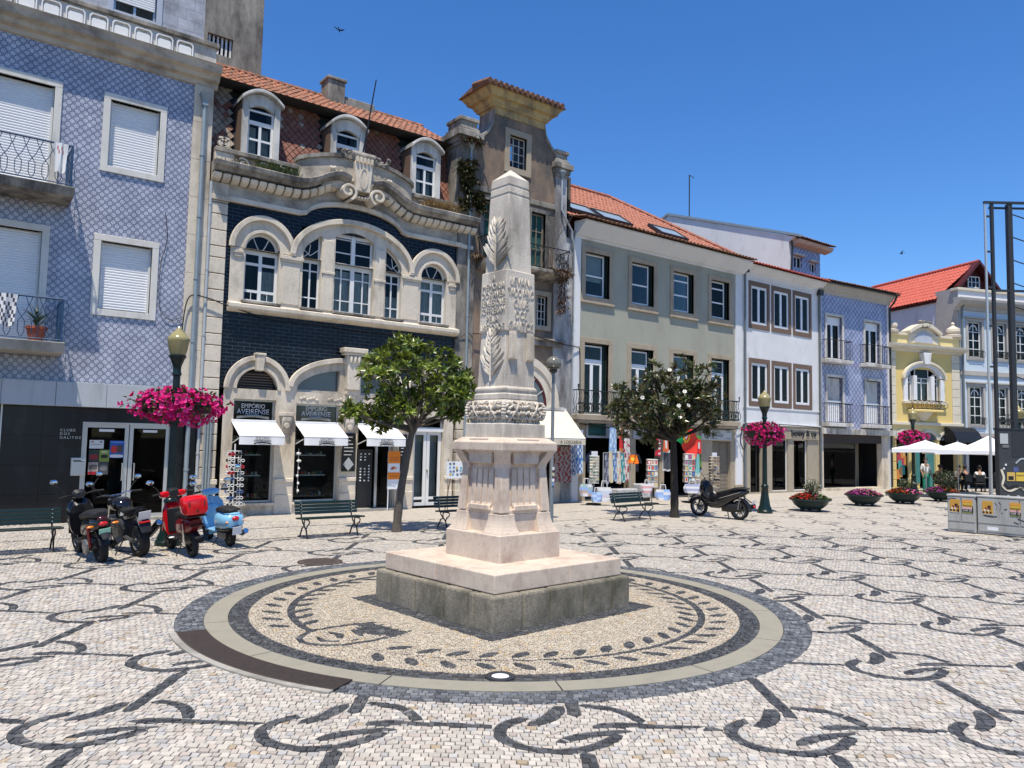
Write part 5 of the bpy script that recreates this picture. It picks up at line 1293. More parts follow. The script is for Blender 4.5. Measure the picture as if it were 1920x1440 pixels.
# balcony
MB().prism([(FY-.62, 7.86), (FY, 7.86), (FY, 7.55), (FY-.5, 7.72), (FY-.62, 7.76)], 'x', 13.75, 17.32).build('balcony_slab', 'dirty_stone', oh, bevel=.01)
bars(oh, [(13.8, FY), (13.8, FY-.58), (17.25, FY-.58), (17.25, FY)], 7.87, 8.62, .010, 'iron_black', 26, style='loop')
# ground arch + flat
wall(oh, 'pale_stone', 13.60, 17.46, 0, 3.2, [(14.1, 17.2, 0, 2.6)], name='stone_field')
ca = 15.75
MB().band(arc(ca, 3.25, 1.30, 1.42, pi, 0, 26), arc(ca, 3.25, 1.55, 1.68, pi, 0, 26), 'y', FY-.10, FY+.02).build('hood_mould', 'pale_stone', oh, bevel=.012)
MB().band(arc(ca, 3.25, 1.02, 1.14, pi, 0, 26), arc(ca, 3.25, 1.32, 1.44, pi, 0, 26), 'y', FY-.05, FY+.02).build('arch', 'pale_stone', oh, bevel=.01)
f = MB().prism(arc(ca, 3.25, 1.03, 1.15, 0, pi, 24), 'y', FY-.02, FY+.01).build('fanlight', 'grey_glass', oh)
MB().band(arc(ca, 3.25, .92, 1.04, pi, 0, 24), arc(ca, 3.25, 1.03, 1.15, pi, 0, 24), 'y', FY-.04, FY-.019).build('fanlight_frame', 'wood_red', f)
for k in range(1, 6): a = pi*k/6; MB().tube([(ca, FY-.03, 3.25), (ca+.98*math.cos(a), FY-.03, 3.25+1.1*math.sin(a))], .018, 5).build('glazing_bar', 'old_white', f)
MB().box(14.2, 17.35, FY-.14, FY, 5.33, 5.50).box(14.1, 17.45, FY-.20, FY, 5.50, 5.58).build('cornice', 'dirty_stone', oh, bevel=.012)
MB().box(13.62, 17.46, FY-.16, FY, 3.14, 3.25).build('cornice', 'old_white', oh, bevel=.01)
shell(oh, 13.55, 17.9, 11.6, floors=(3.2, 7.8), outer='rubble_concrete')
MB().quad((13.5, FY+.8, 11.6), (17.6, FY+.8, 11.6), (17.6, FY+6, 12.6), (13.5, FY+6, 12.6)).build('roof_deck', 'roof_old', oh, recalc=False)
aw = awning('cream awning with shop lettering at the foot of the derelict house', 14.35, 17.62, 3.16, 2.20, 1.98, 1.0, 'canvas_cream')
text('lettering', 'A LOJOARIA', .16, (16.95, FY-1.125, 2.02), 'black_ink', aw, fit=.95, ext=.002)
# plants growing on the masonry
def weeds(name, lbl, pts, n, L, cols, droop=.0, loc=None, kind=None, w=.02, cat='weeds'):
    """tufts of blades round seed points"""
    b = MB(); cs = []
    for k in range(n):
        p = Vector(rnd.choice(pts))+Vector((rnd.uniform(-.16, .16), rnd.uniform(-.06, .06), rnd.uniform(-.03, .05)))
        a = rnd.uniform(0, 2*pi); e = rnd.uniform(.5, 1.5)-droop*rnd.uniform(.6, 1.6)
        d = Vector((math.cos(a)*math.cos(e), math.sin(a)*math.cos(e)*.6-.15, math.sin(e)))
        b.leaf(p, d, (0, 0, 1), L*rnd.uniform(.4, 1.1), w*rnd.uniform(.6, 1.4), .3); c = rnd.choice(cols); q = rnd.uniform(.7, 1.2); cs += [tuple(x*q for x in c)]*4
    o = b.build(name, 'foliage', None, colors=cs, recalc=False, loc=loc or pts[0]); tag(o, lbl, cat)
    if kind: o['kind'] = kind
    return o
GRN = [(.05, .09, .02), (.08, .12, .03), (.14, .15, .05)]; DRY = [(.34, .22, .09), (.28, .17, .07), (.40, .30, .15)]; IVY = [(.035, .045, .015), (.05, .06, .02), (.10, .08, .04)]
weeds('weeds', 'green weeds growing on the cornice below the left dormer', [(6.6+k*.16, FY-.15, 9.13) for k in range(7)], 240, .36, GRN)
weeds('dry_grass', 'tall dry yellow grass on the cornice below the right dormer', [(11.75+k*.14, FY-.18, 9.13) for k in range(9)], 420, .42, DRY)
weeds('dry_grass', 'tuft of dry grass at the right end of the tiled eaves', [(13.2+k*.05, FY+.7, 11.85) for k in range(4)], 60, .5, DRY)
weeds('weeds', 'short dry weeds along the left end of the stone cornice', [(5.5+k*.2, FY-.3, 9.13) for k in range(6)], 60, .12, DRY+GRN)
weeds('ivy', 'dark ivy climbing the left pier of the derelict house', [(13.0+.5*rnd.random(), FY-.15, 9.4+k*.12) for k in range(14)]+[(13.2, FY-.2, 10.2+k*.1) for k in range(6)], 1300, .24, IVY, .9, w=.06, cat='ivy')
weeds('ivy', 'dark clump of ivy beside the downpipe left of the obelisk top', [(13.6+.25*rnd.random(), FY-.12, 9.5+k*.12) for k in range(5)], 520, .22, IVY, .9, w=.06, cat='ivy')
weeds('ivy', 'brown creeper on the pier cap of the derelict house', [(13.1+.1*k, FY-.25, 11.6) for k in range(6)], 200, .28, [(.10, .05, .03), (.07, .045, .025), (.05, .06, .02)], .9, w=.05, cat='ivy')
weeds('creeper', 'brown creeper hanging below the derelict iron balcony', [(16.5+.09*k, FY-.55, 7.85) for k in range(9)]+[(17.0+.2*rnd.random(), FY-.4, 7.7-.13*k) for k in range(10)], 800, .26, [(.14, .07, .04), (.20, .11, .06), (.07, .045, .03)], 1.2, w=.04, cat='creeper')
weeds('creeper', 'tangled creeper on the right end of the iron balcony rail', [(17.2+.06*rnd.random(), FY-.5+.1*k, 8.0+.12*k) for k in range(6)], 200, .2, [(.10, .06, .035), (.06, .05, .02)], .8, w=.03, cat='creeper')
weeds('creeper', 'dry brown creeper left of the obelisk below the stone cornice', [(13.55+.12*k, FY-.2, 8.0-.05*k) for k in range(7)], 300, .3, [(.22, .14, .07), (.12, .08, .04)], 1.0, w=.03, cat='creeper')

# ================================================================== grey-green house
gh_ = thing('grey_house', 'grey green rendered house with four sash windows and iron balconies', 'house', (22.9, FY, 0))
GU = [(18.50, 19.70), (20.87, 22.09), (23.22, 24.45), (25.56, 26.75)]
wall(gh_, 'grey_render', 18.22, 27.15, 2.85, 9.55, [(a, b, 7.34, 8.95) for a, b in GU]+[(a, b, 3.06, 5.65) for a, b in GU])
for i, (a, b_) in enumerate(GU):
    w = sash(gh_, a, b_-.14, 7.40, 8.93, FY+.15, 'pvc', rows=(.48,) if i < 2 else (.42, .8), fw=.05, bar=.035)
    surround(w, a, b_, 7.34, 8.95, .19, 'stone_frame', proj=.04, dep=.12, sill=.05)
    MB().box(b_-.14, b_, FY+.12, FY+.26, 7.36, 8.95).build('green_jamb', 'green_paint', w)
    if i in (0, 3): MB().box(a+.05, b_-.19, FY+.25, FY+.26, 7.95 if i == 0 else 8.0, 8.9).build('blind', 'curtain' if i == 0 else 'blind_green', w)
    d = sash(gh_, a+.02, b_-.18, 3.08, 4.98, FY+.16, 'pvc', cols=(.5,), fw=.09, bar=.07, name='balcony_door')
    surround(d, a, b_, 3.06, 5.65, .19, 'stone_frame', proj=.04, dep=.12, bottom=False)
    MB().box(b_-.16, b_, FY+.12, FY+.26, 3.06, 5.65).build('green_jamb', 'green_paint', d)
    # tilted top light
    t = sash(d, a+.02, b_-.18, 5.03, 5.58, FY+.16, 'pvc', fw=.05, name='top_light'); 
    MB().box(a+.02, b_-.18, FY+.15, FY+.24, 4.97, 5.05).build('transom', 'pvc', d)
MB().box(27.15, 27.62, FY-.05, FY+.3, .42, 9.62).build('corner_pilaster', 'white_wall', gh_); MB().box(27.12, 27.65, FY-.08, FY+.3, 0, .42).build('pilaster_base', 'stone_frame', gh_, bevel=.01)
# coved cornice and eaves tiles
cv = [(0, 9.38), (.05, 9.38), (.06, 9.44), (.14, 9.46), (.26, 9.56), (.42, 9.70), (.55, 9.80), (.60, 9.88), (.60, 9.93), (0, 9.95)]
MB().prism([(FY-d, z) for d, z in cv], 'x', 17.95, 27.64).build('cornice', 'white_wall', gh_)
tiles(gh_, (17.7, FY-.82, 9.93), (9.95, 0, 0), (0, .8, .18), 45, 2, 'roof_old', name='eaves_tiles')
MB().quad((17.7, FY-.60, 9.93), (27.65, FY-.60, 9.93), (27.65, FY+.2, 10.2), (17.7, FY+.2, 10.2)).build('eaves_deck', 'roof_new', gh_, recalc=False)
rz0, rz1 = 10.12, 12.95
tiles(gh_, (17.7, FY-.05, rz0), (9.9, 0, 0), (0, 4.1, rz1-rz0), 45, 16, 'roof_new', skip=lambda s, t: 17.7+9.9*s > 27.6-t*4.0)
MB().add([(17.7, FY-.05, rz0-.02), (27.6, FY-.05, rz0-.02), (23.6, FY+4.05, rz1-.03), (17.7, FY+4.05, rz1-.03), (27.6, FY+8, rz0), (17.7, FY+8, rz0)], [(0, 1, 2, 3), (1, 4, 2), (3, 2, 4, 5)]).build('roof_deck', 'roof_new', gh_, recalc=False)
for k in range(18): MB().tube([(17.75+k*.325, FY+4.05, rz1+.06), (18.1+k*.325, FY+4.05, rz1+.07)], [.11, .095], 8).build('ridge_tile', 'roof_new', gh_, smooth=True)
for k in range(17):
    t0, t1 = k/17, (k+1)/17+.01; q = lambda t: Vector((27.6-4.0*t, FY-.05+4.1*t, rz0+.06+(rz1-rz0)*t)); MB().tube([q(t0), q(t1)], [.10, .085], 8).build('hip_tile', 'roof_new', gh_, smooth=True)
ev_ = Vector((0, 4.1, rz1-rz0)).normalized(); nv_ = Vector((0, -ev_.z, ev_.y))
for u0, u1, dd in ((17.95, 19.35, .35), (19.55, 21.1, .35), (22.75, 24.35, .35)):
    o0 = Vector((0, FY-.05, rz0))+ev_*dd+nv_*.06; L = .95
    P = lambda u, t, h: Vector((u, 0, 0))+o0+ev_*t+nv_*h
    s_ = MB()
    for a_, c_, t0, t1 in ((u0, u0+.07, 0, L), (u1-.07, u1, 0, L), (u0+.07, u1-.07, 0, .07), (u0+.07, u1-.07, L-.07, L)):
        s_.add([P(a_, t0, 0), P(c_, t0, 0), P(c_, t1, 0), P(a_, t1, 0), P(a_, t0, .12), P(c_, t0, .12), P(c_, t1, .12), P(a_, t1, .12)], [(0, 3, 2, 1), (4, 5, 6, 7), (0, 1, 5, 4), (1, 2, 6, 5), (2, 3, 7, 6), (3, 0, 4, 7)])
    w = s_.build('skylight', 'dark_metal', gh_); MB().quad(P(u0+.06, .06, .09), P(u1-.06, .06, .09), P(u1-.06, L-.06, .09), P(u0+.06, L-.06, .09)).build('pane', 'sky_pane', w, recalc=False)
for a, b_ in ((17.87, 19.98), (20.3, 22.6), (22.7, 24.85), (24.85, 26.98)):
    sl_ = MB().box(a, b_, FY-.42, FY, 2.86, 3.05).box(a+.06, b_-.06, FY-.36, FY, 2.76, 2.86).build('balcony_slab', 'stone_frame', gh_, bevel=.012)
    rl = bars(gh_, [(a+.04, FY), (a+.04, FY-.38), (b_-.04, FY-.38), (b_-.04, FY)], 3.06, 3.9, .011, 'green_paint', 24, style='wave')
    bars(rl, [(a+.05, FY-.375), (b_-.05, FY-.375)], 3.10, 3.45, .016, 'green_paint', 14, style='loop', name='railing_scrolls')
    for u in (a+.04, b_-.04): MB().lathe([(.02, 0), (.02, .12), (.035, .15), (.02, .2)], u, FY-.38, 8, 3.9).build('railing_knob', 'green_paint', rl)
pipe(gh_, [(27.72, FY-.11, 9.75), (27.72, FY-.11, .1)], .05, 'pole_grey', clips=[(27.72, FY-.11, z) for z in (8.5, 6.5, 4.5, 2.5)]); MB().box(27.58, 27.86, FY-.24, FY-.02, 9.55, 9.85).build('hopper', 'dark_metal', gh_)
# ground floor shops
wall(gh_, 'stone_frame', 18.22, 27.15, 0, 2.86, [(18.63, 20.85, 0, 2.24), (21.17, 22.5, 0, 2.22), (22.75, 24.62, 0, 2.22), (25.66, 26.86, 0, 2.22)], name='shop_wall')
MB().box(18.63, 19.85, FY-.04, FY, 2.24, 2.86).build('sign_board', 'grey_panel', gh_); MB().box(21.0, 22.6, FY-.04, FY, 2.24, 2.80).build('sign_board', 'grey_panel', gh_)
sg_ = thing('shop_sign', 'dark green shop sign with a smile curve left of the souvenir stalls', 'sign', (19.14, FY-.05, 2.33))
MB().box(18.72, 19.56, FY-.07, FY-.041, 2.32, 2.80).build('board', 'sign_green', sg_, bevel=.005); text('lettering', 'POP LAB', .19, (19.14, FY-.072, 2.52), 'black_ink', sg_, fit=.74, ext=.002)
for sg2, zc in ((1, 2.71), (-1, 2.47)): MB().band([(19.14+.32*math.cos(a), zc-.03+sg2*.06*math.sin(a)) for a in lin(.3, pi-.3, 10)], [(19.14+.34*math.cos(a), zc-.03+sg2*.085*math.sin(a)) for a in lin(.3, pi-.3, 10)], 'y', FY-.076, FY-.07).build('smile_line', 'black_ink', sg_)
sg_ = thing('shop_sign', 'pale grey language school sign with black logo over a doorway', 'sign', (25.9, FY-.05, 2.27))
MB().box(24.86, 26.82, FY-.09, FY-.001, 2.27, 2.76).build('board', 'zinc_light', sg_, bevel=.005)
MB().band(arc(25.22, 2.51, .15, .15, 0, 2*pi, 20)[:-1], arc(25.22, 2.51, .19, .19, 0, 2*pi, 20)[:-1], 'y', FY-.096, FY-.089, True).build('logo', 'black_ink', sg_); text('logo_letter', 'A', .26, (25.22, FY-.092, 2.42), 'black_ink', sg_, ext=.002)
text('lettering', 'ACOLA', .17, (25.52, FY-.092, 2.55), 'black_ink', sg_, align='LEFT', ext=.002); text('lettering', 'UPGRADE', .17, (25.48, FY-.092, 2.41), 'black_ink', sg_, align='LEFT', ext=.002)
text('lettering', 'LANGUAGE\nSCHOOL', .075, (26.74, FY-.092, 2.67), 'black_ink', sg_, align='RIGHT', ext=.002); text('lettering', 'SALA DE ESTUDO', .05, (25.48, FY-.092, 2.32), 'black_ink', sg_, align='LEFT', ext=.002); text('lettering', '2.º ANDAR', .06, (26.74, FY-.092, 2.32), 'black_ink', sg_, align='RIGHT', ext=.002)
MB().box(25.68, 26.84, FY+.16, FY+.2, .05, 2.2).build('recessed_door', 'weathered_wood', gh_)
for k in range(12): MB().box(26.3, 26.83, FY+.145, FY+.16, .1+k*.17, .1+k*.17+.15).build('door_slat', 'weathered_wood', gh_)
shell(gh_, 18.24, 27.6, 9.9, floors=(2.86, 6.2))

# ================================================================== white house with brown window frames
wh = thing('white_house', 'white rendered house with six brown framed windows', 'house', (30.7, FY, 0))
WU = [(28.28, 29.46), (29.94, 31.12), (31.60, 32.78)]
wall(wh, 'white_wall', 27.66, 33.55, 3.03, 9.5, [(a, b, z0, z1) for a, b in WU for z0, z1 in ((7.39, 9.08), (4.0, 5.68))])
for a, b_ in WU:
    for z0, z1, tl in ((7.39, 9.08, True), (4.0, 5.68, False)):
        w = sash(wh, a, b_, z0, z1, FY+.02, 'pvc', cols=(.5,), fw=.11, bar=.07)
        MB().box(a-.17, a, FY-.025, FY+.1, z0-.21, z1+.20).box(b_, b_+.17, FY-.025, FY+.1, z0-.21, z1+.20).box(a, b_, FY-.027, FY+.1, z1, z1+.20).box(a, b_, FY-.027, FY+.1, z0-.21, z0).build('surround', 'brown_frame', w)
        if tl:                            # left leaf tilted inward
            m_ = (a+b_)/2; MB().add([(a+.12, FY+.06, z0+.1), (m_-.08, FY+.06, z0+.1), (m_-.08, FY+.28, z1-.14), (a+.12, FY+.28, z1-.14), (a+.12, FY+.10, z0+.1), (m_-.08, FY+.10, z0+.1), (m_-.08, FY+.32, z1-.14), (a+.12, FY+.32, z1-.14)], [(0, 1, 2, 3), (4, 7, 6, 5), (0, 4, 5, 1), (1, 5, 6, 2), (2, 6, 7, 3), (3, 7, 4, 0)]).build('tilted_leaf', 'pvc', w)
MB().box(27.66, 33.55, FY-.03, FY, 3.70, 3.76).build('string_course', 'white_wall', wh); MB().box(27.66, 33.55, FY-.03, FY, 9.40, 9.5).build('frieze', 'white_wall', wh)
cv2 = [(0, 9.5), (.06, 9.5), (.08, 9.58), (.2, 9.64), (.32, 9.74), (.42, 9.8), (.45, 9.88), (0, 9.9)]
MB().prism([(FY-d, z) for d, z in cv2], 'x', 27.68, 33.60).build('cornice', 'white_wall', wh)
tiles(wh, (27.5, FY-.66, 9.88), (6.1, 0, 0), (0, .7, .18), 28, 2, 'roof_red', name='eaves_tiles')
MB().quad((27.5, FY-.5, 9.87), (33.6, FY-.5, 9.87), (33.6, FY+5, 11.1), (27.5, FY+5, 11.1)).build('roof_deck', 'roof_old', wh, recalc=False)
MB().box(27.66, 33.55, FY-.10, FY, 2.98, 3.06).build('ledge', 'white_wall', wh)
wall(wh, 'shop_wall', 27.66, 33.55, 0, 3.0, [(28.22, 29.05, .05, 2.3), (29.80, 31.02, .08, 2.38), (31.45, 32.58, .08, 2.38)], name='shop_wall')
MB().box(27.9, 33.4, FY-.07, FY, 2.4, 2.98).build('sign_band', 'stone_frame', wh); MB().box(27.9, 29.1, FY-.10, FY-.07, 2.72, 2.96).build('red_sign', 'wood_red', wh)
text('lettering', 'benny & co', .40, (32.15, FY-.085, 2.55), 'iron_black', wh, fit=2.0, ext=.02)
for a, b_ in ((29.80, 31.02), (31.45, 32.58)):
    w = sash(wh, a, b_, .08, 2.38, FY+.1, 'pvc', fw=.03, gm='glass', name='shop_window'); MB().box(a+.04, b_-.04, FY+.17, FY+.18, 1.28, 2.36).build('blind', 'curtain', w)
    f = MB()
    for u in (a+.08, (a+b_)/2, b_-.08): f.box(u-.02, u+.02, FY+.18, FY+.21, .1, .9)
    f.box(a+.06, b_-.06, FY+.18, FY+.21, .86, .92).build('display_rail', 'pvc', w)
    cloth('display_cloth', 'curtain', w, a+.1, b_-.1, FY+.27, .1, .86, .04, 14, 2)
sash(wh, 28.24, 29.03, .05, 2.3, FY+.12, 'black_plastic', cols=(.72,), fw=.05, gm='glass_dark', name='shop_door')
shell(wh, 27.68, 33.53, 9.5, floors=(3.0, 6.6))
# ================================================================== narrow blue tiled house
nh = thing('narrow_tiled_house', 'narrow blue tiled house with four small iron balconies', 'house', (33.62, FY, 0), R(-5), local=True)
NW = [(.55, 1.75), (3.62, 4.85)]
wall(nh, 'azulejo_small', 0, 5.62, 2.98, 9.45, [(a, b, z0, z1) for a, b in NW for z0, z1 in ((6.30, 8.42), (3.27, 5.45))], y=0)
MB().box(-.02, .12, -.04, .3, 2.98, 9.45).build('corner_strip', 'white_wall', nh); MB().box(5.48, 5.66, -.04, .3, 0, 9.45).build('corner_strip', 'white_wall', nh)
MB().prism([(0, 9.45), (-.05, 9.46), (-.08, 9.58), (-.22, 9.66), (-.28, 9.78), (-.40, 9.82), (-.42, 9.92), (0, 9.94)], 'x', -.02, 5.72).build('cornice', 'grey_trim', nh)
tiles(nh, (-.1, -.62, 9.96), (5.95, 0, 0), (0, .75, .22), 27, 2, 'roof_old', name='eaves_tiles')
MB().tube([(-.05, -.50, 9.92), (5.85, -.50, 9.92)], .05, 6).build('gutter', 'dark_metal', nh)
MB().quad((-.1, -.5, 9.94), (5.85, -.5, 9.94), (5.85, 5, 11.2), (-.1, 5, 11.2)).build('roof_deck', 'roof_old', nh, recalc=False)
for i, (a, b_) in enumerate(NW):
    w = sash(nh, a, b_, 6.30, 8.10, .14, 'pvc', cols=(.5,), fw=.09, bar=.06, name='balcony_door'); MB().box(a, b_, .12, .22, 8.10, 8.42).build('shutter_box', 'pvc', w)
    surround(w, a, b_, 6.30, 8.42, .13, 'old_white', y=0, proj=.04, dep=.12, bottom=False)
    w = MB().box(a, b_, .22, .24, 3.27, 5.45).build('balcony_door', 'pvc', nh); shutter(w, a+.04, b_-.04, 4.3, 5.42, .15, 'old_white'); shutter(w, a+.04, b_-.04, 3.3, 4.3, .16, 'pvc'); MB().box(a, b_, .10, .16, 4.25, 4.34).build('rail', 'pvc', w)
    surround(w, a, b_, 3.27, 5.45, .13, 'old_white', y=0, proj=.04, dep=.12, bottom=False)
    for z in (6.10, 3.06):
        MB().box(a-.45, b_+.25, -.45, 0, z, z+.17).build('balcony_slab', 'old_white', nh, bevel=.012)
        bars(nh, [(a-.40, 0), (a-.40, -.41), (b_+.20, -.41), (b_+.20, 0)], z+.17, z+1.10, .010, 'iron_black', 18)
MB().box(-.05, 5.9, -.25, .1, 2.70, 2.98).build('ledge', 'dirty_white', nh, bevel=.01)
wall(nh, 'pale_stone', -.02, 5.66, 0, 2.70, [(.25, 4.92, .0, 2.70)], y=0, name='shop_wall')
MB().box(.25, 4.92, .02, .12, 2.30, 2.70).build('sign_band', 'wood_dark', nh)
sw_ = sash(nh, .27, 3.1, .12, 2.30, .25, 'dark_metal', fw=.04, gm='glass_dark', name='shop_window'); MB().box(.25, 4.92, -.02, .5, 0, .12).build('shop_step', 'pale_stone', nh)
MB().box(3.1, 4.92, 1.3, 1.35, 0, 2.3).build('inner_wall', 'shop_wall', nh); MB().box(.3, 3.0, .6, 1.2, .12, .75).build('shop_counter', 'shop_wall', nh); MB().box(3.9, 4.1, 1.28, 1.3, 1.5, 1.72).build('wall_switch', 'black_ink', nh)
pipe(nh, [(5.72, -.45, 9.9), (5.72, -.3, 9.6), (5.62, -.1, 9.3), (5.62, -.1, .1)], .05, 'dark_metal', clips=[(5.62, -.1, z) for z in (7.5, 5, 3)])
pipe(nh, [(-.06, -.09, 9.4), (-.06, -.09, .1)], .05, 'pole_grey', clips=[(-.06, -.09, z) for z in (7, 4.5, 2.4)]); MB().box(-.2, .08, -.22, -.02, 9.3, 9.55).build('hopper', 'dark_metal', nh)
shell(nh, .02, 5.6, 9.4, y0=1.5, dep=4, floors=(2.9,)); MB().quad((.02, .3, 2.85), (5.6, .3, 2.85), (5.6, 5, 2.85), (.02, 5, 2.85)).build('shop_ceiling', 'interior', nh, recalc=False)
# white party wall with tiled set-back storey behind it
pw = thing('setback_storey', 'white gabled upper storey with blue tiled front above the roofs', 'building', (33.6, FY+5, 9), 0)
prof = [(1.60, 10.6), (1.60, 12.25), (1.26, 12.45), (9.5, 15.35), (14, 13.5), (14, 10)]
MB().prism([(FY+y, z) for y, z in prof], 'x', 33.60, 33.80).build('party_wall', 'white_wall', pw)
MB().band([(FY+1.0, 12.40), (FY+9.5, 15.36), (FY+14, 13.5)], [(FY+1.0, 12.52), (FY+9.5, 15.5), (FY+14, 13.64)], 'x', 33.52, 33.86).build('coping', 'zinc', pw)
wall(pw, 'azulejo_small', 33.8, 36.4, 10.4, 12.1, [(34.05, 34.75, 11.05, 11.62), (35.45, 36.0, 11.02, 11.5)], y=FY+1.6, name='front_wall')
for a, b_, c, d in ((34.05, 34.75, 11.05, 11.62), (35.45, 36.0, 11.02, 11.5)):
    w = sash(pw, a, b_, c, d, FY+1.68, 'pvc', cols=(.5,), fw=.04, bar=.025, gm='glass_dark'); MB().box(a-.1, b_+.1, FY+1.42, FY+1.62, d+.03, d+.12).build('hood', 'old_white', w, bevel=.01)
MB().prism([(FY+1.6, 12.1), (FY+1.2, 12.2), (FY+1.1, 12.36), (FY+1.6, 12.4)], 'x', 33.8, 36.9).build('cornice', 'pink_trim', pw)
tiles(pw, (33.75, FY+.98, 12.40), (3.2, 0, 0), (0, 1.0, .36), 15, 3, 'roof_old', name='eaves_tiles'); MB().quad((33.7, FY+1.0, 12.38), (36.95, FY+1.0, 12.38), (36.95, FY+9, 15.1), (33.7, FY+9, 15.1)).build('roof_deck', 'roof_old', pw, recalc=False)
MB().quad((36.4, FY+1.6, 10), (36.4, FY+9, 10), (36.4, FY+9, 15), (36.4, FY+1.6, 12.2)).build('side_wall', 'white_wall', pw, recalc=False)
MB().tube([(33.7, FY+1.5, 12.3), (33.7, FY+1.45, 12.0), (33.66, FY+1.5, 10.5)], .05, 6).build('downpipe', 'dark_metal', pw)
an = thing('antenna', 'thin rooftop antenna mast with a short bent top', 'antenna', (33.7, FY+8, 14.85)); MB().tube([(33.7, FY+8, 14.8), (33.7, FY+8, 17.4)], .035, 6).build('mast', 'dark_metal', an); MB().tube([(33.7, FY+8, 17.4), (34.1, FY+8, 17.3)], .02, 5).build('arm', 'dark_metal', an)

# ================================================================== yellow house
yh = thing('yellow_house', 'low yellow house with an arched three-light window and ornate pediment', 'house', (39.597, 19.777, 0), R(-17), local=True)
wall(yh, 'yellow_wall', -.3, 4.6, 3.4, 7.2, [(.92, 3.17, 4.58, 6.25)], y=0)
for u0, u1 in ((-.36, .13), (4.05, 4.60)):
    z = 3.45; k = 0
    while z < 7.1:
        MB().box(u0, u1, -.06, .2, z+.012, min(z+.46, 7.14)-.012).build('quoin_stone', 'cream_trim', yh, bevel=.012); z += .46
    MB().box(u0+.02, u1-.02, -.02, .2, 3.4, 7.14).build('quoin_core', 'grey_trim', yh)
cx = 2.02
for lights in ((.92, 1.28), (1.55, 2.50), (2.77, 3.15)):
    a, b_ = lights; w = sash(yh, a, b_, 4.58, 5.82, .10, 'white_paint', cols=(.5,) if b_-a > .5 else (), rows=(.78,), fw=.05, bar=.03)
    zt = 6.02 if b_-a < .5 else 6.34; MB().box(a, b_, .10, .14, 5.80, zt).build('top_light', 'glass_dark', w); MB().box(a, a+.04, .09, .15, 5.80, zt).box(b_-.04, b_, .09, .15, 5.80, zt).box(a, b_, .09, .15, zt-.05, zt).build('top_light_frame', 'white_paint', w)
MB().band([(cx-1.12+2.24*i/24, min(6.36, ellz(cx-1.12+2.24*i/24, cx, 5.75, 1.125, .62))) for i in range(25)], [(cx-1.42+2.84*i/24, ellz(cx-1.42+2.84*i/24, cx, 5.72, 1.425, .88)) for i in range(25)], 'y', -.10, .2).build('arch', 'white_wall', yh)
MB().band(arc(cx, 5.72, 1.38, .84, pi, 0, 24), arc(cx, 5.72, 1.50, .96, pi, 0, 24), 'y', -.22, -.02).build('hood_mould', 'cream_trim', yh, bevel=.015)
for a, b_ in ((1.30, 1.53), (2.52, 2.75), (.62, .90), (3.17, 3.45)): MB().box(a, b_, -.10, .15, 4.55, 5.9 if a > 1 and a < 3 else 5.74).build('pilaster', 'white_wall', yh, bevel=.015)
MB().box(.55, 3.55, -.20, .1, 4.42, 4.56).build('sill_course', 'cream_trim', yh, bevel=.015)
MB().prism([(1.85, 6.5), (2.2, 6.5), (2.32, 7.1), (1.75, 7.1)], 'y', -.34, 0).build('keystone', 'white_wall', yh, bevel=.02)
MB().box(.90, 2.95, -.52, 0, 3.98, 4.12).build('balcony_slab', 'yellow_wall', yh, bevel=.03)
MB().lathe([(.04, 3.50), (.18, 3.55), (.40, 3.80), (.52, 3.98)], 1.92, 0, 20).build('balcony_corbel', 'cream_trim', yh)
bars(yh, [(.98, -.02), (.98, -.46), (2.85, -.46), (2.85, -.02)], 4.12, 4.58, .016, 'iron_black', 9, style='loop')
MB().prism([(0, 7.12), (-.1, 7.14), (-.14, 7.24), (-.34, 7.30), (-.42, 7.40), (-.44, 7.50), (0, 7.56)], 'x', -.45, 4.85).build('cornice', 'cream_trim', yh)
MB().box(-.36, 4.62, -.04, .3, 7.5, 7.98).build('parapet', 'yellow_pale', yh); MB().box(-.42, 4.70, -.12, .36, 7.98, 8.10).build('coping', 'cream_trim', yh, bevel=.012)
MB().band([(1.0, 7.6)]+[(cx-.95+1.9*i/16, 7.62) for i in range(17)]+[(3.05, 7.6)], [(.98, 8.02)]+[(cx-.95+1.9*i/16, 8.06+.48*math.sin(pi*i/16)) for i in range(17)]+[(3.07, 8.02)], 'y', -.10, .25).build('pediment', 'cream_trim', yh)
MB().band([(cx-1.1+2.2*i/18, 8.08+.42*math.sin(pi*i/18)) for i in range(19)], [(cx-1.16+2.32*i/18, 8.22+.46*math.sin(pi*i/18)) for i in range(19)], 'y', -.28, .3).build('pediment_hood', 'cream_trim', yh)
MB().prism(arc(cx, 7.66, .62, .58, 0, pi, 16), 'y', -.13, -.09).build('pediment_panel', 'lilac_wall', yh)
b = MB(); [b.ell((cx+rnd.uniform(-.3, .3), -.2, 8.6+rnd.uniform(-.1, .16)), (.14, .1, .1), 7, 5) for _ in range(8)]; b.build('pediment_crest', 'dirty_stone', yh, smooth=True)
for u in (-.05, 4.35):
    MB().lathe([(.40, 8.10), (.42, 8.22), (.25, 8.28), (.36, 8.42), (.34, 8.56), (.16, 8.68), (.08, 8.75), (.11, 8.84), (.04, 8.94)], u, .1, 14).build('finial', 'pale_stone', yh, smooth=True)
MB().box(-.4, 4.72, -.16, .2, 3.30, 3.46).build('string_course', 'cream_trim', yh, bevel=.015)
wall(yh, 'yellow_pale', -.4, 4.7, 0, 3.3, [(.12, 1.0, .1, 2.6), (1.68, 2.85, 0, 2.6), (3.1, 4.4, 0, 2.6)], y=0, name='shop_wall')
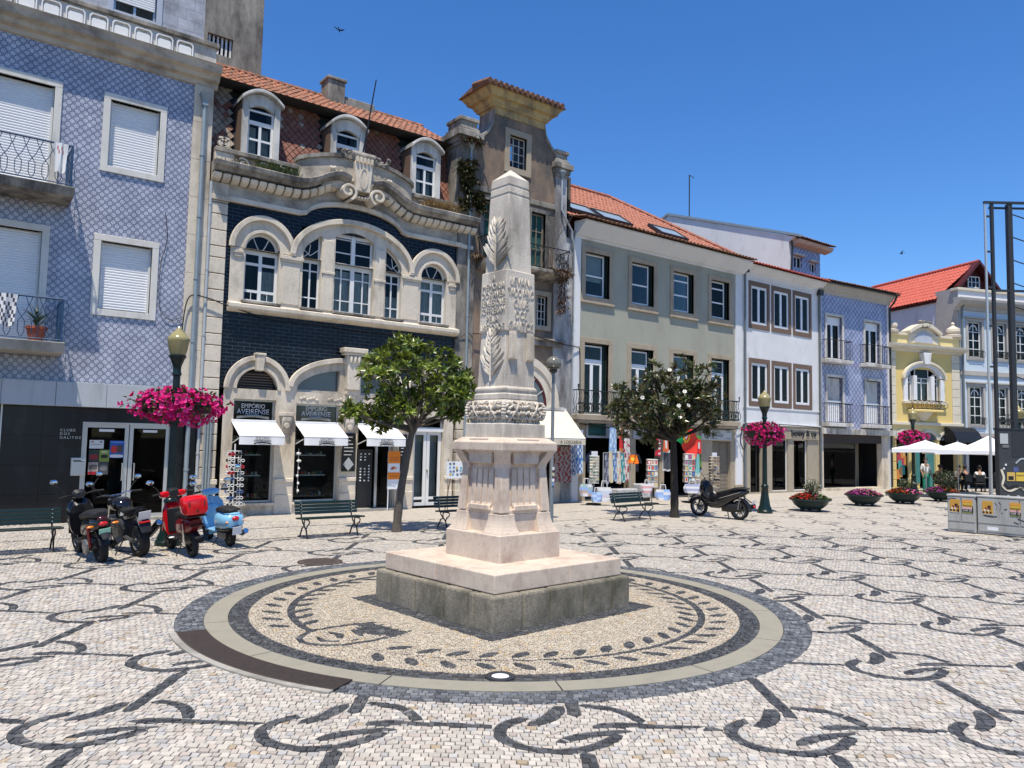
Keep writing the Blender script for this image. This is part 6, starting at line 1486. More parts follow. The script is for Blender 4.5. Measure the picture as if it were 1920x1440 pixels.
for u0, u1 in ((-.4, .1), (1.08, 1.62), (2.9, 3.06), (4.45, 4.7)):
    for k in range(6): MB().box(u0, u1, -.05, .1, .02+k*.46, .46+k*.46).build('rusticated_block', 'yellow_wall', yh, bevel=.02)
for a, b_ in ((.12, 1.0), (1.68, 2.85), (3.1, 4.4)):
    c = (a+b_)/2; MB().band(arc(c, 2.55, (b_-a)/2, .40, pi, 0, 14), arc(c, 2.55, (b_-a)/2+.13, .53, pi, 0, 14), 'y', -.08, .1).build('arch', 'cream_trim', yh); MB().prism(arc(c, 2.55, (b_-a)/2, .40, 0, pi, 14), 'y', -.01, .05).build('fanlight', 'grey_glass', yh)
MB().box(.14, .98, .1, .14, .1, 2.55).build('shop_window', 'glass_dark', yh)
MB().box(2.3, 2.83, .12, .15, .1, 2.5).build('shop_door', 'teal_panel', yh); MB().box(1.35, 1.62, -.09, -.051, .3, 2.3).build('sign_strip', 'teal_panel', yh)
sg_ = thing('hanging_sign', 'oval black hanging shop sign on the yellow house', 'sign', (39.9, 19.5, 2.4), R(-17), local=True)
MB().lathe([(.50, -.02), (.50, .02)], 0, 0, 20).xf(Matrix.Translation((.25, -.30, .1)) @ Matrix.Diagonal((1, 1, .55, 1)) @ Matrix.Rotation(pi/2, 4, 'X')).build('disc', 'black_ink', sg_)
text('lettering', 'Sabores', .22, (.25, -.33, .06), 'white_ink', sg_, ext=.003, fit=.62); MB().tube([(.25, -.3, .38), (.25, -.3, .6), (.25, .1, .6)], .02, 5).build('bracket', 'iron_black', sg_)
b = MB(); cs_ = []
for k in range(9):
    a = k/9; b.quad((.18+a*.6*.9, .06, .5+1.4*((k*37) % 10)/12), (.42+a*.5, .06, .5+1.4*((k*37) % 10)/12), (.42+a*.5, .058, 1.0+1.4*((k*37) % 10)/12), (.18+a*.54, .058, 1.0+1.4*((k*37) % 10)/12)); cs_.append([(.55, .22, .05), (.4, .05, .08), (.05, .3, .28), (.6, .35, .15)][k % 4])
b.build('window_print', 'print', yh, colors=cs_, recalc=False)
shell(yh, -.35, 4.6, 7.5, y0=.3, dep=5, floors=(3.3,)); MB().quad((-.4, .2, 7.9), (4.65, .2, 7.9), (4.65, 6, 7.9), (-.4, 6, 7.9)).build('roof_deck', 'roof_old', yh, recalc=False)
ba = thing('black_awning', 'small black barrel awning over the right doorway of the yellow house', 'awning', (44.0, 18.3, 2.5), R(-17), local=True)
P_ = [(.0, .75), (-.25, .70), (-.5, .5), (-.68, .2), (-.72, -.05)]
MB().band([(y, z) for y, z in P_], [(y, z+.02) for y, z in P_], 'x', -1.3, .55).build('canopy', 'black_plastic', ba)
for u in (-1.3, .53): MB().prism([(0, -.05), *[(y, z) for y, z in P_]], 'x', u, u+.02).build('side', 'black_plastic', ba)

# ================================================================== pale blue house with red roof
lb = thing('pale_blue_house', 'pale blue house with grey window frames and a red tiled roof', 'house', (44.474, 18.286, 0), R(-20), local=True)
LWU = [(.22, 1.16), (1.98, 2.92), (3.62, 4.5), (5.2, 6.1)]
wall(lb, 'sky_wall', -.36, 9, 2.9, 9.7, [(a, b, z0, z1) for a, b in LWU for z0, z1 in ((7.1, 9.05), (3.45, 5.5))], y=0)
for i, (a, b_) in enumerate(LWU):
    for z0, z1 in ((7.1, 9.05), (3.45, 5.5)):
        w = sash(lb, a+.02, b_-.02, z0, z1, .10, 'white_paint', cols=(.5,), rows=(.24, .48, .72), fw=.06, bar=.025, gm='glass_dark')
        surround(w, a, b_, z0, z1, .16, 'grey_trim', y=0, proj=.05, dep=.1); MB().box(a-.24, b_+.24, -.14, 0, z1+.17, z1+.26).build('cap', 'grey_trim', w, bevel=.01)
        MB().band(arc((a+b_)/2, z1-.45, .22, .24, 0, pi, 10), arc((a+b_)/2, z1-.45, .27, .29, 0, pi, 10), 'y', .08, .12).build('tracery', 'white_paint', w)
        bars(w, [(a, -.02), (a, -.14), (b_, -.14), (b_, -.02)], z0, z0+.36, .012, 'green_paint', 10, style='loop', name='window_guard')
MB().box(-.40, 9, -.07, 0, 6.1, 6.36).build('string_course', 'grey_trim', lb, bevel=.01); MB().box(-.42, 9, -.12, 0, 2.78, 3.0).build('string_course', 'grey_trim', lb, bevel=.01)
MB().prism([(0, 9.62), (-.08, 9.64), (-.12, 9.8), (-.38, 9.95), (-.50, 10.12), (-.52, 10.25), (0, 10.3)], 'x', -.75, 9).build('cornice', 'grey_trim', lb)
MB().box(-.45, 9, -.05, .3, 10.25, 10.72).build('parapet', 'white_wall', lb); MB().box(-.55, 9, -.14, .4, 10.72, 10.86).build('coping', 'cream_trim', lb, bevel=.012)
MB().box(-.46, -.37, .0, 1.45, 0, 10.86).build('side_pier', 'grey_trim', lb); MB().quad((-.40, 1.4, 0), (-.40, 9, 0), (-.40, 9, 10.4), (-.40, 1.4, 10.4)).build('side_wall', 'white_wall', lb, recalc=False)
MB().box(-.50, -.36, 1.4, 9, 10.28, 10.42).build('eaves_board', 'wood_red', lb)
# main slope facing left, ridge running back
tiles(lb, (-.65, 9.2, 10.42), (0, -7.9, 0), (2.95, 0, 2.3), 36, 9, 'roof_red')
MB().quad((-.6, 1.35, 10.36), (-.6, 9.2, 10.36), (2.3, 9.2, 12.66), (2.3, 1.35, 12.66)).quad((2.3, 1.35, 12.66), (2.3, 9.2, 12.66), (4.6, 9.2, 10.8), (4.6, 1.35, 10.8)).build('roof_deck', 'roof_red', lb, recalc=False)
for k in range(22): MB().tube([(2.32, 1.1+k*.37, 12.80), (2.32, 1.5+k*.37, 12.79)], .11, 8).build('ridge_tile', 'roof_red', lb, smooth=True)
MB().prism([(1.1, 11.3), (3.55, 11.3), (2.32, 12.6)], 'y', 1.5, 1.6).build('gable', 'wood_red', lb)
for sg in (-1, 1): MB().band([(2.32, 12.66), (2.32+sg*1.45, 11.15)], [(2.32, 12.86), (2.32+sg*1.55, 11.25)], 'y', 1.0, 1.55).build('bargeboard', 'wood_red', lb)
MB().box(.9, 3.6, 1.55, 4, 10.4, 11.35).build('gable_base', 'wood_red', lb)
sash(lb, 1.85, 2.72, 11.30, 11.98, 1.40, 'white_paint', cols=(.33, .66), rows=(.5,), fw=.06, bar=.02, gm='glass_dark', name='gable_window')
wall(lb, 'old_white', -.40, 9, 0, 2.8, [(.1, 2.4, 0, 2.3), (2.8, 5.2, 0, 2.3), (5.6, 8.4, 0, 2.3)], y=0, name='shop_wall'); MB().box(-.1, 2.6, -.6, 0, 2.25, 2.62).build('red_canopy', 'wood_red', lb)
MB().box(1.9, 4.2, -.7, 0, 2.98, 3.1).build('balcony_slab', 'grey_trim', lb); bars(lb, [(1.95, 0), (1.95, -.65), (4.15, -.65), (4.15, 0)], 3.1, 4.0, .014, 'iron_black', 18, style='wave')
pipe(lb, [(-.30, -.35, 10.1), (-.30, -.15, 9.75), (-.30, -.12, 9.5), (-.30, -.12, .1)], .06, 'pole_grey')
shell(lb, -.35, 9, 10.2, y0=.3, dep=5, floors=(2.8, 6.2))
# ================================================================== trees
VR = Vector((math.sin(LOOK), -math.cos(LOOK), 0)); VF = Vector((math.cos(LOOK), math.sin(LOOK), 0))
def magnolia(lbl, base, mpp, px0, py0, clusters, fork, lean, cols, rosettes, trunk_r, blossoms=0, seed=1, bark='bark'):
    """street magnolia: trunk, limbs to every leaf cluster, rosettes of long leaves"""
    r = random.Random(seed); t = thing('magnolia_tree', lbl, 'tree', base, group=None)
    B = Vector(base)
    C_ = []
    for cx, cy, cr in clusters:
        C_.append((B+VR*((cx-px0)*mpp)+VF*r.uniform(-.75, .75)+Vector((0, 0, (py0-cy)*mpp)), cr*mpp))
    F = B+VR*lean+Vector((0, 0, fork)); b = MB()
    tp = [B+Vector((0, 0, -.03)), B+VR*lean*.15+Vector((0, 0, fork*.3)), B+VR*lean*.55+Vector((0, 0, fork*.65)), F]
    tp = [Vector(p) for p in smooth_path([tuple(p) for p in tp], 5)]
    b.tube(tp, [trunk_r*(1.25 if i == 0 else 1)*(1-.35*i/len(tp))*(1+.06*math.sin(i*2.3)) for i in range(len(tp))], 9)
    b.build('trunk', bark, t, smooth=True)
    lb_ = MB()
    for c, cr in C_:
        mid = F.lerp(c, .5)+Vector((r.uniform(-.12, .12), r.uniform(-.12, .12), -.10*(c-F).length))
        P = smooth_path([tuple(F-Vector((0, 0, r.uniform(0, .25)))), tuple(mid), tuple(c)], 4); n = len(P); lb_.tube(P, [trunk_r*.42*(1-.75*i/n) for i in range(n)], 5)
        for k in range(4):
            d = Vector((r.gauss(0, 1), r.gauss(0, 1), r.gauss(.2, .8))).normalized(); lb_.tube([c-d*.05, c+d*cr*.8], [.010, .004], 4)
    lb_.build('limbs', bark, t, smooth=True)
    lf = MB(); cs = []
    for c, cr in C_:
        for k in range(rosettes):
            d = Vector((r.gauss(0, 1), r.gauss(0, 1), r.gauss(.25, .9))).normalized(); p = c+d*cr*r.uniform(.35, 1.0)
            ax = (d+Vector((0, 0, .55))+Vector((r.uniform(-.3, .3),)*3)).normalized(); a_, b_ = _perp(ax); n = r.randint(7, 11); ph = r.uniform(0, 6); tint = r.uniform(.75, 1.25)
            for j in range(n):
                an = ph+j*2.4; e = r.uniform(.15, 1.0); dd = (a_*math.cos(an)+b_*math.sin(an))*math.cos(e)+ax*math.sin(e)
                lf.leaf(p, dd, ax, r.uniform(.15, .235), r.uniform(.055, .078), .18); q = tint*r.uniform(.75, 1.2); cc = r.choice(cols); cs += [tuple(x*q for x in cc)]*4
    o = lf.build('crown', 'foliage_gloss', t, colors=cs, recalc=False)
    for k in range(blossoms):
        c, cr = r.choice(C_); d = (Vector((r.uniform(-.5, .5), r.uniform(-.5, .5), r.uniform(-.2, .7)))-VF).normalized(); p = c+d*cr*1.0; bl = MB()
        a_, b_ = _perp(d)
        for j in range(7): an = j*.9; bl.leaf(p, (a_*math.cos(an)+b_*math.sin(an))*.8+d*.7, d, .085, .065, .5)
        bl.build('blossom', 'petal_white', t, recalc=False)
    return t
T1 = [(745, 668, 34), (790, 668, 36), (828, 690, 36), (862, 704, 30), (700, 688, 36), (722, 714, 32), (762, 700, 36), (802, 718, 36), (846, 728, 36), (872, 735, 24), (782, 748, 30), (822, 758, 26), (852, 764, 24), (742, 748, 26), (722, 760, 22), (768, 772, 22), (866, 772, 20), (690, 776, 24), (664, 778, 20), (716, 796, 18), (760, 655, 22)]
magnolia('leaning magnolia tree with bright glossy leaves left of the monument', (8.46, 15.418, 0), .01207, 755, 997, T1, 2.45, .32, [(.13, .18, .016), (.17, .22, .022), (.07, .11, .012), (.21, .25, .04), (.05, .075, .012)], 25, .105, 0, 3)
r_ = random.Random(4); T2 = [(1213, 706, 26), (1285, 690, 24), (1312, 708, 22), (1250, 712, 28)]
for k in range(34):
    a, q = r_.uniform(0, 2*pi), math.sqrt(r_.random()); T2.append((1250+96*q*math.cos(a), 768+50*q*math.sin(a)-8*math.cos(a), r_.uniform(20, 30)))
T2 += [(1155, 742, 18), (1340, 775, 20), (1172, 790, 20), (1330, 800, 16), (1150, 770, 14)]
magnolia('dark magnolia tree with white blossoms before the souvenir shop', (17.063, 14.816, 0), .01534, 1262, 970, T2, 2.35, -.05, [(.035, .055, .012), (.05, .075, .015), (.09, .10, .03), (.075, .05, .02), (.12, .115, .06)], 13, .125, 7, 8, 'bark_dark')

# ================================================================== lamps and flower baskets
LG = 'green lamp posts with lantern tops'
def lamp(lbl, x, y, h=4.1, group=LG):
    t = thing('lamp_post', lbl, 'lamp post', (x, y, 0), group=group); s = h/4.1
    MB().lathe([(.235, 0), (.235, .07), (.205, .10), (.20, .16), (.16, .24), (.155, .30), (.115, .55), (.10, .78), (.115, .80), (.115, .84), (.08, .88)], x, y, 20).build('base', 'green_paint', t, smooth=True)
    b = MB()                                # fluted shaft
    pr = [(.078, .86), (.070, 2.0), (.062, 3.2*s)]; n = 24
    vs = [(x+r*(1 if k % 2 else .88)*math.cos(2*pi*k/n), y+r*(1 if k % 2 else .88)*math.sin(2*pi*k/n), z) for r, z in pr for k in range(n)]
    b.add(vs, [(i*n+k, i*n+(k+1) % n, (i+1)*n+(k+1) % n, (i+1)*n+k) for i in range(2) for k in range(n)]).build('shaft', 'green_paint', t)
    z = 3.2*s; MB().lathe([(.062, 0), (.085, .02), (.085, .06), (.07, .09), (.075, .18), (.13, .33), (.155, .36), (.155, .40)], x, y, 18, z).build('capital', 'green_paint', t, smooth=True)
    z = 3.6*s; MB().lathe([(.13, 0), (.155, .05), (.195, .26), (.205, .30), (.20, .33), (.165, .37), (.12, .43), (.05, .49), (.012, .56)], x, y, 20, z).build('lantern', 'lamp_glass', t, smooth=True)
    return t
lamp('green lamp post with lantern and pink flowers behind the parked scooters', 3.69, 15.53, 4.08)
lamp('green lamp post with lantern and pink flowers beside the black maxi scooter', 20.83, 14.46, 3.72)
lamp('green lamp post rising behind the white parasols', 36.6, 17.4, 3.9)
def basket(lbl, x, y, z, rx, rz_, n, seed, rad=.05):
    r = random.Random(seed); t = thing('flower_basket', lbl, 'flower basket', (x, y, z-rz_), group='pink flower baskets on lamp posts')
    for sg in (-1, 1): MB().lathe([(.04, -.22), (.20, -.16), (.30, 0), (.31, .03), (.27, .02)], x+VR.x*sg*rx*.5, y+VR.y*sg*rx*.5, 14, z).build('bowl', 'black_plastic', t, smooth=True)
    MB().tube([(x-VR.x*rx*.6, y-VR.y*rx*.6, z), (x+VR.x*rx*.6, y+VR.y*rx*.6, z)], .02, 6).build('bracket', 'green_paint', t)
    f = MB(); fc = []; l = MB(); lc = []
    for k in range(n):
        a = r.uniform(0, 2*pi); v = r.uniform(-1, 1); q = math.sqrt(1-v*v)*r.uniform(.8, 1.05)*(1+.16*math.sin(a*5+seed)+.10*math.sin(a*9+v*4))
        d = Vector((q*math.cos(a), q*math.sin(a), v)); sag = -.25*abs(math.sin(a*3+seed))*max(0, -v)
        w = VR*d.x*rx+VF*d.y*rx*.62+Vector((0, 0, d.z*rz_*(1+.18*math.sin(a*7+seed))+sag*rz_*1.9)); p = Vector((x, y, z))+w
        nn = (VR*d.x*.8+VF*d.y+Vector((0, 0, d.z+.25))+Vector((r.uniform(-.4, .4), r.uniform(-.4, .4), r.uniform(-.3, .4)))).normalized()
        if r.random() < .70+.16*math.sin(a*4+v*3+seed):
            a_, b_ = _perp(nn); R_ = rad*r.uniform(.75, 1.25); m_ = 8
            vs = [p-nn*R_*.7]+[p+(a_*math.cos(2*pi*j/m_)+b_*math.sin(2*pi*j/m_))*R_*(1 if j % 2 else .82)+nn*R_*.15*(j % 2) for j in range(m_)]
            f.add(vs, [(0, j+1, (j+1) % m_+1) for j in range(m_)]); c = r.choice([(.62, .012, .17), (.70, .02, .24), (.52, .006, .12), (.75, .06, .32)]); q = r.uniform(.8, 1.15); fc += [tuple(min(1, u*q) for u in c)]*m_
        else:
            l.leaf(p-nn*.04, nn, (r.random(), r.random(), 1), .09, .05, .2); q = r.uniform(.6, 1.3); lc += [(.07*q, .10*q, .02*q)]*4
    for k in range(n//3):                  # the green inside
        d = Vector((r.gauss(0, 1), r.gauss(0, 1), r.gauss(0, 1))).normalized()*r.uniform(.5, .9); p = Vector((x, y, z))+VR*d.x*rx+VF*d.y*rx*.62+Vector((0, 0, d.z*rz_))
        l.leaf(p, d, (r.random(), r.random(), 1), .11, .06, .2); q = r.uniform(.4, 1.1); lc += [(.05*q, .08*q, .018*q)]*4
    f.build('flowers', 'petal', t, colors=fc, recalc=False); l.build('leaves', 'foliage', t, colors=lc, recalc=False)
basket('pink petunia basket on the lamp post above the red scooter', 3.72, 15.51, 2.66, .86, .29, 800, 2)
basket('pink petunia basket on the lamp post before the white house', 20.83, 14.46, 2.50, .62, .30, 650, 5)
basket('pink petunia basket above the white parasols', 36.6, 17.4, 2.62, .68, .30, 500, 9, .06)
gp = thing('globe_lamp', 'thin grey pole with a brown glass globe behind the monument', 'lamp post', (12.888, 15.315, 0))
MB().lathe([(.06, 0), (.06, 1.1), (.045, 1.12), (.04, 3.9)], 12.888, 15.315, 12).build('pole', 'pole_grey', gp, smooth=True); MB().lathe([(.05, 3.86), (.10, 3.9), (.105, 3.95), (.06, 3.97)], 12.888, 15.315, 14).build('collar', 'dark_metal', gp, smooth=True)
MB().ell((12.888, 15.315, 4.125), (.198, .198, .185), 20, 14).build('globe', 'lamp_globe', gp, smooth=True)
for k in range(4): MB().lathe([(.199-.016*k, -.006), (.203-.016*k, 0), (.199-.016*k, .006)], 12.888, 15.315, 20, 4.03+k*.012-.03*k).build('globe_rib', 'lamp_globe', gp, smooth=True)
for z, c in ((1.35, (.6, .6, .6)), (1.2, (.5, .45, .3)), (.95, (.2, .3, .5)), (1.05, (.7, .7, .7))): MB().box(12.85, 12.92, 15.245, 15.256, z, z+.08).build('sticker', 'print', gp, colors=[c]*6)

# ================================================================== benches
def bench():
    t = thing('bench', 'x', 'bench', (0, 0, 0), 0, 'green slatted park benches', local=True)
    for sx in (-.565, .565):
        b = MB()
        b.tube([(sx, -.21, 0), (sx, -.19, .06), (sx, -.13, .18), (sx, -.03, .24), (sx, .07, .20), (sx, .14, .08), (sx, .19, 0)], .016, 6)
        b.tube([(sx, -.13, .18), (sx, -.20, .27), (sx, -.27, .30), (sx, -.29, .36), (sx, -.24, .385)], .014, 6); b.tube([(sx, -.03, .24), (sx, -.02, .34), (sx, -.06, .375)], .014, 6); b.tube([(sx, -.03, .24), (sx, .06, .31), (sx, .10, .375)], .014, 6)
        b.tube([(sx, -.24, .385), (sx, .10, .375), (sx, .14, .42), (sx, .18, .56), (sx, .21, .73)], .017, 6)
        b.build('leg', 'iron_black', t)
    for k in range(5): MB().box(-.70, .70, -.255+k*.078, -.192+k*.078, .395-.004*k, .428-.004*k).build('seat_slat', 'bench_green', t, bevel=.008)
    for k in range(4):
        y0, z0 = .125+.020*k, .47+.068*k; MB().add([(x, y+y0, z+z0) for x in (-.70, .70) for y, z in ((0, 0), (.03, -.007), (.045, .05), (.015, .057))], [(0, 1, 2, 3), (7, 6, 5, 4), (0, 4, 5, 1), (1, 5, 6, 2), (2, 6, 7, 3), (3, 7, 4, 0)]).build('back_slat', 'bench_green', t, bevel=.006)
        for sx in (-.565, .565): MB().tube([(sx, y0-.006, z0+.028), (sx, y0+.01, z0+.026)], .010, 6).build('bolt', 'zinc_light', t)
    return t
proto = bench()
for i, (x, y, a, l) in enumerate(((6.83, 15.36, .5, 'green slatted bench between the light blue scooter and the leaning tree'), (1.26, 15.72, 1, 'green slatted bench cut by the left edge of the picture'), (10.30, 15.55, 2, 'green slatted bench half hidden behind the monument pedestal'), (15.36, 14.85, 6, 'green slatted bench in the shade of the dark magnolia'))):
    t = proto if i == 0 else copy_tree(proto); t.location = (x, y, 0); t.rotation_euler = (0, 0, R(a)); t['label'] = l

# ================================================================== planters
def planter(lbl, x, y, kinds, shrub=None, seed=1, s=1.0):
    r = random.Random(seed); t = thing('planter', lbl, 'planter', (x, y, 0), group='round dark green flower planters')
    MB().lathe([(.30*s, .07), (.36*s, .09), (.50*s, .20), (.58*s, .33), (.63*s, .345), (.66*s, .36), (.66*s, .40), (.57*s, .40), (.55*s, .34)], x, y, 28).build('bowl', 'planter_green', t, smooth=True)
    MB().lathe([(.55*s, .33), (.56*s, .37), (.1, .39)], x, y, 20).build('soil', 'soil', t)
    for k in range(3):
        a = k*2*pi/3+.6; MB().ell((x+.30*s*math.cos(a), y+.30*s*math.sin(a), .05), (.075, .075, .055), 8, 5).build('foot', 'planter_green', t, smooth=True)
    f = MB(); fc = []; l = MB(); lc = []
    for k in range(420):
        a = r.uniform(0, 2*pi); q = math.sqrt(r.random())*.60*s; h = .40+.20*(1-(q/.62)**2)*r.uniform(.5, 1.1); p = Vector((x+q*math.cos(a), y+q*math.sin(a), h))
        nn = Vector((r.uniform(-.6, .6), r.uniform(-.6, .6), 1)).normalized(); side = (p-Vector((x, y, 0))).dot(VR)
        kd = [c for c, lo, hi in kinds if lo <= side/.6 <= hi]
        if kd and r.random() < .62:
            a_, b_ = _perp(nn); R_ = .042; m_ = 6; vs = [p+nn*.01]+[p+(a_*math.cos(2*pi*j/m_)+b_*math.sin(2*pi*j/m_))*R_ for j in range(m_)]
            f.add(vs, [(0, j+1, (j+1) % m_+1) for j in range(m_)]); c = r.choice(kd); w_ = r.uniform(.75, 1.2); fc += [tuple(min(1, u*w_) for u in c)]*m_
        for q2 in range(2):
            l.leaf(p-Vector((0, 0, .04)), Vector((r.gauss(0, 1), r.gauss(0, 1), r.uniform(-.1, .8))), (0, 0, 1), .11, .06, .2); w_ = r.uniform(.5, 1.3); lc += [(.05*w_, .085*w_, .02*w_)]*4
    if f.v: f.build('flowers', 'petal', t, colors=fc, recalc=False)
    l.build('foliage', 'foliage', t, colors=lc, recalc=False)
    if shrub:
        dx, hh, rr, wht = shrub; sb = MB(); sc = []; c = Vector((x, y, 0))+VR*dx; st = MB()
        for k in range(14):
            d = Vector((r.uniform(-1, 1)*rr, r.uniform(-1, 1)*rr, 0)); st.tube([c+Vector((0, 0, .38)), c+d*.5+Vector((0, 0, .38+(hh-.4)*.6)), c+d+Vector((0, 0, r.uniform(.7, 1)*hh))], [.012, .008, .004], 4)
        st.build('shrub_stems', 'bark', t)
        for k in range(520):
            a, e, q = r.uniform(0, 2*pi), r.uniform(-1, 1), r.random()**.4; w_ = math.sqrt(1-e*e)
            p = c+Vector((rr*q*w_*math.cos(a), rr*q*w_*math.sin(a), .42+(hh-.42)*(.5+.5*e*q))); d = Vector((r.gauss(0, 1), r.gauss(0, 1), r.gauss(.4, .7)))
            sb.leaf(p, d, (0, 0, 1), .10, .035, .2); z_ = r.uniform(.6, 1.4); sc += [((.62, .60, .52) if r.random() < wht else (.06*z_, .09*z_, .03*z_))]*4
        sb.build('shrub_leaves', 'foliage', t, colors=sc, recalc=False)
RED, PNK, MAG, ORG = (.62, .015, .02), (.72, .16, .30), (.50, .05, .35), (.66, .10, .02)
planter('dark planter with red flowers and a pale flowering shrub, nearest the lamp post', 22.99, 14.25, [(RED, -1, -.1), (PNK, -.15, .1)], (.06, 1.02, .26, .12), 1)
planter('dark planter full of magenta and pink flowers, second from the lamp post', 27.07, 14.65, [(MAG, -1, 1), (PNK, -.3, 1), (PNK, .2, 1)], None, 2)
planter('dark planter with mixed red and pink flowers before the yellow house', 29.72, 14.5, [(ORG, -1, -.2), (RED, -1, 0), (PNK, -.2, 1), (MAG, -.3, 1)], (.08, .95, .30, .08), 3)
planter('dark planter with bright red flowers half hidden by the grey cabinets', 32.63, 14.4, [(RED, -.3, 1), (MAG, -1, 0), (ORG, -.2, 1)], (.15, 1.25, .42, .05), 4)
# ================================================================== scooters and motorcycles
def loft(secs, n=14, pw=2.6):
    """closed skin through superellipse sections (x, z, half width, half height)"""
    b = MB(); vs = []
    for x, z, hy, hz in secs:
        for k in range(n):
            a = 2*pi*k/n; c, s = math.cos(a), math.sin(a)
            vs.append((x, hy*math.copysign(abs(c)**(2/pw), c), z+hz*math.copysign(abs(s)**(2/pw), s)))
    m_ = len(secs); return b.add(vs, [(i*n+k, i*n+(k+1) % n, (i+1)*n+(k+1) % n, (i+1)*n+k) for i in range(m_-1) for k in range(n)]+[tuple(range(n-1, -1, -1)), tuple(range((m_-1)*n, m_*n))])
def wheel(t, x, r, w, spokes=5, rim='grey_metal', nm='wheel'):
    n = 28; b = MB(); pr = [(r-.075, -w*.42), (r-.03, -w*.5), (r-.008, -w*.33), (r, 0), (r-.008, w*.33), (r-.03, w*.5), (r-.075, w*.42)]
    vs = [(x+q*math.cos(2*pi*k/n), y, r+q*math.sin(2*pi*k/n)) for k in range(n) for q, y in pr]; m_ = len(pr)
    b.add(vs, [(k*m_+i, k*m_+i+1, ((k+1) % n)*m_+i+1, ((k+1) % n)*m_+i) for k in range(n) for i in range(m_-1)])
    o = b.build(nm, rim, t); o.data.materials.clear(); o.data.materials.append(MATS['rubber'])
    for p in o.data.polygons: p.use_smooth = True
    q = r-.07; b = MB(); b.band([(x+(q-.02)*math.cos(2*pi*k/n), r+(q-.02)*math.sin(2*pi*k/n)) for k in range(n)], [(x+q*math.cos(2*pi*k/n), r+q*math.sin(2*pi*k/n)) for k in range(n)], 'y', -w*.36, w*.36, True)
    for k in range(spokes):
        a = 2*pi*k/spokes+.3; b.tube([(x, 0, r), (x+(q-.01)*math.cos(a), 0, r+(q-.01)*math.sin(a))], .016, 5)
    b.tube([(x, -w*.5, r), (x, w*.5, r)], .035, 10); b.build('rim', rim, o)
    MB().tube([(x, -w*.55, r), (x, -w*.50, r)], q*.62, 16).build('brake_disc', 'chrome', o)
    return o
def bars_(t, x, z, hw, mt='black_plastic', mir=True, back=.12, mh=.26, mcol='black_plastic', turn=0, grip='rubber'):
    s0 = []
    M = Matrix.Translation((x, 0, z)) @ Matrix.Rotation(turn, 4, 'Z')
    h = MB().tube([(-back, -hw, .02), (-back*.4, -hw*.55, .03), (0, -hw*.2, 0), (0, hw*.2, 0), (-back*.4, hw*.55, .03), (-back, hw, .02)], .013, 8).xf(M).build('handlebar', 'chrome' if mt == 'chrome' else mt, t)
    for sg in (-1, 1):
        MB().tube([(-back, sg*(hw+.02), .02), (-back*.55, sg*hw*.66, .028)], .020, 8).xf(M).build('grip', grip, h)
        MB().tube([(-back*.2, sg*(hw*.95), .02), (-back*.0, sg*hw*.6, .02)], .006, 5).xf(M).build('lever', 'chrome', h)
        if mir:
            MB().tube([(-.03, sg*hw*.62, .03), (-.02, sg*(hw*.8), mh*.55), (-.01, sg*(hw*1.02), mh*.8)], .007, 5).xf(M).build('mirror_stem', 'iron_black', h)
            c = Vector((-.01, sg*(hw*1.08), mh)); m_ = MB().ell(c, (.016, .075, .048), 12, 6).xf(M).build('mirror', mcol, h, smooth=True)
            MB().ell(c+Vector((-.012, 0, 0)), (.008, .066, .040), 12, 6).xf(M).build('mirror_glass', 'mirror', m_, smooth=True)
    return h
def plate(t, x, z, w=.17, h=.14, mt='plate_white', tilt=-.25):
    return MB().box(-.006, 0, -w/2, w/2, -h/2, h/2).xf(Matrix.Translation((x, 0, z)) @ Matrix.Rotation(tilt, 4, 'Y')).build('number_plate', mt, t, bevel=.004)
def place(t, rear, head, lean, wb):
    a = R(head); t.location = (rear[0], rear[1], .0); t.rotation_euler = (R(-lean), 0, a)
MG = 'motorbikes parked by the lamp post'
def mthing(lbl, grp=MG, name='scooter', cat='scooter'): return thing(name, lbl, cat, (0, 0, 0), 0, grp, local=True)
# the rear wheel stands at the local origin, forward is +x ------------------------------------------------
# light blue retro scooter
v = mthing('light blue retro scooter with rounded rear body beside the sunglasses rack')
wheel(v, 0, .215, .10, 5, 'grey_metal', 'rear_wheel'); wheel(v, 1.12, .215, .10, 5, 'grey_metal', 'front_wheel')
loft([(-.34, .52, .10, .05), (-.32, .50, .16, .12), (-.22, .50, .205, .17), (-.02, .49, .225, .185), (.18, .48, .21, .19), (.34, .47, .16, .17), (.42, .46, .12, .13)], 18, 2.4).build('rear_body', 'blue_paint', v, smooth=True)
loft([(-.30, .37, .13, .03), (-.2, .36, .18, .045), (.1, .34, .19, .05), (.36, .33, .14, .05)], 14).build('body_skirt', 'black_plastic', v, smooth=True)
s_ = loft([(-.25, .69, .09, .02), (-.18, .70, .13, .045), (.05, .71, .15, .05), (.22, .70, .14, .055), (.36, .67, .11, .05), (.42, .64, .08, .03)], 14).build('seat', 'seat_black', v, smooth=True)
MB().tube([(.02, .15, .70), (-.2, .15, .70), (-.31, .10, .71), (-.33, 0, .71), (-.31, -.10, .71), (-.2, -.15, .70), (.02, -.15, .70)], .014, 6).build('grab_rail', 'black_plastic', v, smooth=True)
MB().ell((-.335, 0, .555), (.03, .072, .045), 12, 8).build('tail_light', 'lens_red', v, smooth=True)
for sg in (-1, 1): MB().ell((-.30, sg*.15, .50), (.04, .028, .022), 8, 6).build('indicator', 'lens_amber', v, smooth=True)
plate(v, -.375, .335, .17, .15); MB().box(-.37, -.28, -.05, .05, .30, .42).build('plate_holder', 'black_plastic', v)
MB().box(.36, .82, -.15, .15, .26, .30).build('floorboard', 'blue_paint', v, bevel=.02)
vs = []                                   # curved leg shield
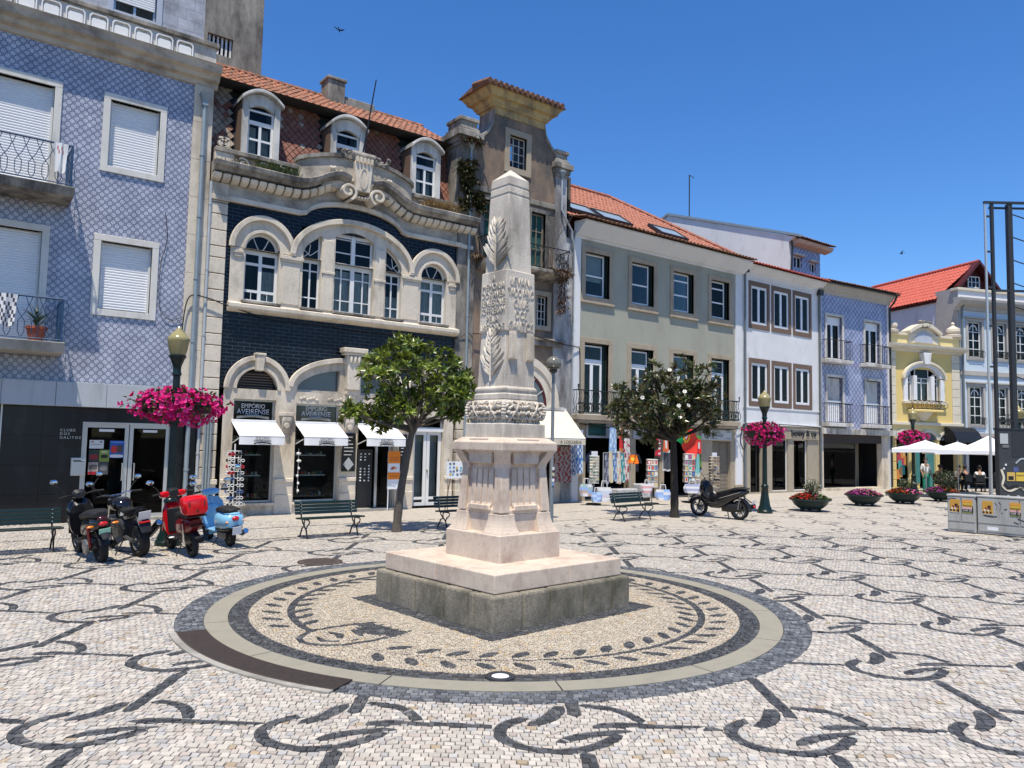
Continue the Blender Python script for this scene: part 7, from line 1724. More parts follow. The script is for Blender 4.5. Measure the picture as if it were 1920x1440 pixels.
for z, hw, x in ((.27, .16, .80), (.40, .20, .85), (.60, .225, .87), (.78, .20, .885), (.88, .12, .90)):
    for k in range(9): s = -1+k/4; vs.append((x-.09*s*s, s*hw, z))
for z, hw, x in ((.27, .16, .83), (.40, .20, .88), (.60, .225, .90), (.78, .20, .91), (.88, .12, .92)):
    for k in range(9): s = -1+k/4; vs.append((x-.09*s*s, s*hw*1.02, z))
MB().add(vs, [(j*9+k, j*9+k+1, (j+1)*9+k+1, (j+1)*9+k) for j in range(4) for k in range(8)]+[(45+j*9+k, 45+(j+1)*9+k, 45+(j+1)*9+k+1, 45+j*9+k+1) for j in range(4) for k in range(8)]).build('leg_shield', 'blue_paint', v, smooth=True, recalc=False)
loft([(.78, .62, .04, .08), (.80, .62, .12, .12), (.86, .62, .13, .13)], 12).build('glove_box', 'blue_paint', v, smooth=True)
MB().tube([(.90, 0, .9), (.98, 0, .5), (1.08, 0, .25)], [.05, .045, .03], 10).build('fork', 'blue_paint', v, smooth=True)
MB().band([(1.12+.245*math.cos(a), .215+.245*math.sin(a)) for a in lin(-.1, pi+.25, 14)], [(1.12+.275*math.cos(a), .215+.275*math.sin(a)) for a in lin(-.1, pi+.25, 14)], 'y', -.075, .075).build('front_fender', 'blue_paint', v, smooth=True)
loft([(.80, .965, .05, .02), (.83, .97, .16, .055), (.90, .98, .17, .065), (.97, .98, .08, .06)], 14).build('headset', 'blue_paint', v, smooth=True)
bars_(v, .88, .97, .31, 'chrome', True, .06, .20)
MB().tube([(-.02, -.16, .23), (-.15, -.19, .24), (-.32, -.19, .30)], [.03, .055, .05], 10).build('exhaust', 'chrome', v, smooth=True); MB().box(-.05, .30, .06, .14, .15, .30).build('engine', 'grey_metal', v, bevel=.03)
MB().tube([(.28, .1, .2), (.30, .22, .03)], .010, 5).build('stand', 'iron_black', v)
place(v, (4.63, 14.83), 94, 6, 1.12)
# red scooter with top box
v = mthing('red scooter with a red top box beside the lamp post')
wheel(v, 0, .235, .10, 5, 'black_plastic', 'rear_wheel'); wheel(v, 1.18, .235, .095, 5, 'black_plastic', 'front_wheel')
loft([(-.30, .60, .10, .07), (-.20, .585, .15, .12), (.0, .56, .165, .15), (.22, .53, .16, .16), (.40, .50, .13, .15)], 14, 3).build('rear_body', 'red_dark', v, smooth=True)
loft([(-.12, .35, .06, .10), (.1, .33, .10, .13), (.38, .32, .11, .10)], 12).build('engine', 'black_plastic', v, smooth=True)
loft([(-.22, .725, .09, .03), (.05, .74, .14, .05), (.34, .72, .14, .055), (.48, .68, .10, .04)], 14).build('seat', 'seat_black', v, smooth=True)
bx = loft([(-.44, .90, .11, .09), (-.43, .90, .17, .13), (-.36, .905, .20, .16), (-.20, .91, .20, .165), (-.10, .91, .185, .155), (-.08, .91, .15, .12)], 18, 4.2).build('top_box', 'red_paint', v, smooth=True)
MB().tube([(-.452, 0, .835), (-.43, 0, .835)], .018, 10).build('lock', 'black_plastic', bx); MB().box(-.40, -.06, -.16, .16, .72, .745).build('rack', 'black_plastic', v, bevel=.008)
for sg in (-1, 1): MB().ell((-.435, sg*.12, .94), (.008, .018, .06), 8, 6).build('box_groove', 'red_dark', bx, smooth=True)
MB().box(-.33, -.28, -.11, .11, .555, .60).build('tail_light', 'lens_dark', v, bevel=.012)
loft([(-.38, .36, .05, .012), (-.28, .40, .06, .015), (-.15, .46, .06, .015)], 8).build('rear_fender', 'black_plastic', v)
MB().box(.40, .88, -.15, .15, .27, .32).build('floorboard', 'black_plastic', v, bevel=.02)
loft([(.84, .55, .18, .27), (.92, .60, .19, .28), (.99, .62, .12, .22)], 16, 3).build('leg_shield', 'red_paint', v, smooth=True); MB().box(.825, .85, -.13, .13, .36, .78).build('inner_shield', 'black_plastic', v, bevel=.02)
MB().tube([(.95, .06, .8), (1.16, .06, .24)], .02, 8).build('fork', 'black_plastic', v); MB().tube([(.95, -.06, .8), (1.16, -.06, .24)], .02, 8).build('fork', 'black_plastic', v)
MB().band([(1.18+.255*math.cos(a), .235+.255*math.sin(a)) for a in lin(.3, pi-.1, 10)], [(1.18+.28*math.cos(a), .235+.28*math.sin(a)) for a in lin(.3, pi-.1, 10)], 'y', -.07, .07).build('front_fender', 'red_paint', v, smooth=True)
for sg in (-1, 1): loft([(.78, 1.03, .05, .04), (.82, 1.035, .085, .055), (.90, 1.03, .09, .055), (.97, 1.0, .05, .04)], 12).xf(Matrix.Translation((0, sg*.14, 0))).build('handlebar_cowl', 'red_paint', v, smooth=True)
loft([(.78, 1.05, .08, .05), (.84, 1.08, .10, .06), (.93, 1.06, .10, .07), (.99, 1.0, .07, .05)], 12).build('dash_cowl', 'black_plastic', v, smooth=True)
bars_(v, .88, 1.02, .34, 'black_plastic', True, .08, .25)
MB().tube([(.0, -.13, .25), (-.25, -.15, .33)], [.035, .05], 10).build('exhaust', 'black_plastic', v, smooth=True); MB().tube([(-.08, .15, .60), (-.02, .13, .26)], .022, 8).build('shock', 'chrome', v)
MB().tube([(.30, .08, .2), (.25, .2, .02)], .010, 5).build('stand', 'iron_black', v); MB().ell((.42, .20, .33), (.03, .05, .015), 8, 4).build('footrest', 'plate_white', v)
place(v, (3.70, 13.84), 93, 7, 1.18)
# black scooter at the left
v = mthing('black scooter with amber indicators and pale plate, leftmost of the parked bikes')
wheel(v, 0, .255, .13, 5, 'grey_metal', 'rear_wheel'); wheel(v, 1.28, .265, .115, 5, 'grey_metal', 'front_wheel')
loft([(-.34, .66, .08, .05), (-.24, .65, .14, .10), (.0, .62, .17, .14), (.25, .57, .18, .16), (.45, .52, .15, .15)], 14, 3).build('rear_body', 'black_gloss', v, smooth=True)
loft([(-.12, .33, .10, .09), (.1, .30, .17, .13), (.30, .28, .17, .12), (.46, .27, .10, .08)], 12).build('engine', 'black_plastic', v, smooth=True)
MB().tube([(.14, .14, .27), (.14, .20, .27)], .13, 16).build('engine_cover', 'grey_metal', v, bevel=.02); MB().band([(.255*1.1*math.cos(a), .255+.255*1.1*math.sin(a)) for a in lin(.5, pi-.2, 10)], [(.255*1.22*math.cos(a), .255+.255*1.22*math.sin(a)) for a in lin(.5, pi-.2, 10)], 'y', -.08, .08).build('rear_hugger', 'black_plastic', v, smooth=True)
loft([(-.28, .79, .10, .05), (-.05, .80, .16, .07), (.2, .775, .17, .07), (.45, .73, .15, .06), (.6, .68, .10, .04)], 14).build('seat', 'seat_black', v, smooth=True)
MB().ell((-.33, 0, .655), (.03, .075, .04), 12, 8).build('tail_light', 'lens_red', v, smooth=True); MB().ell((-.30, 0, .73), (.03, .08, .045), 10, 6).build('tail_reflector', 'lens_dark', v, smooth=True)
for sg in (-1, 1):
    s_ = MB().tube([(-.26, sg*.08, .62), (-.29, sg*.15, .63)], .008, 5).build('indicator_stem', 'black_plastic', v); MB().ell((-.30, sg*.185, .635), (.022, .055, .020), 10, 6).build('indicator', 'lens_amber', s_, smooth=True)
plate(v, -.375, .545, .17, .09, 'plate_green', -.35); loft([(-.42, .42, .05, .012), (-.36, .52, .07, .015), (-.25, .60, .08, .02)], 8).build('plate_bracket', 'black_plastic', v)
MB().box(.50, .92, -.16, .16, .28, .33).build('floorboard', 'black_plastic', v, bevel=.02)
loft([(.86, .62, .20, .26), (.96, .68, .21, .30), (1.06, .72, .14, .24), (1.12, .74, .06, .12)], 16, 3).build('front_fairing', 'black_gloss', v, smooth=True)
MB().tube([(1.05, .07, .8), (1.26, .07, .27)], .022, 8).build('fork', 'black_plastic', v); MB().tube([(1.05, -.07, .8), (1.26, -.07, .27)], .022, 8).build('fork', 'black_plastic', v)
MB().band([(1.28+.285*math.cos(a), .265+.285*math.sin(a)) for a in lin(.2, pi-.1, 10)], [(1.28+.31*math.cos(a), .265+.31*math.sin(a)) for a in lin(.2, pi-.1, 10)], 'y', -.075, .075).build('front_fender', 'black_gloss', v, smooth=True)
loft([(.86, 1.03, .07, .05), (.93, 1.06, .11, .07), (1.02, 1.03, .09, .06)], 12).build('dash', 'black_plastic', v, smooth=True)
bars_(v, .95, 1.02, .37, 'black_plastic', True, .10, .30, turn=.32)
MB().tube([(.1, -.14, .27), (-.1, -.19, .27), (-.34, -.20, .36)], [.03, .06, .055], 10).build('exhaust', 'black_plastic', v, smooth=True); MB().tube([(-.10, .17, .60), (-.04, .15, .28)], .025, 8).build('shock', 'red_dark', v)
MB().tube([(.34, .12, .2), (.22, .34, .0)], .012, 5).build('stand', 'iron_black', v)
place(v, (2.34, 14.02), 96, 9, 1.28)
# black naked motorcycle
v = mthing('black naked motorcycle with a high white plate, second of the parked bikes', MG, 'motorcycle', 'motorcycle')
wheel(v, 0, .285, .16, 5, 'grey_metal', 'rear_wheel'); wheel(v, 1.30, .285, .11, 5, 'grey_metal', 'front_wheel')
loft([(.48, .80, .06, .06), (.55, .83, .14, .11), (.72, .85, .17, .12), (.90, .84, .16, .11), (1.0, .80, .09, .07)], 16).build('tank', 'black_gloss', v, smooth=True)
MB().ell((.74, 0, .962), (.045, .045, .012), 12, 5).build('fuel_cap', 'chrome', v, smooth=True)
loft([(-.18, .84, .07, .03), (.05, .79, .11, .04), (.3, .75, .13, .045), (.52, .77, .10, .04)], 14).build('seat', 'seat_black', v, smooth=True)
loft([(-.34, .83, .04, .02), (-.2, .78, .09, .06), (.05, .71, .12, .07), (.35, .66, .11, .08)], 12).build('tail_fairing', 'black_gloss', v, smooth=True)
loft([(.35, .42, .12, .16), (.5, .42, .16, .20), (.75, .43, .17, .20), (.92, .44, .12, .15)], 14, 4).build('engine', 'engine_grey', v, bevel=.0)
for k in range(5): MB().box(.60, .86, -.185, .185, .46+k*.035, .475+k*.035).build('cooling_fin', 'grey_metal', v)
MB().tube([(.98, 0, .82), (.6, .12, .6), (.3, .12, .45), (.42, .12, .28)], .025, 8).build('frame', 'iron_black', v); MB().tube([(.98, 0, .80), (.6, -.12, .6), (.3, -.12, .45), (.42, -.12, .28)], .025, 8).build('frame', 'iron_black', v)
MB().tube([(.36, .11, .33), (0, .11, .285)], .03, 6).build('swingarm', 'grey_metal', v); MB().tube([(.36, -.11, .33), (0, -.11, .285)], .03, 6).build('swingarm', 'grey_metal', v)
for sg in (-1, 1): MB().tube([(1.0, sg*.085, .92), (1.29, sg*.085, .285)], .024, 8).build('fork', 'chrome', v)
MB().ell((1.10, 0, .82), (.09, .10, .10), 14, 8).build('headlight', 'black_gloss', v, smooth=True); MB().ell((1.03, 0, .95), (.05, .07, .045), 10, 6).build('gauge', 'black_plastic', v, smooth=True)
MB().band([(1.30+.30*math.cos(a), .285+.30*math.sin(a)) for a in lin(.5, pi-.2, 10)], [(1.30+.32*math.cos(a), .285+.32*math.sin(a)) for a in lin(.5, pi-.2, 10)], 'y', -.06, .06).build('front_fender', 'black_gloss', v, smooth=True)
bars_(v, .96, .985, .40, 'chrome', True, .13, .27, turn=.15)
plate(v, -.33, .73, .20, .16, 'plate_white', -.45); MB().box(-.34, -.25, -.09, .09, .60, .63).build('tail_light', 'lens_red', v, bevel=.01)
loft([(-.36, .45, .08, .012), (-.30, .58, .10, .02), (-.18, .70, .10, .03)], 8).build('rear_fender', 'black_plastic', v)
MB().tube([(.7, -.14, .28), (.35, -.16, .24), (.05, -.19, .33), (-.33, -.22, .56)], [.025, .03, .06, .065], 12).build('exhaust', 'black_gloss', v, smooth=True); MB().tube([(-.33, -.22, .56), (-.35, -.222, .572)], [.05, .045], 12).build('exhaust_tip', 'chrome', v)
MB().tube([(.42, .12, .25), (.34, .32, .0)], .012, 5).build('stand', 'iron_black', v)
place(v, (2.99, 14.36), 99, 8, 1.3)
# black maxi scooter on the right
v = mthing('black maxi scooter with a chrome side strip, parked beside the dark magnolia', None)
wheel(v, 0, .275, .14, 5, 'grey_metal', 'rear_wheel'); wheel(v, 1.32, .285, .11, 5, 'grey_metal', 'front_wheel')
loft([(-.28, .80, .05, .04), (-.15, .76, .12, .09), (.1, .69, .16, .13), (.4, .57, .19, .21), (.62, .48, .19, .20), (.85, .46, .18, .18), (1.02, .50, .15, .17)], 16, 3).build('body', 'black_gloss', v, smooth=True)
loft([(-.30, .88, .06, .02), (-.12, .885, .12, .045), (.12, .85, .15, .05), (.28, .79, .15, .06), (.5, .735, .14, .055), (.68, .70, .09, .04)], 14).build('seat', 'seat_black', v, smooth=True)
for sg in (-1, 1):
    MB().tube([(-.12, sg*.135, .79), (.2, sg*.178, .69), (.52, sg*.195, .585)], [.008, .014, .006], 6).build('chrome_strip', 'chrome', v); loft([(.86, .62, .02, .06), (.95, .66, .035, .10), (1.05, .70, .02, .07)], 8).xf(Matrix.Translation((0, sg*.17, 0))).build('side_panel', 'engine_grey', v, smooth=True)
    MB().box(.60, 1.0, sg*.15-.04, sg*.15+.04, .42, .45).build('footboard', 'engine_grey', v, bevel=.01)
loft([(.94, .70, .17, .24), (1.06, .78, .19, .28), (1.18, .80, .14, .22), (1.26, .78, .06, .10)], 16, 3).build('front_fairing', 'black_gloss', v, smooth=True)
MB().add([(1.20, -.13, .95), (1.20, .13, .95), (1.02, .15, 1.22), (1.02, -.15, 1.22), (1.24, 0, .95), (1.06, 0, 1.24)], [(0, 4, 5, 3), (4, 1, 2, 5)]).build('windscreen', 'glass', v, recalc=False)
bars_(v, .98, 1.03, .38, 'black_plastic', True, .10, .32)
for sg in (-1, 1): MB().tube([(1.10, sg*.08, .75), (1.31, sg*.08, .285)], .024, 8).build('fork', 'black_plastic', v)
MB().band([(1.32+.30*math.cos(a), .285+.30*math.sin(a)) for a in lin(.2, pi-.1, 10)], [(1.32+.33*math.cos(a), .285+.33*math.sin(a)) for a in lin(.2, pi-.1, 10)], 'y', -.075, .075).build('front_fender', 'black_gloss', v, smooth=True)
loft([(-.10, .33, .09, .09), (.2, .34, .15, .15), (.5, .34, .14, .14)], 12).build('engine', 'black_plastic', v, smooth=True); MB().tube([(.1, -.14, .28), (-.36, -.20, .40)], [.05, .075], 12).build('exhaust', 'black_plastic', v, smooth=True)
MB().band([(.30*math.cos(a), .275+.30*math.sin(a)) for a in lin(.9, pi+.1, 10)], [(.33*math.cos(a), .275+.33*math.sin(a)) for a in lin(.9, pi+.1, 10)], 'y', -.08, .08).build('rear_hugger', 'black_plastic', v, smooth=True)
MB().tube([(-.12, .1, .7), (-.32, .05, .56), (-.42, 0, .48)], .016, 6).build('plate_arm', 'black_plastic', v); plate(v, -.44, .53, .17, .15, 'plate_white', -.5); MB().ell((-.46, 0, .40), (.03, .06, .03), 8, 6).build('tail_light', 'lens_red', v, smooth=True)
for sg in (-1, 1): MB().tube([(.32, sg*.1, .24), (.24, sg*.16, .0)], .014, 6).build('centre_stand', 'iron_black', v); MB().tube([(-.10, sg*.13, .66), (-.02, sg*.13, .3)], .024, 8).build('shock', 'grey_metal', v)
place(v, (18.22, 13.46), 96, 2, 1.32)
# ================================================================== shop goods on the pavement
def hue(r): return r.choice([(.55, .06, .05), (.08, .16, .42), (.60, .58, .52), (.55, .40, .10), (.06, .26, .22), (.30, .10, .22), (.65, .62, .6), (.10, .10, .12), (.42, .24, .12)])
sr = thing('sunglasses_rack', 'white wire rack full of sunglasses before the left shop window', 'rack', (6.17, FY-.55, 0)); x0, y0 = 6.17, FY-.55
MB().tube([(x0, y0, 0), (x0, y0, 1.86)], .018, 6).build('pole', 'white_paint', sr); MB().lathe([(.22, 0), (.22, .03), (.03, .05)], x0, y0, 12).build('foot', 'white_paint', sr)
b = MB()
for sx in (-.13, .13):
    for sy in (-.10, .10): b.tube([(x0+sx, y0+sy, .12), (x0+sx, y0+sy, 1.70)], .007, 4)
for k in range(10): b.tube([(x0+sx, y0+sy, .15+k*.17) for sx, sy in ((-.13, -.1), (.13, -.1), (.13, .1), (-.13, .1), (-.13, -.1))], .006, 4)
b.build('wire_frame', 'white_paint', sr)
for k in range(9):
    for sx in (-.12, .12):
        for face in (0, 1):
            z = .36+k*.155; c = rnd.choice([(.65, .65, .63), (.5, .03, .05), (.02, .02, .02), (.6, .58, .5), (.06, .12, .3), (.62, .62, .62)]); g_ = MB(); cs = []
            X = x0+sx; Yy = y0-.15 if face == 0 else y0
            for q in (-.045, .045):
                cx_ = X+q if face == 0 else x0+sx*1.5; cy_ = Yy if face == 0 else y0+q
                P = [((cx_+.038*math.cos(a), cy_, z+.034*math.sin(a)) if face == 0 else (cx_, cy_+.038*math.cos(a), z+.034*math.sin(a))) for a in lin(0, 2*pi, 10)]
                s0 = len(g_.f); g_.tube(P, .009, 4, False); cs += [c]*(len(g_.f)-s0); g_.add(P[:-1], [tuple(range(10))]); cs.append((.03, .025, .02))
            s0 = len(g_.f); g_.tube([(X-.012, Yy, z+.01), (X+.012, Yy, z+.01)] if face == 0 else [(x0+sx*1.5, y0-.01, z+.01), (x0+sx*1.5, y0+.01, z+.01)], .007, 4); cs += [c]*(len(g_.f)-s0)
            g_.build('sunglasses', 'print', sr, colors=cs, recalc=False)
MB().ell((x0+.03, y0-.19, 1.28), (.075, .012, .085), 14, 8).build('mirror', 'mirror', sr, smooth=True)
s2 = thing('hanging_display', 'string of small white trinkets hung at the second shop window', 'display', (7.98, FY-.2, .6))
MB().tube([(7.98, FY-.2, .55), (7.98, FY-.2, 1.75)], .006, 4).build('wire', 'white_paint', s2)
for k in range(6): MB().ell((7.98+rnd.uniform(-.03, .03), FY-.21, .62+k*.2), (.07 if k > 3 else .035, .03, .04), 8, 5).build('trinket', 'white_paint', s2, smooth=True)
# black display with hats and white souvenirs in the doorway
hd = thing('souvenir_stand', 'dark stand with small white souvenirs in the shop doorway', 'display', (10.05, FY-.05, 0))
MB().box(9.82, 10.30, FY+.02, FY+.16, 0, 1.75).build('panel', 'black_plastic', hd, bevel=.01)
for k in range(10):
    for j in range(3):
        if rnd.random() < .75: MB().ell((9.92+j*.13, FY-.0, .85+k*.085), (.03, .02, .025), 6, 4).build('souvenir', 'white_paint', hd)
ob = thing('advert_board', 'tall orange and white price board beside the shop doorway', 'board', (10.74, FY-.45, 0))
MB().box(10.55, 10.93, FY-.47, FY-.44, .62, 1.70).build('board', 'plate_white', ob); MB().box(10.545, 10.935, FY-.475, FY-.471, 1.36, 1.705).build('orange_panel', 'orange_card', ob); MB().box(10.545, 10.935, FY-.475, FY-.471, .90, 1.10).build('orange_panel', 'orange_card', ob)
for k, (u, z) in enumerate(((10.68, 1.20), (10.78, 1.22), (10.72, 1.24))): MB().ell((u, FY-.475, z), (.05, .004, .03), 8, 5).build('food_picture', 'lens_amber' if k % 2 else 'terracotta', ob)
text('lettering', 'OVOS MOLES', .07, (10.74, FY-.476, 1.50), 'terracotta', ob, fit=.30, ext=.001); text('lettering', 'DE AVEIRO', .07, (10.74, FY-.476, 1.42), 'terracotta', ob, fit=.28, ext=.001); text('lettering', 'DOCES', .06, (10.74, FY-.476, .97), 'terracotta', ob, fit=.22, ext=.001)
for u in (10.58, 10.90): MB().tube([(u, FY-.455, 0), (u, FY-.455, .64)], .014, 6).build('leg', 'pvc', ob)
ea = thing('easel', 'wooden easel with a printed souvenir board beside the white door', 'easel', (12.3, 19.05, 0))
for u in (12.12, 12.48): MB().tube([(u+(-.08 if u < 12.3 else .08), 18.95, 0), (u, 19.1, 1.5)], .016, 5).build('leg', 'interior_wood', ea)
MB().tube([(12.3, 19.5, 0), (12.3, 19.12, 1.4)], .016, 5).build('leg', 'interior_wood', ea)
b = MB().box(12.02, 12.60, 19.01, 19.03, .95, 1.44); bd = b.build('board', 'plate_white', ea)
for k in range(14): u, z = 12.08+.12*(k % 4)+rnd.uniform(0, .04), 1.02+.1*(k//4)+rnd.uniform(0, .03); MB().box(u, u+.07, 19.004, 19.008, z, z+.06).build('picture', 'print', bd, colors=[rnd.choice([(.1, .2, .45), (.55, .4, .05), (.1, .12, .15), (.2, .4, .5)])]*6)
# spinner racks
def spinner(lbl, x, y, h, w, tiers, seed, z0=.5, palette=None, top=None, name='postcard_rack', cat='rack', dens=1.0):
    r = random.Random(seed); t = thing(name, lbl, cat, (x, y, 0)); a0 = LOOK-pi/2
    MB().tube([(x, y, 0), (x, y, h)], .022, 6).build('pole', 'zinc_light', t); MB().lathe([(.26, 0), (.26, .04), (.04, .06)], x, y, 12).build('foot', 'black_plastic', t)
    fr = MB()
    for k in range(tiers+1):
        z = z0+(h-z0)*k/tiers; fr.tube([(x+w*.5*1.35*math.cos(a0+pi/4+j*pi/2), y+w*.5*1.35*math.sin(a0+pi/4+j*pi/2), z) for j in range(5)], .007, 4)
    fr.build('wire_frame', 'zinc_light', t)
    for k in range(tiers):
        z = z0+(h-z0)*k/tiers+.02; hh = (h-z0)/tiers*.82
        for j in range(4):
            a = a0+j*pi/2; d = Vector((math.cos(a), math.sin(a), 0)); s = Vector((-d.y, d.x, 0)); c = Vector((x, y, z))+d*w*.5
            for q in range(3):
                u0, u1 = -w*.48+q*w*.33, -w*.48+q*w*.33+w*.29; P = [c+s*u0, c+s*u1, c+s*u1-d*.02+Vector((0, 0, hh)), c+s*u0-d*.02+Vector((0, 0, hh))]
                col = r.choice(palette) if palette else hue(r); cc = r.choice([(.6, .6, .58), (.3, .3, .3), hue(r)])
                b = MB().quad(*P); m_ = sum(P, Vector())/4; P2 = [m_+(p-m_)*.62+d*.003 for p in P]; b.quad(*P2); b.build('card', 'print', t, colors=[cc if not palette else col, col if not palette else tuple(v*.6 for v in col)], recalc=False)
    if top: MB().box(x-.13, x+.13, y-.03, y+.0, h, h+.16).build('header_card', 'plate_white', t)
    return t
spinner('tall postcard spinner with a white header beside hanging beach bags', 17.90, 19.07, 1.62, .32, 9, 1, .72, [(.45, .42, .36), (.25, .24, .22), (.5, .46, .3), (.12, .2, .16)], True)
spinner('magnet spinner behind the grey pole with a blue bag at its foot', 19.98, 18.38, 1.53, .36, 5, 2, .58)
spinner('crowded souvenir spinner below the green and red flag', 21.86, 18.33, 1.73, .38, 5, 3, .72)
spinner('brown magnet rack in front of the recessed door', 24.06, 18.95, 1.62, .34, 10, 4, .45, [(.34, .26, .17), (.22, .16, .10), (.42, .36, .26), (.12, .09, .07)], True, 'magnet_rack')
def bag(lbl, x, y, z, w, h, cols, seed, rz=0.):
    r = random.Random(seed); t = thing('beach_bag', lbl, 'bag', (x, y, z), group='beach bags hung on the racks'); b = MB(); cs = []; n = 8
    vs = []
    for j in range(5):
        tt = j/4
        for i in range(n):
            a = 2*pi*i/n; ww = w*.5*(.82+.22*math.sin(pi*tt)); vs.append(Vector((ww*math.cos(a)*1.15, .11*math.sin(a)*(1.25-.4*tt), h*tt)))
    M = Matrix.Translation((x, y, z)) @ Matrix.Rotation(LOOK-pi/2+rz, 4, 'Z'); b.add([M @ v for v in vs], [(j*n+i, j*n+(i+1) % n, (j+1)*n+(i+1) % n, (j+1)*n+i) for j in range(4) for i in range(n)]+[tuple(range(n-1, -1, -1))])
    cs = [cols[(j+(i//3)*(seed % 2)) % len(cols)] for j in range(4) for i in range(n)]+[cols[0]]; b.build('body', 'print', t, colors=cs, recalc=False)
    for sg in (-1, 1): MB().tube([M @ Vector(p) for p in ((-w*.22, sg*.06, h*.95), (-w*.16, sg*.05, h*1.45), (w*.16, sg*.05, h*1.45), (w*.22, sg*.06, h*.95))], .010, 4).build('handle', 'shirt_white', t)
BL, WT, PK, ST = (.24, .36, .62), (.60, .60, .62), (.55, .30, .32), (.32, .34, .50)
bag('striped blue green beach bag leaning left of the postcard spinner', 17.45, 18.95, .30, .42, .40, [(.30, .42, .40), WT, (.40, .32, .28), BL], 1, .3)
bag('white floral beach bag at the foot of the postcard spinner', 17.98, 18.65, .14, .46, .46, [WT, (.50, .46, .52), (.45, .50, .58)], 2)
bag('small blue beach bag low beside the postcard spinner', 17.70, 18.72, .12, .32, .32, [BL, (.38, .50, .68)], 3)
bag('pink and white beach bag under the magnet spinner', 19.70, 18.35, .40, .34, .30, [PK, WT], 4)
bag('bright blue and white beach bag under the magnet spinner', 20.12, 18.0, .16, .46, .36, [BL, WT, (.30, .44, .70)], 5)
bag('white and violet striped shopping bag under the crowded spinner', 21.62, 17.98, .36, .52, .32, [WT, ST, WT, ST], 6)
bag('plain pale shopping bag behind the striped one', 21.98, 18.02, .34, .34, .34, [WT, (.52, .52, .55)], 7, .2)
# textiles hung at the shop fronts
def hung(name, lbl, u0, u1, y, z0, z1, colf, wav=.02, nx=10, nz=14, cat='textile', grp='textiles hung at the souvenir shop'):
    o = cloth(name, 'print', None, u0, u1, y, z0, z1, wav, nx, nz, 0, colf, ((u0+u1)/2, y, z0)); return tag(o, lbl, cat, grp)
def spots(bg, fg, f1, f2, th=.3): return lambda s, t: fg if math.sin(s*f1+1.3*math.sin(t*f2))*math.sin(t*f2+s*2) > th else bg
hung('tile_banner', 'blue and white tile-pattern banner beside the cream awning', 17.70, 18.10, FY-.45, 1.0, 2.5, lambda s, t: (.08, .17, .42) if (int(s*4)+int(t*11)) % 2 and .1 < s < .9 else ((.50, .58, .68) if t % .34 < .26 else (.10, .25, .5)))
hung('patterned_cloth', 'red and black patterned cloth below the cream awning', 16.75, 17.5, FY-.5, .70, 1.92, spots((.28, .24, .22), (.22, .03, .03), 24, 22, .1), .03, 18, 22)
hung('patterned_cloth', 'blue and white patterned cloth at the end of the cream awning', 17.45, 17.72, FY-.48, .95, 1.95, spots((.48, .50, .52), (.06, .10, .25), 16, 20, .1), .02, 10, 18)
hung('tile_banner', 'light blue tile-pattern towel hung left of the shop entrance', 19.42, 19.76, FY-.4, 1.72, 2.62, lambda s, t: (.25, .40, .62) if math.sin(s*12)*math.sin(t*16) > -.1 else (.50, .60, .70))
hung('pennant', 'narrow red pennant hung over the shop entrance', 19.88, 20.02, FY-.45, 1.75, 2.62, lambda s, t: (.55, .03, .03) if t < .8 else (.5, .2, .1))
hung('patterned_cloth', 'white cloth with red dots hung right of the red pennant', 20.13, 20.42, FY-.42, 1.58, 2.55, spots((.58, .55, .52), (.35, .03, .06), 14, 18, .35))
for k in range(6):
    u = 19.05+k*.2; c1 = [(.10, .11, .16), (.55, .50, .42), (.10, .20, .40), (.58, .56, .52), (.05, .25, .28), (.56, .52, .5)][k]; c2 = [(.3, .32, .4), (.60, .52, .3), (.45, .5, .56), (.45, .30, .2), (.5, .52, .5), (.30, .04, .07)][k]
    hung('towel', ['dark blue towel, leftmost on the towel rail', 'cream and ochre towel, second on the towel rail', 'blue striped towel in the middle of the rail', 'white towel with tan marks on the rail', 'teal and white towel on the rail', 'white towel with red dots, rightmost on the rail'][k], u, u+.19, FY-.55, .62+.05*(k % 3), 1.70+.08*(k % 2), (lambda a, b_: (lambda s, t: a if math.sin(s*7+t*3)*math.sin(t*14) < .3 else b_))(c1, c2), .03)
tr = thing('towel_rail', 'metal rail carrying towels at the shop entrance', 'rail', (19.6, FY-.5, 0)); MB().tube([(19.0, FY-.53, 0), (19.0, FY-.53, 1.72), (20.35, FY-.53, 1.72), (20.35, FY-.53, 0)], .018, 6).build('frame', 'zinc_light', tr)
hung('scarf', 'red and white striped scarf beside the grey pole', 21.72, 21.98, FY-.5, 1.62, 2.5, lambda s, t: (.55, .02, .04) if s < .45 else ((.6, .6, .6) if int(t*18) % 2 else (.5, .03, .05)))
hung('scarf', 'orange scarf with a white and blue crest panel behind the trunk', 22.16, 22.42, FY-.5, 1.78, 2.36, lambda s, t: (.6, .6, .6) if .2 < t < .75 and .25 < s < .8 else (.62, .12, .03))
hung('football_shirt', 'grey and white football shirt hung behind the trunk', 22.22, 22.62, FY-.42, 1.05, 1.85, lambda s, t: (.58, .58, .58) if t < .14 or t > .86 or s < .1 else (.07, .075, .085))
hung('teal_towel', 'turquoise towel hung right of the crowded spinner', 23.95, 24.22, FY-.52, .82, 1.70, lambda s, t: (.20, .50, .50) if t < .85 else (.5, .58, .56))
hung('towel', 'green and black striped towel behind the turquoise one', 24.22, 24.42, FY-.45, 1.1, 1.72, lambda s, t: (.10, .20, .04) if t < .8 else (.02, .02, .02))
hung('scarf', 'red scarf with a white crest right of the big flag', 24.02, 24.34, FY-.5, 1.72, 2.42, lambda s, t: (.6, .6, .6) if .3 < t < .7 and .3 < s < .75 else ((.08, .28, .06) if t < .15 else (.6, .03, .03)))
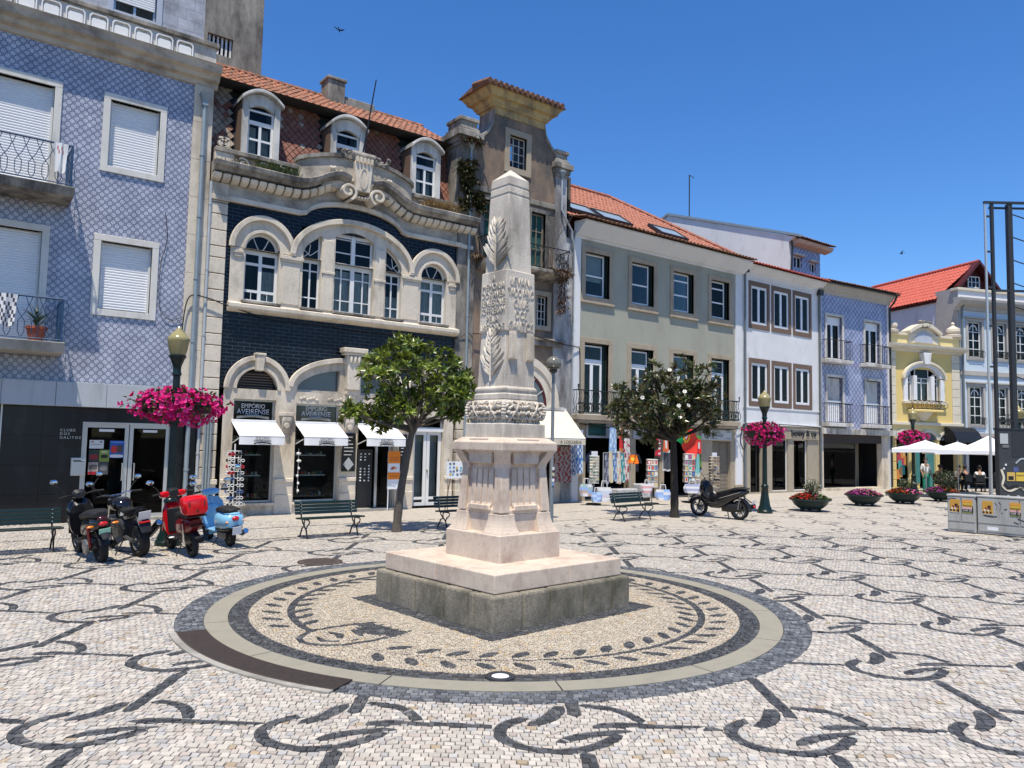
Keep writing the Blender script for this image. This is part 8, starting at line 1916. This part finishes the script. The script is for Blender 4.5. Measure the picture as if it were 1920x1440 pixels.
# big flag, green over red with a yellow emblem, draped at an angle
fl = thing('flag', 'large green and red flag with yellow emblem hung over the shop', 'flag', (23.3, FY-.6, 1.7)); b = MB(); cs = []; nx, nz = 16, 16; vs = []
for j in range(nz+1):
    for i in range(nx+1):
        s, t = i/nx, j/nz; a = R(-38); u, w = (s-.5)*1.55, (.5-t)*1.0; vs.append((23.35+u*math.cos(a)-w*math.sin(a)*.6, FY-.62+.08*math.sin(s*8+t*3), 2.28+u*math.sin(a)*.75+w*math.cos(a)+.05*math.sin(s*6)))
b.add(vs, [(j*(nx+1)+i, j*(nx+1)+i+1, (j+1)*(nx+1)+i+1, (j+1)*(nx+1)+i) for j in range(nz) for i in range(nx)])
for j in range(nz):
    for i in range(nx):
        s, t = (i+.5)/nx, (j+.5)/nz; d = math.hypot((s-.4)*1.5, t-.5); cs.append((.62, .62, .6) if d < .10 else ((.60, .03, .03) if d < .16 else ((.70, .50, .03) if d < .25 else ((.0, .20, .05) if s < .4 else (.62, .035, .02)))))
b.build('cloth', 'print', fl, colors=cs, smooth=True, recalc=False); MB().tube([(22.6, FY-.6, 2.75), (24.0, FY-.62, 2.55)], .012, 5).build('pole', 'interior_wood', fl)
hung('small_flag', 'bright orange printed bag cloth left of the magnet spinner', 20.22, 20.62, FY-.62, 1.34, 1.66, lambda s, t: (.75, .16, .01) if abs(t-.5) > .2 or abs(s-.4) > .25 else (.65, .5, .05), .06)
for k, (u0, u1, z1) in enumerate(((19.32, 20.3, .46), (20.45, 20.95, .62))):
    cr = thing('goods_crate', ['low crate wrapped in patterned plastic by the shop entrance', 'taller crate of patterned goods right of the low one'][k], 'crate', ((u0+u1)/2, FY-.7, 0)); b = MB(); b.box(u0, u1, FY-1.0, FY-.55, .12, z1).build('wrap', 'crate_print', cr, bevel=.03); MB().box(u0+.03, u1-.03, FY-.98, FY-.57, 0, .12).build('base', 'black_plastic', cr)
# shirts on hangers inside the dark shops
for k, (u, c) in enumerate(((20.95, (.50, .50, .50)), (21.35, (.05, .05, .06)), (19.0, (.08, .09, .14)), (22.9, (.12, .03, .04)), (23.2, (.06, .08, .12)))):
    sh = thing('shirt', ['pale grey shirt on a hanger in the dark shop', 'black shirt on a hanger in the dark shop', 'navy shirt on a hanger left of the towels', 'dark red shirt on a hanger behind the trunk', 'dark blue shirt on a hanger right of the trunk'][k], 'shirt', (u, FY+.15, 1.0), group='shirts hung inside the shop')
    MB().prism([(u-.13, 1.0), (u+.13, 1.0), (u+.14, 1.45), (u+.25, 1.28), (u+.31, 1.36), (u+.16, 1.66), (u+.05, 1.70), (u, 1.66), (u-.05, 1.70), (u-.16, 1.66), (u-.31, 1.36), (u-.25, 1.28), (u-.14, 1.45)], 'y', FY+.12, FY+.17).build('cloth', 'print', sh, colors=[c]*15, bevel=.015)
    MB().tube([(u, FY+.145, 1.68), (u, FY+.145, 1.78)], .008, 4).build('hanger', 'zinc_light', sh)

# ================================================================== utility cabinets with posters
cabz = [(20.95, 9.12, .64, .95, 'weathered grey utility cabinet with two yellow posters, left of the pair'), (21.06, 8.46, 1.85, .965, 'wider grey utility cabinet with posters and graffiti at the right edge')]
for ci, (x, y, L, h, l) in enumerate(cabz):
    c = thing('utility_cabinet', l, 'cabinet', (x, y, 0), R(-86), 'grey street cabinets', local=True)
    MB().box(0, L, 0, .42, .02, h-.05).build('body', 'cabinet', c, bevel=.008); MB().box(-.02, L+.02, -.025, .45, h-.05, h).build('lid', 'cabinet', c, bevel=.015)
    MB().box(.03, L-.03, -.012, -.001, .08, .24).build('base_panel', 'cabinet', c, bevel=.004)
    nd = 2; w = L/nd
    for k in range(nd):
        d = MB().box(k*w+.015, (k+1)*w-.012, -.018, -.001, .28, h-.07).build('door', 'cabinet', c, bevel=.004); MB().box((k+1)*w-.06, (k+1)*w-.04, -.032, -.017, .5, .68).build('handle', 'black_plastic', d, bevel=.004)
    if ci: MB().box(.22, .46, -.016, -.011, .115, .20).build('label_plate', 'plate_white', c)
    n_ = [(.06, 0), (.35, 1)] if ci == 0 else [(.12, 0), (.72, 1), (1.3, 0)]
    for u, kind in n_:
        p = MB().box(u, u+.235, -.0235, -.0195, .50, .83).build('poster', 'print', c, colors=[(.60, .34, .05) if kind == 0 else (.62, .40, .06)]*6)
        def patch(a, b_, d, e, col, nm='poster_print'): MB().box(u+.235*a, u+.235*b_, -.0262, -.0238, .50+.33*d, .50+.33*e).build(nm, 'print', p, colors=[col]*6)
        if kind == 0:
            patch(.0, 1, 0, .04, (.6, .58, .5)); patch(.06, .94, .05, .95, (.52, .28, .05)); 
            for q in range(7):
                a = .12+.11*q; MB().ell((u+.235*a, -.0275, .55+.05*(q % 3)), (.024, .003, .030), 7, 5).build('figure', 'print', p, colors=[[(.03, .02, .02), (.62, .6, .55), (.3, .04, .03)][q % 3]]*35)
            MB().box(u+.12, u+.19, -.029, -.0265, .62, .72).build('figure', 'black_ink', p)
        else:
            patch(0, 1, .80, 1, (.66, .30, .05)); patch(0, 1, .30, .46, (.62, .35, .36)); patch(0, 1, .08, .30, (.02, .02, .02)); patch(0, 1, 0, .08, (.20, .22, .05))
            text('poster_lettering', 'SAB 28', .065, (u+.118, -.0275, .545), 'white_ink', p, fit=.20, ext=.0005); text('poster_lettering', 'festival', .085, (u+.118, -.0275, .665), 'black_ink', p, fit=.21, ext=.0005)
    if ci == 0: MB().box(.03, .2, -.0215, -.0185, .80, .86).build('sticker', 'print', c, colors=[(.05, .08, .2)]*6)
    if ci:
        for P in ([(.40, .80), (.44, .72), (.42, .62)], [(.49, .82), (.53, .74), (.50, .60)], [(.54, .56), (.56, .55)], [(.15, .47), (.3, .45), (.44, .46)], [(.66, .66), (.60, .64)], [(.88, .44), (1.0, .40), (1.1, .34)], [(.80, .36), (.9, .32)], [(1.05, .78), (1.15, .7), (1.1, .58), (1.22, .5)]):
            pts = smooth_path(P, 4) if len(P) > 2 else P; MB().band([(a, z-.012) for a, z in pts], [(a, z+.014) for a, z in pts], 'y', -.0215, -.0190).build('graffiti', 'black_ink', c)

# ================================================================== dark kiosk wall and steel frame
kx, ky = 26.60, 10.02
kk = thing('kiosk', 'dark metal kiosk wall with stickers and graffiti at the right edge', 'kiosk', (kx, ky, 0), LOOK-pi/2, local=True)
MB().box(0, 3.2, 0, .22, 0, 2.74).build('body', 'kiosk', kk, bevel=.01); MB().box(-.02, 3.22, -.02, .24, 2.74, 2.79).build('cap', 'dark_metal', kk)
MB().box(.40, 3.1, -.012, -.001, 1.9, 2.70).build('panel', 'dark_metal', kk)
for z0, z1, u0, u1, c in ((1.15, 1.42, .22, .47, (.55, .36, .10)), (1.15, 1.42, .50, .76, (.60, .42, .06)), (1.44, 1.58, .42, .58, (.08, .10, .25)), (1.5, 1.56, .10, .16, (.6, .6, .6)), (1.62, 1.68, .16, .22, (.65, .65, .65)), (2.30, 2.62, .03, .28, (.42, .43, .43)), (2.18, 2.27, .10, .30, (.16, .16, .16))):
    MB().box(u0, u1, -.018, -.013, z0, z1).build('sticker', 'print', kk, colors=[c]*6)
text('poster_lettering', 'festival', .10, (.63, -.02, 1.30), 'black_ink', kk, fit=.22, ext=.0005); MB().box(.26, .42, -.02, -.0185, 1.18, 1.30).build('figure', 'black_ink', kk)
for P, w_, m_ in (([(.05, 1.5), (.12, 1.25), (.08, 1.0), (.3, .85), (.6, .95), (.9, .8)], .035, 'cream_trim'), ([(.1, 1.05), (.25, .92), (.5, .98), (.85, .90)], .05, 'black_ink'), ([(.1, .55), (.25, .70), (.4, .52), (.55, .7), (.7, .55), (.85, .7)], .02, 'zinc_light'), ([(.5, 1.7), (.7, 1.85), (.95, 1.75)], .025, 'zinc_light')):
    pts = smooth_path(P, 5); MB().band(offset_path(pts, -w_), offset_path(pts, w_), 'y', -.017, -.0135).build('graffiti', m_, kk)
ft = thing('steel_frame', 'tall dark steel frame tower with a light side pole at the right edge', 'frame', (kx, ky+.1, 2.79), LOOK-pi/2, local=True); zt = 10.0-2.79
def fb_(nm, mt, *a): MB().box(*a).build(nm, mt, ft)
fb_('side_pole', 'alu', -.10, -.045, .1, .155, -2.7, zt); fb_('post', 'dark_metal', .12, .20, .1, .2, 0, zt); fb_('post', 'dark_metal', .66, .80, .1, .26, 0, zt); fb_('post', 'dark_metal', 2.6, 2.75, .1, .26, 0, zt)
fb_('top_rail', 'dark_metal', -.11, 2.8, .08, .16, zt, zt+.07); fb_('top_rail', 'dark_metal', .12, 2.7, .2, .26, zt-.14, zt-.08); fb_('cross_rail', 'dark_metal', .20, 2.6, .12, .18, 4.35, 4.42); fb_('cross_rail', 'dark_metal', .20, 2.6, .12, .18, .2, .26)
for z in (zt-.45, zt-1.6, zt-2.75, zt-4.0, zt-5.3): fb_('bracket', 'dark_metal', -.05, .12, .11, .15, z, z+.06)
for k in range(9): MB().tube([(.8, .2, zt-.3-k*.75), (2.6, .2, zt-.9-k*.75)], .02, 5).build('brace', 'dark_metal', ft)
lamp('green lamp post with clear lantern behind the dark kiosk', 33.9, 12.05, 3.75)

# ================================================================== parasols, cafe
def parasol(lbl, x, y, apex, edge, r, rot, mt='canvas_white'):
    t = thing('parasol', lbl, 'parasol', (x, y, 0), group='white cafe parasols'); n = 4; b = MB(); m_ = 8; vs = [(x, y, apex)]
    C8 = []
    for k in range(4):
        a0, a1 = rot+k*pi/2, rot+(k+1)*pi/2; p0 = Vector((x+r*math.cos(a0), y+r*math.sin(a0), edge)); p1 = Vector((x+r*math.cos(a1), y+r*math.sin(a1), edge))
        C8 += [p0, p0.lerp(p1, .5)+Vector((0, 0, .04))]
    mid = [Vector((x, y, apex)).lerp(p, .5)-Vector((0, 0, .05)) for p in C8]; low = [p-Vector((0, 0, .16)) for p in C8]
    b.add([(x, y, apex)]+mid+C8+low, [(0, 1+k, 1+(k+1) % 8) for k in range(8)]+[(1+k, 9+k, 9+(k+1) % 8, 1+(k+1) % 8) for k in range(8)]+[(9+k, 17+k, 17+(k+1) % 8, 9+(k+1) % 8) for k in range(8)])
    b.build('canopy', mt, t, recalc=False); MB().tube([(x, y, 0), (x, y, apex+.05)], .028, 8).build('pole', 'zinc_light', t); MB().box(x-.3, x+.3, y-.3, y+.3, 0, .07).build('base', 'concrete', t, bevel=.01)
    rb_ = MB()
    for p in C8[::2]: rb_.tube([(x, y, apex-.06), p-Vector((0, 0, .03))], .012, 4)
    rb_.build('ribs', 'zinc_light', t)
parasol('white parasol nearest the yellow house, leftmost of three', 35.08, 16.14, 2.47, 2.06, 1.85, LOOK+.3)
parasol('white parasol between its two neighbours, partly hidden', 39.4, 16.64, 2.45, 2.0, 1.8, LOOK+.5)
parasol('tallest white parasol next to the dark kiosk', 38.4, 14.89, 2.74, 2.02, 1.75, LOOK+.1)
def person(lbl, x, y, rz, pose, shirt, legs, hair='hair', s=.96, hat=False, arm=0):
    t = thing('person', lbl, 'person', (x, y, 0), rz, local=True)
    if pose == 'stand':
        J = dict(pel=(0, 0, .90, .125), sp=(0, .01, 1.08, .115), ch=(0, .01, 1.28, .135), nk=(0, 0, 1.44, .052), hb=(0, -.015, 1.52, .072), ht=(0, -.01, 1.66, .080))
        for sg, q in ((-1, 'r'), (1, 'l')):
            J.update({'sh'+q: (sg*.175, .01, 1.37, .058), 'el'+q: (sg*.235, .02, 1.10, .042), 'wr'+q: (sg*.22, -.10, .90, .030), 'hd'+q: (sg*.215, -.13, .84, .028), 'hp'+q: (sg*.095, 0, .84, .088), 'kn'+q: (sg*.105, -.015, .48, .058), 'an'+q: (sg*.105, .01, .09, .040), 'to'+q: (sg*.115, -.14, .04, .034)})
    else:
        J = dict(pel=(0, .05, .50, .135), sp=(0, .06, .68, .125), ch=(0, .02, .89, .135), nk=(0, -.03, 1.05, .052), hb=(0, -.06, 1.13, .072), ht=(0, -.055, 1.27, .080))
        for sg, q in ((-1, 'r'), (1, 'l')):
            J.update({'sh'+q: (sg*.175, .0, .98, .058), 'el'+q: (sg*.24, -.10, .74, .042), 'wr'+q: (sg*.14, -.32, .74, .030), 'hd'+q: (sg*.11, -.39, .745, .028), 'hp'+q: (sg*.10, .0, .49, .090), 'kn'+q: (sg*.13, -.42, .48, .060), 'an'+q: (sg*.12, -.40, .09, .040), 'to'+q: (sg*.13, -.55, .04, .034)})
    E_ = [('pel', 'sp'), ('sp', 'ch'), ('ch', 'nk'), ('nk', 'hb'), ('hb', 'ht')]+[e for q in 'rl' for e in (('ch', 'sh'+q), ('sh'+q, 'el'+q), ('el'+q, 'wr'+q), ('wr'+q, 'hd'+q), ('pel', 'hp'+q), ('hp'+q, 'kn'+q), ('kn'+q, 'an'+q), ('an'+q, 'to'+q))]
    for q, sg in (('r', -1), ('l', 1)):        # fingers and thumb
        hx, hy, hz, _ = J['hd'+q]; dn = Vector(J['hd'+q][:3])-Vector(J['wr'+q][:3]); dn.normalize()
        for k in range(4): J[f'f{q}{k}'] = (hx+(k-1.5)*.018, hy+dn.y*.075*(1-.1*abs(k-1)), hz+dn.z*.075-.01, .009); E_.append(('hd'+q, f'f{q}{k}'))
        J['t'+q] = (hx-sg*.045, hy+dn.y*.03, hz+dn.z*.03, .010); E_.append(('hd'+q, 't'+q))
    def skin(nm, keys, mt, grow, parent):
        ks = [k for k in J if k in keys]; ix = {k: i for i, k in enumerate(ks)}; me = bpy.data.meshes.new(nm)
        me.from_pydata([tuple(v*s for v in J[k][:3]) for k in ks], [(ix[a], ix[b]) for a, b in E_ if a in ix and b in ix], []); o = bpy.data.objects.new(nm, me); COL.objects.link(o); o.parent = parent
        md = o.modifiers.new('skin', 'SKIN'); md.use_smooth_shade = True
        for i, k in enumerate(ks): me.skin_vertices[0].data[i].radius = ((J[k][3]+grow)*s,)*2
        me.skin_vertices[0].data[0].use_root = True; o.modifiers.new('sub', 'SUBSURF').levels = 1; o.modifiers['sub'].render_levels = 1
        me.materials.append(MATS[mt]); return o
    bd = skin('body', set(J), 'skin', 0, t)
    skin('shirt', {'pel', 'sp', 'ch', 'shr', 'shl', 'elr', 'ell'}, shirt, .014, t); skin('trousers', {'pel', 'hpr', 'hpl', 'knr', 'knl', 'anr', 'anl'}, legs, .012, t)
    hx, hy, hz, hr = J['ht']; c = Vector((hx, hy, hz-.02))*s
    MB().ell(c+Vector((0, .02, .035)), (.092, .10, .095), 12, 8).build('hair', hair, t, smooth=True)
    for sg in (-1, 1): MB().ell(c+Vector((sg*.03, -.082, -.035)), (.013, .008, .009), 6, 4).build('eye', 'black_ink', t); MB().ell(c+Vector((sg*.088, .0, -.045)), (.014, .022, .03), 6, 4).build('ear', 'skin', t)
    MB().ell(c+Vector((0, -.098, -.065)), (.014, .020, .022), 6, 4).build('nose', 'skin', t); MB().ell(c+Vector((0, -.080, -.11)), (.024, .008, .007), 6, 4).build('mouth', 'terracotta', t)
    if hat: MB().lathe([(.17, 0), (.17, .012), (.095, .02), (.085, .09), (.03, .10)], c.x, c.y+.01, 14, c.z+.06).build('hat', 'straw', t, smooth=True)
    for q in 'rl': a = Vector(J['an'+q][:3])*s; MB().ell(a+Vector((0, -.07, -.05)), (.045, .12, .042), 8, 5).build('shoe', 'black_plastic', t, smooth=True)
    return t
person('standing person in white top and green trousers at the shop door', 38.28, 17.62, R(-35), 'stand', 'shirt_white', 'cloth_green')
SEATS = [(40.27, 17.86, 60, 'cloth_dark', 'cloth_dark', 'seated person in dark clothes, leftmost at the cafe', 0), (41.30, 17.10, 150, 'cloth_dark', 'cloth_dark', 'seated person in black with back to the square, beside a dark chair', 0), (41.60, 17.55, -30, 'cloth_grey', 'cloth_dark', 'seated person in grey facing the square under the parasol', 0), (41.95, 16.70, 120, 'shirt_white', 'cloth_dark', 'seated person in white top leaning forward at the cafe', 0), (40.75, 18.1, -20, 'cloth_brown', 'cloth_dark', 'seated person in brown by the cafe wall', 0), (42.65, 16.1, 100, 'cloth_dark', 'cloth_dark', 'seated person in a pale sun hat near the dark kiosk', 1)]
def cafe_chair(x, y, rz, lbl):
    c = thing('cafe_chair', lbl, 'chair', (x, y, 0), rz, 'dark cafe chairs', local=True); MB().box(-.21, .21, -.20, .22, .40, .43).build('seat', 'black_plastic', c, bevel=.01); MB().box(-.20, .20, .20, .235, .50, .86).build('backrest', 'black_plastic', c, bevel=.015)
    for sx in (-.19, .19):
        for sy in (-.18, .20): MB().tube([(sx, sy, 0), (sx, sy, .41 if sy < 0 else .82)], .012, 5).build('leg', 'black_plastic', c)
for i, (x, y, a, sh, lg, l, hat) in enumerate(SEATS):
    person(l, x, y, R(a), 'sit', sh, lg, hat=bool(hat)); cafe_chair(x, y, R(a), 'dark cafe chair of the '+l.split(',')[0].split(' with')[0])
for x, y, l in ((40.85, 17.45, 'round dark cafe table at the left of the terrace'), (42.15, 16.55, 'round dark cafe table near the kiosk')):
    tb = thing('cafe_table', l, 'table', (x, y, 0)); MB().lathe([(.34, .70), (.35, .715), (.34, .73)], x, y, 18).build('top', 'black_plastic', tb); MB().tube([(x, y, .02), (x, y, .7)], .03, 8).build('column', 'black_plastic', tb); MB().lathe([(.22, 0), (.22, .02), (.03, .05)], x, y, 14).build('foot', 'black_plastic', tb)
# ================================================================== cables and birds
def cable(lbl, pts, r=.012): return tag(MB().tube(smooth_path(pts, 6), r, 5).build('cable', 'black_ink', None, loc=pts[0]), lbl, 'cable')
cable('black cable looping across the corner pilasters of the blue brick house', [(4.82, FY-.12, 3.3), (4.86, FY-.12, 4.6), (4.98, FY-.14, 5.5), (5.4, FY-.16, 5.55), (5.9, FY-.16, 5.42), (7.0, FY-.12, 5.22), (8.4, FY-.1, 5.20)], .016)
cable('thin cable sagging along the brick wall under the window sill', [(8.4, FY-.1, 5.20), (10.2, FY-.08, 5.14), (12.0, FY-.08, 5.2), (13.0, FY-.1, 5.25), (13.4, FY-.14, 5.45), (13.6, FY-.14, 5.3)], .012)
cable('black cable crossing the derelict house to the white pilaster', [(13.6, FY-.15, 5.45), (15.5, FY-.24, 5.62), (17.3, FY-.2, 5.45), (18.0, FY-.12, 5.42), (18.2, FY-.1, 5.2), (18.25, FY-.1, 3.0)], .018)
cable('black cable sagging over the shop fronts of the grey house', [(18.25, FY-.12, 2.72), (20, FY-.12, 2.62), (23, FY-.14, 2.70), (26.9, FY-.14, 2.74), (27.8, FY-.14, 3.02), (30, FY-.14, 3.05), (33.4, FY-.14, 2.98)], .018)
cable('looped black cable hanging at the corner of the white house', [(27.5, FY-.12, 2.85), (27.35, FY-.14, 2.3), (27.55, FY-.14, 1.9), (27.75, FY-.14, 2.3), (27.8, FY-.12, 2.9)], .022)
cable('pale rope tied from the balcony to the roof of the derelict house', [(16.55, FY-.6, 8.65), (16.8, FY-.5, 9.1), (17.25, FY-.4, 9.6), (17.7, FY-.2, 10.1)], .012)
cable('thin cable down the blue tiled wall beside the lower window', [(4.35, FY-.03, 7.6), (4.42, FY-.04, 6.9), (4.30, FY-.06, 6.2), (4.33, FY-.06, 5.2), (4.6, FY-.04, 4.9), (4.84, FY-.05, 5.0)], .008)
for k in range(3):
    tag(MB().tube([(5.53+k*.07, FY-.15, .05), (5.53+k*.07, FY-.15, 2.95)], .028, 8).build('conduit', 'zinc', None, smooth=True, loc=(5.53+k*.07, FY-.15, .05)), ['grey conduit on the left quoins, first of three', 'grey conduit on the left quoins, middle of three', 'grey conduit on the left quoins, last of three'][k], 'conduit')
def bird(lbl, p, rz):
    b = MB(); b.ell((0, 0, 0), (.16, .035, .035), 8, 6); b.add([(.05, 0, .01), (-.05, 0, .01), (-.16, .34, .06), (.02, .18, .04), (.05, 0, .01), (-.16, -.34, .06), (.02, -.18, .04), (-.12, 0, 0), (-.26, .05, 0), (-.26, -.05, 0)], [(0, 3, 2, 1), (0, 1, 5, 6), (7, 8, 9)])
    o = b.build('bird', 'black_ink', None, recalc=False); o.location = p; o.rotation_euler = (.3, .2, rz); tag(o, lbl, 'bird')
bird('small dark swift flying high above the mansard house', (16.311, 37.794, 23.957), 1.0); bird('small dark swift flying over the red tiled roof', (60.597, 29.465, 17.502), 2.2)
